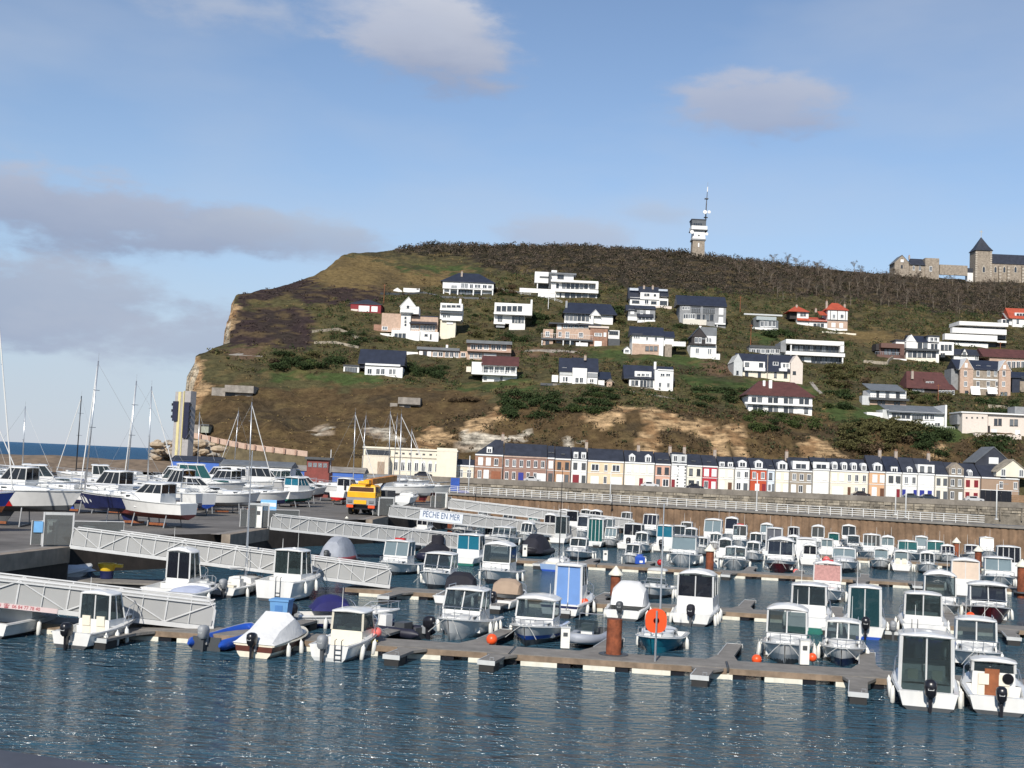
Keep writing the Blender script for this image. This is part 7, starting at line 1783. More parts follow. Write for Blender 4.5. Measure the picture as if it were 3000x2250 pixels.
far(2968, 1610, 'S', 42, 52, 'white boat with dark glass under the right lifebuoys', nb=1, back='half', gb=gld, roofm=greyw)
far(1478, 1546, 'B', 48, 34, 'small white wheelhouse boat in front of the farthest gangway', nf=2, back='open', crown=.3)
far(1552, 1548, 'B', 44, 32, 'white boat with green glass in front of the farthest gangway', nf=2, g=glt, back='open')
far(1402, 1530, 'B', 46, 24, 'low white boat near the head of the farthest gangway', nf=2, back='open', cab=(.3, .6))
far(1770, 1575, 'B', 52, 52, 'white boat with rods and rails in the far row', nf=2, back='open', clut=3, roof_extra=True)
far(1335, 1576, 'B', 66, 36, 'white boat with a dark hatch below the banner gangway', nf=1, back='open', aerial=0, crown=.3)
far(1222, 1566, 'S', 50, 44, 'white boat with two dark square windows under the banner', nb=2, back='half', gb=gld, sill=.45)
# ---- boats between the first two gangways
pilot(1126, 1688, 'B', 6.0, 2.7, 2.55, 'white cabin boat with red gear on its roof beyond the second gangway foot', cab=(.36, .62), nf=2, g=glp, back='open', fend=1, rail=.4, cud=.3, rake=.3, roof_extra='raft')
b = rib(1242, 1648, 'B', 6.4, 2.9, 'navy inflatable buried under black bagged gear', mat('rib_navy', (.012, .014, .035), .5, var=.2), cover=(canvk, 1.5), console=False)
MB().loft([[(.62 * (1.15 - .1 * z_) * math.cos(a), 2.4 + .55 * math.sin(a), z_) for a in [2 * math.pi * k / 10 for k in range(10)]] for z_ in (.6, 1.5, 2.3)]).build('bagged_engine', canvk, b, smooth=50)
rib(1150, 1618, 'B', 5.2, 2.5, 'dark inflatable with a rounded black hood beyond the gangway', mat('rib_black3', (.014, .014, .02), .5, var=.2), cover=(canvk, 1.9), console=False)
rib(960, 1652, 'S', 5.0, 2.6, 'grey tarped inflatable with a red stripe under the second gangway', mat('rib_red', (.28, .03, .03), .5, var=.2), cover=(canvg, 2.2), console=False, motor=dkgrey)
b = pilot(462, 1758, 'S', 5.2, 2.8, 2.75, 'small white trawler with two dark cabin windows behind the first gangway', cab=(.4, .66), cw=.6, nb=2, back='half', sill=.34, gb=gld, fend=2, rail=.55, cud=.4, crown=.25, over=(.12, .15))
open_boat(520, 1768, 'S', 4.0, 2.2, 'low white launch with a pale blue deck beside the small trawler', cover=(mat('canvas_pale_blue', (.42, .46, .58), .8, var=.1), .1, .8, .9, .62, .85, .3), windscreen=False, low=navy, fend=1)
b = open_boat(645, 1750, 'S', 5.4, 2.3, 'white sailing boat with a raised outboard and tall mast', td=.45, motor=midgrey, mx=.15, windscreen=False, fend=2, cud=.45)
b.pole(.0, 5.4 * .58, 1.1, 8.2, .07, alu, 'mast'); b.pole(.35, 5.4 * .5, 1.0, 7.4, .02, alu, 'shroud', -.3)
MB().tube([(0, 5.4 * .56, 1.6), (.1, .9, 1.75)], .06, 6).build('boom', alu, b.t)
pilot(800, 1762, 'S', 5.4, 3.0, 3.0, 'big white fishing boat with an open glazed cabin and stern ladder', cab=(.32, .6), cw=.66, nb=2, back='half', sill=.34, fend=2, rail=.5, cud=.45, F0=1.25, Fb=1.6, lad=.1, gb=glass('clear_pane2', (.04, .05, .05), .6), aerial=2)
open_boat(146, 1706, 'S', 4.4, 1.9, 'small dinghy under a pale tarpaulin behind the nearest gangway', cover=(mat('canvas_ice', (.55, .58, .62), .8, var=.08), .0, .9, .98, .55, .95, .3), windscreen=False, fend=0, rail=0, cud=0)
pilot(-40, 1870, 'S', 5.6, 2.4, 2.0, 'white boat cut by the left edge of the view', cab=(.36, .6), nb=2, back='half', fend=1)

# ---- further boats packed into the far rows
random.seed(31)
ABOVE = ((1622, 'narrow dark brick house'), (1670, 'orange brick house'), (1718, 'grey shuttered white house'), (1826, 'wide peach house'), (1916, 'two-dormer cream house'), (1963, 'pink striped house'), (2010, 'house with dark quoins'), (2056, 'pale yellow house'), (2101, 'crimson house'), (2150, 'cream house by the crimson one'),
         (2195, 'white house by the orange one'), (2246, 'orange red house'), (2269, 'pale blue house'), (2311, 'gabled cream house'), (2378, 'taupe stone house'), (2429, 'arched garage house'), (2490, 'mansard house left half'), (2543, 'mansard house right half'), (2592, 'apricot house'), (2640, 'red door house'), (2687, 'two blue doors'), (2737, 'balcony attic house'), (2777, 'dark shuttered house'), (2822, 'grey stone gable'), (2871, 'maroon shuttered house'), (3100, 'ochre brick house'))
used_lb = set()
def far_label(px, py, way):
    row = 'against the jetty' if py < 1573 else ('in the far row' if py < 1603 else ('in the fourth row' if py < 1632 else 'near the third pontoon'))
    h_ = next(n for x, n in ABOVE if px <= x)
    for tail in ('', ', bow on' if way == 'B' else ', stern on', ', right hand one'):
        lb = 'small white boat %s under the %s%s' % (row, h_, tail)
        if lb not in used_lb:
            used_lb.add(lb)
            return lb
    return lb
for px, py, w, ht in ((1665, 1566, 44, 50), (1735, 1560, 44, 46), (1865, 1552, 40, 44), (2030, 1568, 44, 46), (2100, 1572, 42, 44), (2135, 1586, 46, 46), (2240, 1590, 44, 46), (2345, 1584, 44, 46), (2380, 1590, 40, 44), (2510, 1592, 46, 44), (2540, 1606, 46, 44), (2650, 1606, 46, 46), (2722, 1612, 46, 44), (2790, 1606, 44, 40), (2872, 1606, 44, 40), (2925, 1622, 46, 42),
                      (2015, 1612, 52, 54), (2320, 1626, 54, 52), (2210, 1622, 52, 54), (2420, 1630, 52, 48), (1600, 1560, 44, 42), (1780, 1606, 54, 56), (1980, 1600, 50, 50), (2500, 1625, 54, 50), (2600, 1630, 56, 52), (2700, 1634, 54, 50), (2850, 1650, 60, 52), (2780, 1655, 56, 46),
                      (1640, 1548, 40, 40), (1705, 1550, 40, 42), (1800, 1548, 40, 40), (1925, 1552, 42, 42), (1985, 1556, 40, 42), (2050, 1560, 42, 42), (2125, 1564, 42, 40), (2185, 1566, 40, 42), (2255, 1570, 42, 42), (2310, 1572, 42, 42), (2365, 1576, 42, 42), (2455, 1580, 44, 42), (2530, 1584, 44, 42), (2595, 1588, 44, 42), (2640, 1590, 44, 40), (2735, 1594, 44, 40),
                      (1870, 1622, 56, 50), (2050, 1632, 58, 50), (2120, 1640, 56, 48), (2200, 1648, 58, 48), (2370, 1660, 60, 50), (2580, 1672, 62, 52), (2640, 1676, 60, 50), (2720, 1684, 62, 50), (1840, 1660, 60, 48), (2090, 1618, 50, 48)):
    wy = random.choice('SB')
    if py < 1603:
        w *= 1.22; ht *= 1.22
    far(px, py + random.uniform(-2, 2), wy, w, ht * random.uniform(.85, 1.15), far_label(px, py, wy), nf=random.choice((1, 2, 3)), nb=random.choice((1, 2)), back='half', g=random.choice((gl, gld, glp, gl)), crown=random.choice((.1, .2, .3)), roof_extra=random.choice((None, None, True)), aerial=random.choice((0, 1, 2)), cab=random.choice(((.3, .6), (.36, .64), (.34, .58))))
# ================================================================== boats ashore in the yard
random.seed(5)
YG = 'boats stored ashore in the yard'
def cradle(loc, rz, L, B, h, label):
    t = thing('boat_cradle', label, 'cradle', loc, rz, 'cradles under the stored boats')
    for y in (L * .2, L * .62):
        pbox('cross_beam', dkgrey, t, -B * .42, B * .42, y - .08, y + .08, .0, .14)
        for sg in (-1, 1):
            MB().tube([(sg * B * .45, y, 0), (sg * B * .33, y, h)], .05, 6).build('prop', midgrey, t)
    pbox('keel_block', wood, t, -.15, .15, L * .3, L * .5, .14, .34)
def ashore(px, pyg, L, B, head, label, kind='cruiser', hull=None, low=None, lift=1.35, F0=1.0, Fb=1.35, mast=0, mlean=0.0, g=None, H=2.6, band=None, cr=True, nb=2, bow=True, mpos=.55, furl=True, mm=None, rake=-.02):
    p = Q(px, pyg, ZQ); L *= 1.08; B *= 1.1; F0 *= 1.08; Fb *= 1.1; H *= 1.08; mast *= 1.2
    h = R(head)
    n = Vector((-math.sin(h), math.cos(h), 0))
    if bow:
        p = p - n * L
    b = Boat(label, (p.x, p.y), h, L, B, F0, Fb, hull or white, low or navy, YG, 'stored_yacht' if kind == 'sail' else 'stored_cruiser', 'boat', ZQ + lift)
    b.rubrail(greyw, .03)
    if band:
        b.band(*band)
    if kind == 'sail':
        MB().loft([[(-.1, L * .38, -.2), (.1, L * .38, -.2), (.1, L * .55, -.2), (-.1, L * .55, -.2)], [(-.06, L * .36, -lift + .3), (.06, L * .36, -lift + .3), (.06, L * .5, -lift + .3), (-.06, L * .5, -lift + .3)]]).build('keel', low or navy, b.t)
        b.deck(.3, white, F0 - .35); b.cuddy(L * .32, .8, .5, .6, white); b.bow_rail(.02, .55)
    elif kind == 'cruiser':
        b.deck(.3, white, F0 - .5)
        b.house(L * .28, L * .62, B * .78, F0 - .4, F0 + .75, H, .9, .1, nb, 2, 3, white, g or gld, (.1, .25), white, 'half', .15)
        b.cuddy(L * .6, .93, .55, .8, white); b.bow_rail(.5, .55)
        pbox('window_strip', g or gld, b.t, B * .31, B * .36, L * .64, L * .8, F0 + .38, F0 + .55)
    else:
        b.deck(.35, white, F0 - .4); b.cuddy(L * .36, .9, .4, .75, white); b.bow_rail(.5, .45)
    if mast:
        y = L * mpos
        mm = mm or alu
        tx, ty = mlean * mast, y + rake * mast
        MB().tube([(0, y, F0 + .2), (tx, ty, F0 + mast)], [.085, .06], 8).build('mast', mm, b.t, smooth=True)
        for f in (.5, .78):
            MB().tube([(tx * f - .6, y + rake * mast * f - .1, F0 + mast * f), (tx * f, y + rake * mast * f, F0 + mast * f), (tx * f + .6, y + rake * mast * f - .1, F0 + mast * f)], .025, 5).build('spreader', midgrey, b.t)
        MB().tube([(tx, ty + .05, F0 + mast * .96), (0, L * .98, Fb + .1)], .05 if furl else .015, 6).build('furled_jib', white, b.t)
        MB().tube([(tx, ty, F0 + mast * .98), (0, .05, F0)], .012, 4).build('backstay', midgrey, b.t)
        MB().tube([(0, y - .1, F0 + .9), (0, .6, F0 + 1.0)], .07, 6).build('boom', mm, b.t)
        MB().tube([(tx, ty, F0 + mast), (tx + .02, ty, F0 + mast + .7)], .012, 4).build('wind_vane', midgrey, b.t)
    if cr:
        cradle((p.x, p.y, ZQ), h, L, B, lift + .1, 'steel cradle under the ' + ' '.join(label.split()[:12]))
    return b
ashore(36, 1560, 9.0, 2.9, -62, 'royal blue hulled yacht stored at the far left edge', 'sail', blue, wood, 1.5, mast=10.8, mpos=.80, rake=.0)
b = ashore(236, 1548, 10.5, 2.9, -84, 'red and white yacht stored side on at the left', 'sail', white, dkgrey, 1.4, F0=1.3, Fb=1.45, cr=True)
rw_ = MB(); ring = []
for t in (0, .12, .25, .4, .5):
    h_, z_ = b.hb(t), b.sz(t); c_ = h_ * (.86 - .5 * t ** 2.2)
    ring.append([(h_ + .02, b.sy(t, 1), z_ * .97), (c_ + (h_ - c_) * .55 + .03, b.sy(t, 1) + (.35 if t == .5 else 0), z_ * .58), (c_ + .03, b.sy(t, 1) + (.7 if t == .5 else 0), .2)])
rw_.loft(ring, loop=False).build('red_panel', red, b.t, smooth=40)
b = ashore(222, 1528, 8.0, 2.7, 84, 'navy hulled yacht with a white deck and tall mast', 'sail', white, navy, 1.25, mast=9.6, rake=-.04, band=(navy, .1, .85), mpos=.93, F0=1.05)
ashore(330, 1534, 7.0, 2.6, 70, 'white day cruiser with a dark red bottom ashore', 'cruiser', white, mat('antifoul_red', (.14, .03, .025), .6, var=.2), 1.0, H=2.35)
ashore(352, 1500, 8.4, 2.7, 75, 'white yacht with a furled jib behind the day cruiser', 'sail', white, navy, 1.2, mast=9.2, rake=-.04, mpos=.95)
ashore(604, 1514, 5.6, 2.6, 58, 'white boat with a deep blue bottom, stern towards the quay', 'open', white, blue, 1.05, F0=1.15, Fb=1.4, bow=False)
ashore(716, 1490, 10.0, 3.1, -70, 'large white cruiser with turquoise saloon windows', 'cruiser', white, blue, 1.25, F0=1.3, Fb=1.7, H=3.3, g=glt, nb=3)
ashore(886, 1478, 9.6, 3.0, -72, 'long white cruiser with a sweeping dark window', 'cruiser', white, navy, 1.3, F0=1.35, Fb=1.7, H=3.0, g=gld)
ashore(452, 1486, 6.0, 2.6, 64, 'white cruiser with dark wraparound glass ashore', 'cruiser', white, dkgrey, 1.1, H=2.9)
ashore(918, 1484, 6.6, 2.6, -25, 'white motor boat with blue tinted glass beside the long cruiser', 'cruiser', white, green, .9, H=2.5, g=glb)
ashore(985, 1480, 6.0, 2.4, -20, 'small white boat with a red waterline left of the crane truck', 'cruiser', white, red, .9, H=2.4, F0=.9, Fb=1.2, bow=False)
ashore(1272, 1482, 8.2, 2.7, -74, 'white yacht ashore right of the crane truck', 'sail', white, midgrey, 1.5, mast=8.8, mlean=.0, mpos=.4)
ashore(1176, 1496, 5.6, 2.3, -10, 'small white boat on a trailer right of the crane truck', 'open', white, greyw, .9, bow=False, F0=.8, Fb=1.1)
ashore(1318, 1476, 7.2, 2.5, -76, 'pale yacht hull ashore at the quay end', 'sail', greyw, maroon, 1.4, mast=0)
for k, (px, py, hd, mast, lb) in enumerate(((1100, 1462, -70, 9.5, 'white yacht behind the crane truck, left of two'), (1135, 1452, 65, 9.8, 'white yacht behind the crane truck, right of two'), (1195, 1450, -68, 10.8, 'white yacht with the tallest mast near the cream hall'), (1225, 1446, 70, 10.6, 'white yacht below the cream hall windows'), (1258, 1448, -70, 8.4, 'white yacht beside the blue container'),
                                             (640, 1432, -70, 9.0, 'white yacht behind the turquoise window cruiser'), (752, 1436, 68, 9.6, 'white yacht behind the sweeping window cruiser'), (150, 1440, -75, 7.6, 'white yacht behind the red and white yacht'), (300, 1446, 70, 9.2, 'black masted yacht in front of the yellow kayaks'), (20, 1440, -60, 8.0, 'white yacht in the back row at the left edge'),
                                             (450, 1440, 72, 0, 'white yacht hull in the back row near the signal tower'), (850, 1440, 70, 0, 'white yacht hull in the back row near the brick wheelhouse'), (205, 1462, 80, 0, 'white yacht hull in the second row on the left'), (95, 1470, -80, 0, 'white yacht with a teal cover in the second row'))):
    ashore(px, py, random.uniform(7.4, 9), 2.7, hd, lb, 'sail', white, random.choice((navy, dkgrey, maroon, blue)), 1.3, mast=mast, mlean=random.uniform(-.02, .01), bow=hd < 0, mpos=.58, cr=True, mm=black if 'black masted' in lb else None, furl=k % 2 == 0)
for px, py, hd, lb, hm in ((845, 1500, -64, 'white motor boat with a navy topside in front of the long cruiser', navy), (760, 1506, -60, 'white motor boat with a grey bottom in the front row of the yard', midgrey), (672, 1498, -66, 'white half-cabin boat in front of the turquoise cruiser', green), (955, 1476, -50, 'white half-cabin boat with a maroon bottom near the crane truck', maroon)):
    ashore(px, py, 6.4, 2.5, hd, lb, 'open' if 'half' not in lb else 'cruiser', white, hm, 1.0, H=2.3, F0=.95, Fb=1.25)
for px, py, hd, lb in ((60, 1428, -70, 'white cruiser in the back row near the caravan'), (560, 1450, 60, 'white cruiser in the back row below the signal tower'), (400, 1456, -70, 'white cruiser in the back row beside the kayaks'), (800, 1450, -60, 'white cruiser in front of the long white shed'), (690, 1446, 60, 'white cruiser in front of the blue roofed shed'), (930, 1446, -60, 'white cruiser below the brick wheelhouse'), (1010, 1448, -65, 'white cruiser below the blue striped shed')):
    ashore(px, py, 7.4, 2.7, hd, lb, 'cruiser', white, random.choice((navy, dkgrey, blue)), 1.0, H=2.7, bow=hd < 0, g=random.choice((gl, gld, glt)), cr=True)
for px, py, hd, kd, mst, lb in ((300, 1506, 76, 'sail', 0, 'low white yacht hull between the navy yacht and the day cruiser'), (420, 1512, 70, 'cruiser', 0, 'white sports boat with a low screen right of the day cruiser'), (520, 1484, -66, 'sail', 9.5, 'white yacht behind the blue bottomed boat'), (585, 1478, 64, 'cruiser', 0, 'white cruiser squeezed behind the blue bottomed boat'),
                                 (640, 1482, -64, 'sail', 0, 'white yacht hull left of the half-cabin boat'), (735, 1478, 66, 'cruiser', 0, 'white cruiser between the two long cruisers'), (800, 1484, -60, 'sail', 8.8, 'white yacht right of the two long cruisers'), (870, 1466, 62, 'cruiser', 0, 'white cruiser behind the navy topside boat'), (925, 1462, -62, 'sail', 0, 'white yacht hull left of the red waterline boat'),
                                 (150, 1500, 78, 'cruiser', 0, 'white cruiser behind the red and white yacht'), (60, 1490, -76, 'sail', 7.0, 'white yacht behind the royal blue hull'), (1045, 1474, 60, 'sail', 0, 'white yacht hull just left of the crane truck'), (250, 1478, -70, 'cruiser', 0, 'white cruiser behind the navy yacht'), (360, 1474, 66, 'sail', 0, 'white yacht hull in the middle of the left rows')):
    ashore(px, py, random.uniform(7.0, 8.6), 2.7, hd, lb, kd, white, random.choice((navy, dkgrey, blue, maroon, green)), 1.15, H=2.7, mast=mst, bow=hd < 0, g=random.choice((gl, gld)), mpos=.6)
# ---- crane truck
ct = thing('crane_truck', 'yellow mobile crane truck parked on the quay', 'truck', Q(1056, 1510, ZQ), R(-10))
ct.scale = (1.35, 1.35, 1.2)
ctm = mat('crane_yellow', (.80, .40, .012), .4, var=.1, coat=.3)
MB().box(-1.0, 1.0, .3, 7.4, .55, 1.0).build('chassis', black, ct)
MB().loft([[(-1.28, -.1, 1.0), (1.28, -.1, 1.0), (1.28, 1.6, 1.0), (-1.28, 1.6, 1.0)], [(-1.28, -.14, 1.68), (1.28, -.14, 1.68), (1.28, 1.6, 1.68), (-1.28, 1.6, 1.68)]]).build('bumper', midgrey, ct)
pbox('number_plate', ctm, ct, -.6, .5, -.2, -.142, 1.08, 1.45)
for x in (-.95, .92):
    pbox('headlight', orange, ct, x - .28, x + .28, -.1, .1, .72, .98)
    pbox('lamp_glass', glg, ct, x - .2, x + .2, -.19, -.145, 1.2, 1.42)
    MB().tube([(x * 1.38, .1, 1.9), (x * 1.5, -.1, 2.5)], .03, 5).build('mirror_arm', black, ct)
    pbox('mirror', black, ct, x * 1.5 - .1, x * 1.5 + .1, -.14, -.08, 2.3, 2.75)
MB().loft([[(-1.22, -.05, 1.7), (1.22, -.05, 1.7), (1.22, 1.7, 1.7), (-1.22, 1.7, 1.7)], [(-1.22, -.08, 2.2), (1.22, -.08, 2.2), (1.22, 1.7, 2.2), (-1.22, 1.7, 2.2)], [(-1.12, .12, 2.75), (1.12, .12, 2.75), (1.12, 1.7, 2.75), (-1.12, 1.7, 2.75)], [(-.95, .3, 2.92), (.95, .3, 2.92), (.95, 1.6, 2.92), (-.95, 1.6, 2.92)]]).build('cab', ctm, ct)
MB().slab((-1.08, -.062, 2.26), (1.08, -.062, 2.26), (1.02, .085, 2.66), (-1.02, .085, 2.66), -.03).build('windscreen', mat('wind_amber', (.07, .03, .012), .12, var=.2), ct)
pbox('side_window', MATS['wind_amber'], ct, 1.19, 1.235, .4, 1.4, 2.15, 2.6)
MB().box(-1.1, 1.1, 4.2, 6.8, 1.02, 2.3).build('counterweight', dkgrey, ct)
bm_ = mat('boom_rusty', (.50, .19, .02), .5, var=.35)
MB().loft([[(.15, .5, 2.95), (.75, .5, 2.95), (.75, .5, 3.45), (.15, .5, 3.45)], [(.15, 8.4, 3.2), (.75, 8.4, 3.2), (.75, 8.4, 3.8), (.15, 8.4, 3.8)]]).build('boom', bm_, ct)
MB().loft([[(.22, -.3, 3.02), (.68, -.3, 3.02), (.68, -.3, 3.38), (.22, -.3, 3.38)], [(.22, .5, 3.02), (.68, .5, 3.02), (.68, .5, 3.38), (.22, .5, 3.38)]]).build('boom_head', ctm, ct)
MB().tube([(.45, 3.0, 2.0), (.45, 5.5, 3.1)], .12, 8).build('lift_ram', alu, ct)
MB().loft([[(-1.15, 2.4, 1.5), (-.1, 2.4, 1.5), (-.1, 4.0, 1.5), (-1.15, 4.0, 1.5)], [(-1.1, 2.5, 3.2), (-.1, 2.5, 3.2), (-.1, 3.9, 3.2), (-1.1, 3.9, 3.2)]]).build('operator_cab', ctm, ct)
pbox('operator_window', MATS['wind_amber'], ct, -1.0, -.2, 2.36, 2.46, 2.3, 2.95)
for y in (.9, 2.4, 4.8, 6.2):
    for x in (-1.25, .95):
        w_o = MB().lathe([(.1, 0), (.48, 0), (.5, .15), (.48, .3), (.1, .3)], (x, y, .5), 16, 'x').build('wheel', rubber, ct)
        MB().lathe([(.04, -.02), (.22, -.02), (.22, .32), (.04, .32)], (x, y, .5), 10, 'x').build('hub', ctm, w_o)
for x in (-1.3, 1.1):
    pbox('outrigger', dkgrey, ct, x, x + .2, 3.3, 3.7, .5, 1.2)
# ---- port signal tower
so_ = at(522, 1368, 245)
st = thing('port_signal_tower', 'tall grey signal tower with yellow stripes and navy panels at the port entrance', 'tower', (so_.x, 245, so_.z), R(-22))
cg = mat('tower_concrete', (.36, .34, .33), .85, var=.12, streak=.15)
Ht = at(537, 1145, 245).z - so_.z
pbox('left_shaft', cg, st, -1.75, .25, 0, 1.9, -2, Ht - .2); pbox('right_shaft', cg, st, .45, 1.9, 0.1, 1.9, -2, Ht)
ysm = mat('stripe_yellow', (.62, .54, .27), .6, var=.06)
pbox('yellow_stripe', ysm, st, -.95, -.35, -.12, -.002, 0, Ht - .2); pbox('yellow_stripe', ysm, st, .26, .44, -.1, 1.0, 0, Ht)
pnl = mat('signal_navy', (.018, .020, .045), .5, var=.2)
pbox('signal_panel', pnl, st, -1.95, -.7, -.35, -.13, Ht * .60, Ht * .86); pbox('signal_panel', pnl, st, .75, 1.95, -.3, .09, Ht * .38, Ht * .85)
for k in range(6):
    z = Ht * (.40 + .08 * k)
    pbox('signal_lamp', black, st, 1.952, 2.3, -.3, .0, z, z + .5)
    if k > 2:
        pbox('signal_lamp', black, st, -2.3, -1.952, -.3, -.14, z, z + .5)
# ---- sheds, kayaks, canopy, van
def shed(px0, px1, pyt, pyb, Y, wm, rm, label, name='shed', d=6.0, pitch=.8, stripe=None):
    a, b = at(px0, pyb, Y), at(px1, pyb, Y); top = at((px0 + px1) / 2, pyt, Y).z
    t = thing(name, label, 'shed', ((a.x + b.x) / 2, Y, ZQ)); W = b.x - a.x; H_ = top - ZQ
    MB().box(-W / 2, W / 2, 0, d, 0, H_).build('wall', wm, t)
    gable_roof('roof', rm, t, -W / 2, W / 2, 0, d, H_ + .02, H_ + pitch)
    if stripe:
        pbox('painted_band', stripe, t, -W / 2, W / 2, -.04, -.002, H_ * .55, H_ * .98)
    for k in range(max(1, int(W / 4))):
        x = -W / 2 + (k + .5) * W / max(1, int(W / 4))
        pbox('door', greyw if k % 2 else dkgrey, t, x - .7, x + .7, -.06, -.045, 0, min(2.2, H_ * .5))
    return t
bluew = mat('shed_blue', (.04, .12, .42), .5, var=.12)
shed(500, 640, 1350, 1385, 215, render_w, slate, 'white boat shed with a blue painted band beside the signal tower', stripe=bluew)
shed(645, 850, 1364, 1392, 205, render_w, slateg, 'long low white shed behind the stored cruisers')
shed(850, 1064, 1380, 1404, 212, render_w, conc, 'low white shed with a broad blue stripe behind the crane truck', stripe=bluew)
bw = thing('brick_red_wheelhouse', 'dark red ship wheelhouse standing in the yard', 'wheelhouse', Vector((at(928, 1400, 195).x, 195, ZQ)))
brr = mat('oxide_red', (.20, .045, .035), .7, var=.25, streak=.3)
MB().box(-2.0, 1.9, 0, 4, 0, 3.9).build('lower_house', brr, bw); MB().box(-1.7, 1.7, .2, 3.6, 3.9, 5.9).build('bridge', brr, bw)
pbox('bridge_roof', dkgrey, bw, -2.0, 2.0, -.2, 4, 5.902, 6.3)
for k in range(4):
    pbox('bridge_window', glg, bw, -1.5 + k * .8, -.9 + k * .8, .14, .198, 4.7, 5.4)
MB().tube([(1.9, 1, 3.9), (1.9, 1, 7.6)], .07, 6).build('mast', steelw, bw)
ky = thing('kayak_rack', 'rack stacked with yellow kayaks at the back of the yard', 'kayak rack', Vector((at(310, 1392, 150).x, 150, ZQ)))
for x in (-1.9, 1.9):
    pbox('rack_post', midgrey, ky, x - .05, x + .05, .2, .3, 0, 2.6)
for k in range(5):
    MB().loft([[(-2.1, .2, 1.0 + k * .34), (-2.1, .3, 1.0 + k * .34), (-2.1, .3, 1.05 + k * .34), (-2.1, .2, 1.05 + k * .34)], [(-1.5, -.1, .95 + k * .34), (-1.5, .6, .95 + k * .34), (-1.5, .6, 1.2 + k * .34), (-1.5, -.1, 1.2 + k * .34)], [(1.5, -.1, .95 + k * .34), (1.5, .6, .95 + k * .34), (1.5, .6, 1.2 + k * .34), (1.5, -.1, 1.2 + k * .34)], [(2.1, .2, 1.0 + k * .34), (2.1, .3, 1.0 + k * .34), (2.1, .3, 1.05 + k * .34), (2.1, .2, 1.05 + k * .34)]]).build('kayak', yellow, ky)
cp = thing('blue_canopy', 'bright blue canopy on thin posts in the yard', 'canopy', Vector((at(200, 1385, 140).x, 140, ZQ)))
MB().loft([[(-1.4, 0, 2.3), (1.4, 0, 2.3), (1.4, 1.8, 2.3), (-1.4, 1.8, 2.3)], [(-1.3, .1, 2.7), (1.3, .1, 2.7), (1.3, 1.7, 2.7), (-1.3, 1.7, 2.7)]]).build('cloth', blue, cp)
for x in (-1.3, 0, 1.3):
    pbox('post', midgrey, cp, x - .03, x + .03, 0, .06, 0, 2.3)
cv = thing('caravan', 'white caravan parked beyond the stored boats on the left', 'caravan', Vector((at(85, 1345, 190).x, 190, ZQ)))
MB().box(-1.2, 1.3, 0, 1.8, .4, 2.9).build('body', render_w, cv)
for x in (-.7, 0, .7):
    pbox('window', glg, cv, x - .25, x + .25, -.03, -.002, 1.5, 2.1)
MB().lathe([(.05, 0), (.3, 0), (.3, .2), (.05, .2)], (0, -.05, .3), 12, 'y').build('wheel', rubber, cv)
# ---- blue containers and violet fence at the jetty root
for px, py, hh, lb, m in ((1332, 1440, 2.6, 'bright blue container standing on end at the jetty root', mat('container_blue', (.015, .07, .34), .5, var=.15)), (1310, 1432, 2.3, 'dark blue container left of the bright one', mat('container_navy', (.02, .05, .26), .5, var=.2))):
    p = Q(px, py, ZQ)
    t = thing('container', lb, 'container', p)
    W_ = 1.9; hh *= 1.15
    MB().box(-W_ / 2, W_ / 2, 0, 2, 0, hh).build('body', m, t)
    for k in range(6):
        pbox('rib', m, t, -W_ / 2 + .1 + k * .24, -W_ / 2 + .18 + k * .24, -.04, -.002, .1, hh - .1)
vf = thing('violet_fence', 'violet picket fence between the blue container and the lamp post', 'fence', Q(1356, 1462, ZQ))
vm2 = mat('violet_paint', (.10, .10, .36), .6, var=.2)
for k in range(10):
    pbox('picket', vm2, vf, -.85 + k * .19, -.73 + k * .19, 0, .06, 0, 1.5)
pbox('fence_rail', vm2, vf, -.9, 1.1, .062, .1, 1.2, 1.3)
# ---- promenade wall with piers climbing round the headland
pw = thing('promenade_wall', 'pinkish promenade wall with brick piers at the foot of the headland', 'wall')
pts = [(560, 1282), (640, 1300), (720, 1316), (800, 1326), (900, 1338)]
pkm = mat('promenade_pink', (.50, .36, .28), .9, var=.15)
for i in range(4):
    a, b = at(*pts[i], 289.5), at(*pts[i + 1], 289.5)
    MB().slab((a.x, 289.5, a.z), (b.x, 289.5, b.z), (b.x, 289.5, b.z + 1.3), (a.x, 289.5, a.z + 1.3), .4).build('parapet', pkm, pw)
    MB().slab((a.x, 289.2, a.z - 6), (b.x, 289.2, b.z - 6), (b.x, 289.2, b.z), (a.x, 289.2, a.z), .6).build('retaining_wall', mat('mossy_wall', (.13, .105, .06), .95, var=.4, scale=.6, bump=.4), pw)
    for k in range(3):
        u = a.lerp(b, k / 3)
        pbox('pier', mat('pier_brick', (.36, .23, .17), .9, var=.2), pw, u.x - .22, u.x + .22, 288.95, 289.08, u.z, u.z + 1.4)
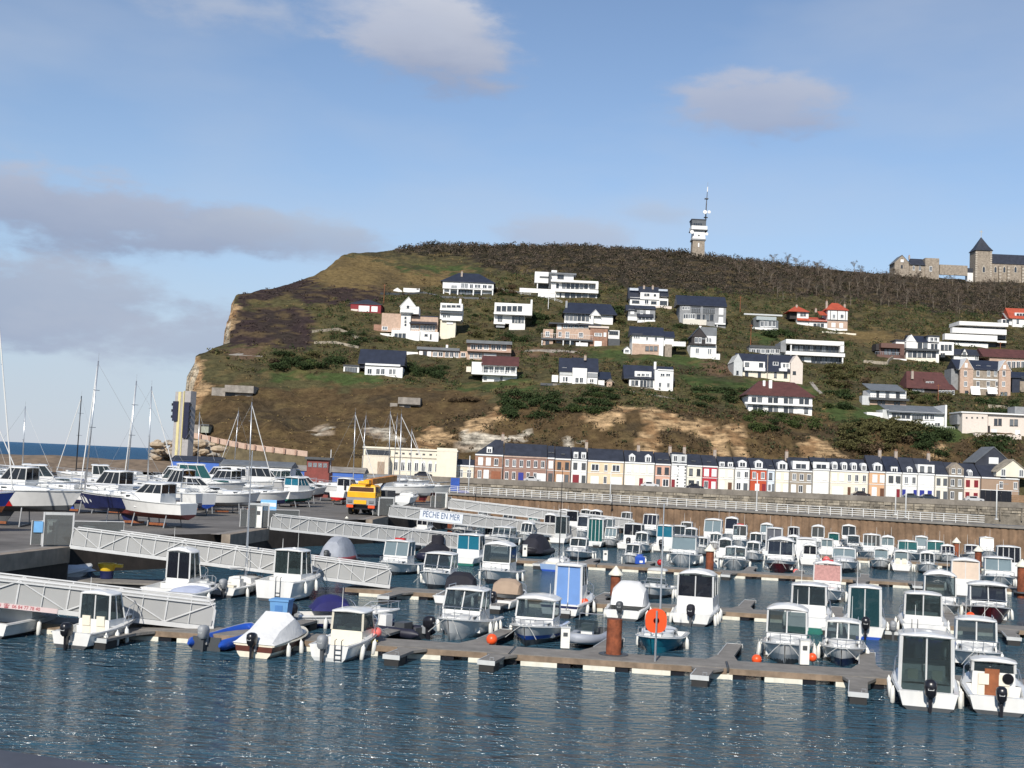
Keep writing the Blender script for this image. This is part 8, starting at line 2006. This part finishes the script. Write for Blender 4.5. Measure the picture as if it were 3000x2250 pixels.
# ---- boulders below the cliff
rk = [mat('boulder_tan', (.42, .33, .23), .95, var=.3, scale=.8, bump=.6), mat('boulder_grey', (.33, .29, .24), .95, var=.3, scale=.8, bump=.6)]
protos = []
for s_ in range(4):
    m_ = MB(); rnd = random.Random(s_)
    rings = []
    for k in range(6):
        a_ = math.pi * k / 5
        rings.append([(math.sin(a_) * math.cos(2 * math.pi * j / 8) * rnd.uniform(.75, 1.2) + .01 * math.cos(2 * math.pi * j / 8), math.sin(a_) * math.sin(2 * math.pi * j / 8) * rnd.uniform(.75, 1.2) + .01 * math.sin(2 * math.pi * j / 8), -math.cos(a_) * rnd.uniform(.8, 1.1)) for j in range(8)])
    protos.append(m_.loft(rings).mesh('boulder', rk[s_ % 2]))
for k in range(90):
    px = random.uniform(452, 640); py = random.uniform(1285, 1345) + max(0, (px - 560) * .2)
    p = at(px, py, random.uniform(272, 288))
    s_ = random.uniform(.5, 1.5)
    o = link('boulder', protos[k % 4], None, (p.x, p.y, max(.3, p.z - .4)), random.uniform(0, 6), (s_ * 1.25, s_, s_ * .6))
    tag(o, 'pale boulder in the rock armour below the sea cliff', 'boulder', 'boulders below the cliff')
# ================================================================== vegetation and garden walls on the hillside
rs = np.random.RandomState(9)
def leafmat(name, c, v=.45, sc=.5):
    return mat(name, c, .9, var=v, scale=sc, spec=.15)
lf_dark = leafmat('leaf_dark_green', (.036, .054, .020)); lf_mid = leafmat('leaf_green', (.055, .075, .024)); lf_olive = leafmat('leaf_olive', (.085, .080, .032))
lf_brown = leafmat('leaf_brown', (.088, .062, .036)); lf_heath = leafmat('leaf_heather', (.060, .044, .040)); lf_twig = leafmat('bare_twigs', (.105, .080, .060)); lf_gold = leafmat('dry_grass', (.19, .135, .06))
barkm = mat('pale_bark', (.15, .122, .092), .9, var=.3)
def near_house(x, y, front=3.0):
    m = np.zeros(np.shape(x), bool)
    for (a, b, Y0) in VILLAS:
        m |= (x > a - 1.2) & (x < b + 1.2) & (y > Y0 - front) & (y < Y0 + 10)
    return m
def tufts(P, rad, hgt, nf, size):
    """P (n,3) clump feet -> vertices of nf random small triangles per clump spread over a dome"""
    n = len(P)
    u = rs.rand(n, nf) ** .5; th = rs.rand(n, nf) * 2 * np.pi; ph = np.arccos(rs.rand(n, nf))
    r = (0.55 + .45 * u)
    c = np.stack([r * np.sin(ph) * np.cos(th) * rad[:, None], r * np.sin(ph) * np.sin(th) * rad[:, None], r * np.cos(ph) * hgt[:, None]], 2) + P[:, None, :]
    d1 = rs.randn(n, nf, 3); d1 /= np.linalg.norm(d1, axis=2, keepdims=True)
    d2 = rs.randn(n, nf, 3); d2 -= (d2 * d1).sum(2, keepdims=True) * d1; d2 /= np.linalg.norm(d2, axis=2, keepdims=True)
    s = size * (.6 + .8 * rs.rand(n, nf, 1))
    return np.stack([c - d1 * s, c + d1 * s, c + d2 * s * 1.2], 2).reshape(-1, 3)
def leafmesh(name, V, m):
    me = bpy.data.meshes.new(name)
    k = len(V) // 3
    me.vertices.add(len(V)); me.vertices.foreach_set('co', V.astype('f4').ravel())
    me.loops.add(k * 3); me.loops.foreach_set('vertex_index', np.arange(k * 3, dtype='i4'))
    me.polygons.add(k); me.polygons.foreach_set('loop_start', np.arange(0, k * 3, 3, dtype='i4'))
    me.update(calc_edges=True)
    me.materials.append(m)
    return me
# feet of the scrub: random points between the vertices of the hillside
nv = len(VX)
ok = np.tile(np.arange(len(_off)), _NYG) > 6
idx = np.where(ok & (VY < 585))[0]
def pick(n, poly=None, colours=None, avoid=True, front=3.0):
    i = rs.choice(idx, n * 3)
    x = VX[i] + (rs.rand(len(i)) - .5) * 1.8; y = VY[i] + (rs.rand(len(i)) - .5) * 1.4
    k = np.ones(len(i), bool)
    if poly is not None:
        pp = np.zeros(len(i), bool)
        for q_ in poly:
            pp |= inpoly(PX[i] + jx[i] * 14, PY[i] + jy[i] * 14, q_)
        k &= pp
    if colours is not None:
        cc = np.zeros(len(i), bool)
        for c_ in colours:
            cc |= base_id[i] == c_
        k &= cc
    if avoid:
        k &= ~near_house(x, y, front)
    i, x, y = i[k][:n], x[k][:n], y[k][:n]
    z = np.array([ground(a, b) for a, b in zip(x, y)])
    return np.stack([x, y, z - .1], 1)
names_ = [OLIVE, BROWN, GOLD, LAWN, HEATH, SCRUB, SAND, CHALK, EARTH]
base_id = np.zeros(nv, int)
for c, poly in ZONES:
    amp = 16 if c in (SAND, CHALK, EARTH) else 22
    base_id[inpoly(PX + jx * amp, PY + jy * amp, poly)] = names_.index(c)
TOPS = [[(1160, 700), (2000, 720), (2600, 780), (3000, 800), (3000, 935), (2700, 900), (2300, 860), (1900, 850), (1700, 830), (1450, 790), (1350, 752), (1160, 745)]]
GARD = [[(900, 860), (1500, 800), (2300, 850), (3000, 930), (3000, 1300), (2300, 1230), (1600, 1180), (1250, 1130), (1000, 1110), (700, 1100), (600, 1030), (900, 1000)]]
SCARP = [[(1230, 1240), (1500, 1190), (2000, 1190), (2500, 1230), (3000, 1290), (3000, 1400), (1230, 1345)]]
def stuff(name, P, rad, hgt, nf, size, m):
    if len(P) == 0:
        return
    o = link(name, leafmesh(name, tufts(P, rad, hgt, nf, size), m))
    o['kind'] = 'stuff'
def rr(n, a, b): return a + (b - a) * rs.rand(n)
P = pick(3600, TOPS, [5, 0]); stuff('brown_scrub', P, rr(len(P), 1.0, 2.4), rr(len(P), 1.0, 2.8), 22, .28, lf_twig)
P = pick(2600, TOPS, [5, 0]); stuff('dark_scrub', P, rr(len(P), 1.0, 2.4), rr(len(P), .8, 2.2), 16, .38, leafmat('leaf_scrub', (.040, .036, .022)))
P = pick(2600, None, [4]); stuff('heather', P, rr(len(P), .9, 1.7), rr(len(P), .5, 1.1), 13, .32, lf_heath)
P = pick(2600, GARD, [0, 1, 8]); stuff('garden_scrub', P, rr(len(P), .8, 1.9), rr(len(P), .6, 1.7), 16, .30, lf_olive)
P = pick(2300, GARD, [0, 1, 8]); stuff('green_scrub', P, rr(len(P), .8, 2.2), rr(len(P), .7, 2.2), 17, .32, lf_dark)
P = pick(1700, GARD, [0, 1, 2, 8]); stuff('bramble', P, rr(len(P), .8, 1.9), rr(len(P), .5, 1.4), 14, .30, lf_brown)
P = pick(2800, SCARP, [0, 1, 8]); stuff('scarp_bushes', P, rr(len(P), .9, 2.2), rr(len(P), .7, 1.9), 16, .32, lf_brown)
P = pick(1900, SCARP, [0, 1, 8]); stuff('scarp_ivy', P, rr(len(P), .8, 2.0), rr(len(P), .6, 1.7), 16, .32, leafmat('leaf_ivy', (.046, .052, .024)))
P = pick(420, SCARP, [6, 7]); stuff('ledge_plants', P, rr(len(P), .5, 1.3), rr(len(P), .4, 1.0), 13, .26, lf_brown)
P = pick(3200, None, [0, 1, 2]); stuff('dry_grass', P, rr(len(P), .5, 1.3), rr(len(P), .2, .5), 9, .22, lf_gold)
P = pick(330, [[(1150, 695), (2010, 712), (2600, 775), (2600, 800), (2000, 765), (1160, 735)]], None); stuff('ridge_thicket', P, rr(len(P), 2.0, 4.2), rr(len(P), 1.6, 3.4), 90, .34, leafmat('leaf_ridge', (.048, .040, .028)))
# named clumps of evergreen bushes
bush = []
for s_, m_ in ((1, lf_dark), (2, lf_mid), (3, lf_olive), (4, lf_dark), (5, lf_brown)):
    rs = np.random.RandomState(100 + s_)
    C_ = np.stack([rr(9, -.55, .55), rr(9, -.55, .55), rr(9, .1, .5)], 1); C_[0] = 0
    bush.append(leafmesh('evergreen_shrub', tufts(C_, rr(9, .4, .62), rr(9, .35, .6), 62, .085), m_))
rs = np.random.RandomState(77)
def shrub(px, py, r, h, kind, label, name='evergreen_shrub'):
    p = hit(px, py)
    o = link(name, bush[kind], None, (p.x, p.y, ground(p.x, p.y) - .15), rs.rand() * 6, (r, r, h))
    return tag(o, label, 'shrub', 'shrubs on the hillside')
CL = [((1478, 1632, 1165, 1225), 26, 2.6, 2.2, 0, 'dark green shrub in the thicket above the sandy scarp'), ((1676, 1790, 1180, 1212), 14, 2.3, 1.8, 3, 'dark green shrub on the rim of the sandy scarp'),
      ((2460, 2680, 1240, 1330), 34, 2.8, 2.4, 2, 'olive green shrub in the thicket behind the mansard house'), ((2690, 2765, 1255, 1335), 12, 2.8, 2.6, 0, 'dark evergreen shrub above the blue slate roofs'),
      ((2190, 2400, 1200, 1270), 22, 2.2, 1.8, 1, 'green shrub on the slope below the brown hip roof'), ((2000, 2190, 1140, 1200), 16, 2.2, 1.3, 3, 'green hedge shrub below the white chalets'),
      ((800, 1000, 1040, 1085), 20, 2.6, 2.0, 3, 'dark shrub left of the big navy roof'), ((1180, 1300, 1070, 1120), 16, 2.3, 1.9, 0, 'dark shrub right of the big navy roof'),
      ((1480, 1600, 930, 1010), 16, 2.4, 2.2, 0, 'dark shrub beside the brick apartments'), ((1740, 1830, 905, 950), 9, 2.5, 2.4, 3, 'dark evergreen beside the dark blue slate roof'),
      ((2250, 2350, 960, 1000), 11, 2.6, 2.4, 0, 'dark evergreen between the pavilion and the red-tiled house'), ((2430, 2560, 1080, 1140), 18, 2.4, 2.0, 2, 'olive shrub left of the maroon-roofed house'),
      ((2420, 2520, 1150, 1200), 12, 2.2, 1.8, 3, 'dark hedge shrub left of the zinc-roofed houses'), ((2640, 2800, 1150, 1190), 14, 2.2, 1.8, 2, 'olive shrub between the zinc roofs and the mansion'),
      ((2880, 3000, 1170, 1215), 10, 2.2, 1.6, 0, 'dark shrub below the mansion'), ((2870, 3000, 1285, 1330), 12, 2.6, 2.0, 0, 'dark shrub below the pale pink house'),
      ((1700, 1850, 1140, 1180), 12, 2.0, 1.3, 3, 'low hedge shrub below the two-dormer house'), ((2360, 2480, 1000, 1060), 9, 1.8, 1.5, 1, 'green shrub right of the modern box house'),
      ((1000, 1120, 960, 1020), 9, 2.0, 1.6, 0, 'dark shrub left of the tower villa'), ((1380, 1440, 900, 990), 10, 1.9, 1.6, 2, 'olive shrub between the balcony house and the flat-roofed house'),
      ((1280, 1520, 1150, 1180), 10, 1.9, 1.2, 4, 'brown shrub on the edge of the lower slope'), ((1960, 2010, 960, 1040), 8, 2.0, 1.7, 3, 'dark shrub between the navy-roofed house and the chalet'),
      ((1660, 1760, 800, 850), 8, 1.8, 1.4, 2, 'olive shrub behind the large modern villa'), ((1380, 1520, 830, 870), 12, 1.8, 1.5, 4, 'brown shrub along the white garden fence')]
for (x0, x1, y0, y1), n_, r_, h_, kd, lb in CL:
    k = 0
    while k < n_:
        px, py = rr(1, x0, x1)[0], rr(1, y0, y1)[0]
        p = hit(px, py)
        if not near_house(np.array([p.x]), np.array([p.y]), 2.0)[0]:
            shrub(px, py, r_ * rr(1, .8, 1.5)[0], h_ * rr(1, .8, 1.4)[0], kd if rs.rand() < .75 else int(rs.randint(0, 5)), lb)
        k += 1
# ---- the leafless wood below the chapel
def bare_tree(seed):
    rnd = random.Random(seed); b = MB()
    H_ = rnd.uniform(6.5, 8.5)
    tips = []
    b.tube([(0, 0, -.5), (rnd.uniform(-.2, .2), 0, H_ * .35), (rnd.uniform(-.4, .4), rnd.uniform(-.3, .3), H_ * .7)], [.2, .14, .07], 5)
    for k in range(9):
        a = rnd.uniform(0, 6.28); z = H_ * rnd.uniform(.28, .62); l = rnd.uniform(1.4, 2.8)
        e = (math.cos(a) * l * .7, math.sin(a) * l * .7, z + l * .9)
        b.tube([(0, 0, z), (e[0] * .5, e[1] * .5, z + l * .35), e], [.09, .06, .025], 3); tips.append(e)
        for j in range(2):
            a2 = a + rnd.uniform(-.9, .9); l2 = rnd.uniform(.8, 1.6)
            e2 = (e[0] * .6 + math.cos(a2) * l2 * .6, e[1] * .6 + math.sin(a2) * l2 * .6, z + l * .45 + l2 * .8)
            b.tube([(e[0] * .5, e[1] * .5, z + l * .35), e2], [.04, .015], 3); tips.append(e2)
    return b.mesh('trunk', barkm), np.array(tips), H_
wt = []
for s_ in range(4):
    me, tips, H_ = bare_tree(s_)
    rs = np.random.RandomState(300 + s_)
    wt.append((me, leafmesh('crown', tufts(tips - np.array([[0, 0, .4]]), rr(len(tips), .5, .95), rr(len(tips), .5, .9), 16, .11), lf_twig)))
rs = np.random.RandomState(41)
WP = [(2180, 775), (2420, 770), (2600, 795), (2700, 822), (2850, 845), (3010, 850), (3010, 935), (2800, 925), (2620, 905), (2400, 925), (2260, 880), (2150, 830)]
cnt = 0
while cnt < 95:
    px, py = rr(1, 2150, 3010)[0], rr(1, 775, 945)[0]
    if not inpoly(np.array([px]), np.array([py]), WP)[0]:
        continue
    p = hit(px, py, 470)
    if near_house(np.array([p.x]), np.array([p.y]), 4)[0]:
        cnt += 1; continue
    t = thing('bare_tree', 'leafless brown tree in the wood below the chapel', 'tree', (p.x, p.y, ground(p.x, p.y)), rs.rand() * 6, 'leafless trees of the hilltop wood')
    s_ = rr(1, .55, .95)[0]; t.scale = (s_, s_, s_)
    k = int(rs.randint(0, 4))
    link('trunk', wt[k][0], t); link('crown', wt[k][1], t)
    cnt += 1
P = pick(2600, [WP], None); stuff('wood_thicket', P + np.array([[0, 0, .8]]), rr(len(P), .9, 1.9), rr(len(P), 1.2, 3.6), 24, .19, lf_twig)
P = pick(500, [WP], None); stuff('ivy_thicket', P + np.array([[0, 0, .3]]), rr(len(P), .8, 1.6), rr(len(P), .8, 2.2), 14, .24, leafmat('leaf_wood_ivy', (.045, .050, .026)))
# ---- garden walls, fences, paths and poles
def runner(name, pts, h, m, label, cat, thick=.35, posts=None):
    t = thing(name, label, cat)
    W3 = [hit(px, py) for px, py in pts]
    for i in range(len(W3) - 1):
        a, b = W3[i], W3[i + 1]
        nseg = max(1, int((b - a).length / 4))
        for s_ in range(nseg):
            u, v = a.lerp(b, s_ / nseg), a.lerp(b, (s_ + 1) / nseg)
            zu, zv = ground(u.x, u.y), ground(v.x, v.y)
            if posts:
                for dz in (.45, .9):
                    MB().tube([(u.x, u.y, zu + dz), (v.x, v.y, zv + dz)], .05, 4).build('rail', m, t)
                pbox('post', m, t, u.x - .07, u.x + .07, u.y - .07, u.y + .07, zu - .3, zu + 1.05)
            else:
                MB().slab((u.x, u.y, zu - .8), (v.x, v.y, zv - .8), (v.x, v.y, zv + h), (u.x, u.y, zu + h), thick).build('wall_section', m, t)
runner('garden_fence', [(1448, 850), (1500, 858), (1580, 872), (1648, 890)], 1, winw, 'white post and rail fence running down from the blue-roofed villa', 'fence', posts=True)
runner('terrace_wall', [(1115, 862), (1240, 860), (1300, 872), (1440, 876)], .7, dkgrey, 'dark terrace edge below the white outbuilding', 'wall')
runner('stone_wall', [(915, 975), (990, 968), (1060, 1000)], .9, stone2, 'dry stone wall beside the purple heather', 'wall')
runner('stone_wall', [(920, 1008), (985, 1005), (1050, 1020)], .8, stone2, 'lower dry stone wall left of the tower villa', 'wall')
runner('terrace_wall', [(1535, 1032), (1640, 1030), (1700, 1036)], .7, conc, 'grey terrace wall below the brick apartments', 'wall')
runner('hedge_wall', [(2010, 1118), (2100, 1124), (2185, 1130)], .8, lf_dark, 'trimmed dark hedge right of the two-dormer house', 'hedge', thick=1.0)
runner('hedge_wall', [(2030, 1150), (2120, 1152), (2200, 1156)], .6, lf_dark, 'second trimmed hedge on the terrace below', 'hedge', thick=1.0)
runner('terrace_wall', [(2410, 975), (2460, 978), (2508, 982)], .6, render_c, 'pale terrace wall below the red-tiled house', 'wall')
runner('garden_path', [(1845, 1150), (1920, 1160), (1975, 1170)], .4, conc, 'pale kerb below the two-dormer house', 'kerb')
runner('garden_steps', [(2370, 1120), (2385, 1140), (2400, 1152)], .2, conc, 'pale steps right of the brown hip roof', 'steps', thick=1.2)
runner('stone_wall', [(2530, 1062), (2600, 1068), (2620, 1050)], 1.0, stone2, 'old stone wall below the brown clad cube house', 'wall')
runner('terrace_wall', [(2895, 1195), (2960, 1200), (3010, 1205)], 1.0, stone2, 'stone terrace wall below the mansion', 'wall')
for px, py, h_, lb in ((1124, 890, 7, 'wooden pole beside the red shed'), (1606, 905, 7, 'wooden pole right of the flat-roofed white house'), (2199, 1010, 7, 'wooden pole left of the modern box house'), (2168, 915, 6, 'wooden pole behind the pavilion'), (2748, 1185, 6, 'wooden pole above the long grey-roofed house'), (2930, 1060, 7, 'wooden pole near the mansion'), (656, 890, 5, 'small white beacon mast on the cliff top')):
    p = hit(px, py)
    t = thing('utility_pole', lb, 'pole', (p.x, p.y, ground(p.x, p.y)))
    MB().tube([(0, 0, -.5), (0, 0, h_)], [.13, .09], 6).build('pole', wood if 'white' not in lb else white, t)
    pbox('cross_arm', wood, t, -.6, .6, -.05, .05, h_ - .5, h_ - .4)
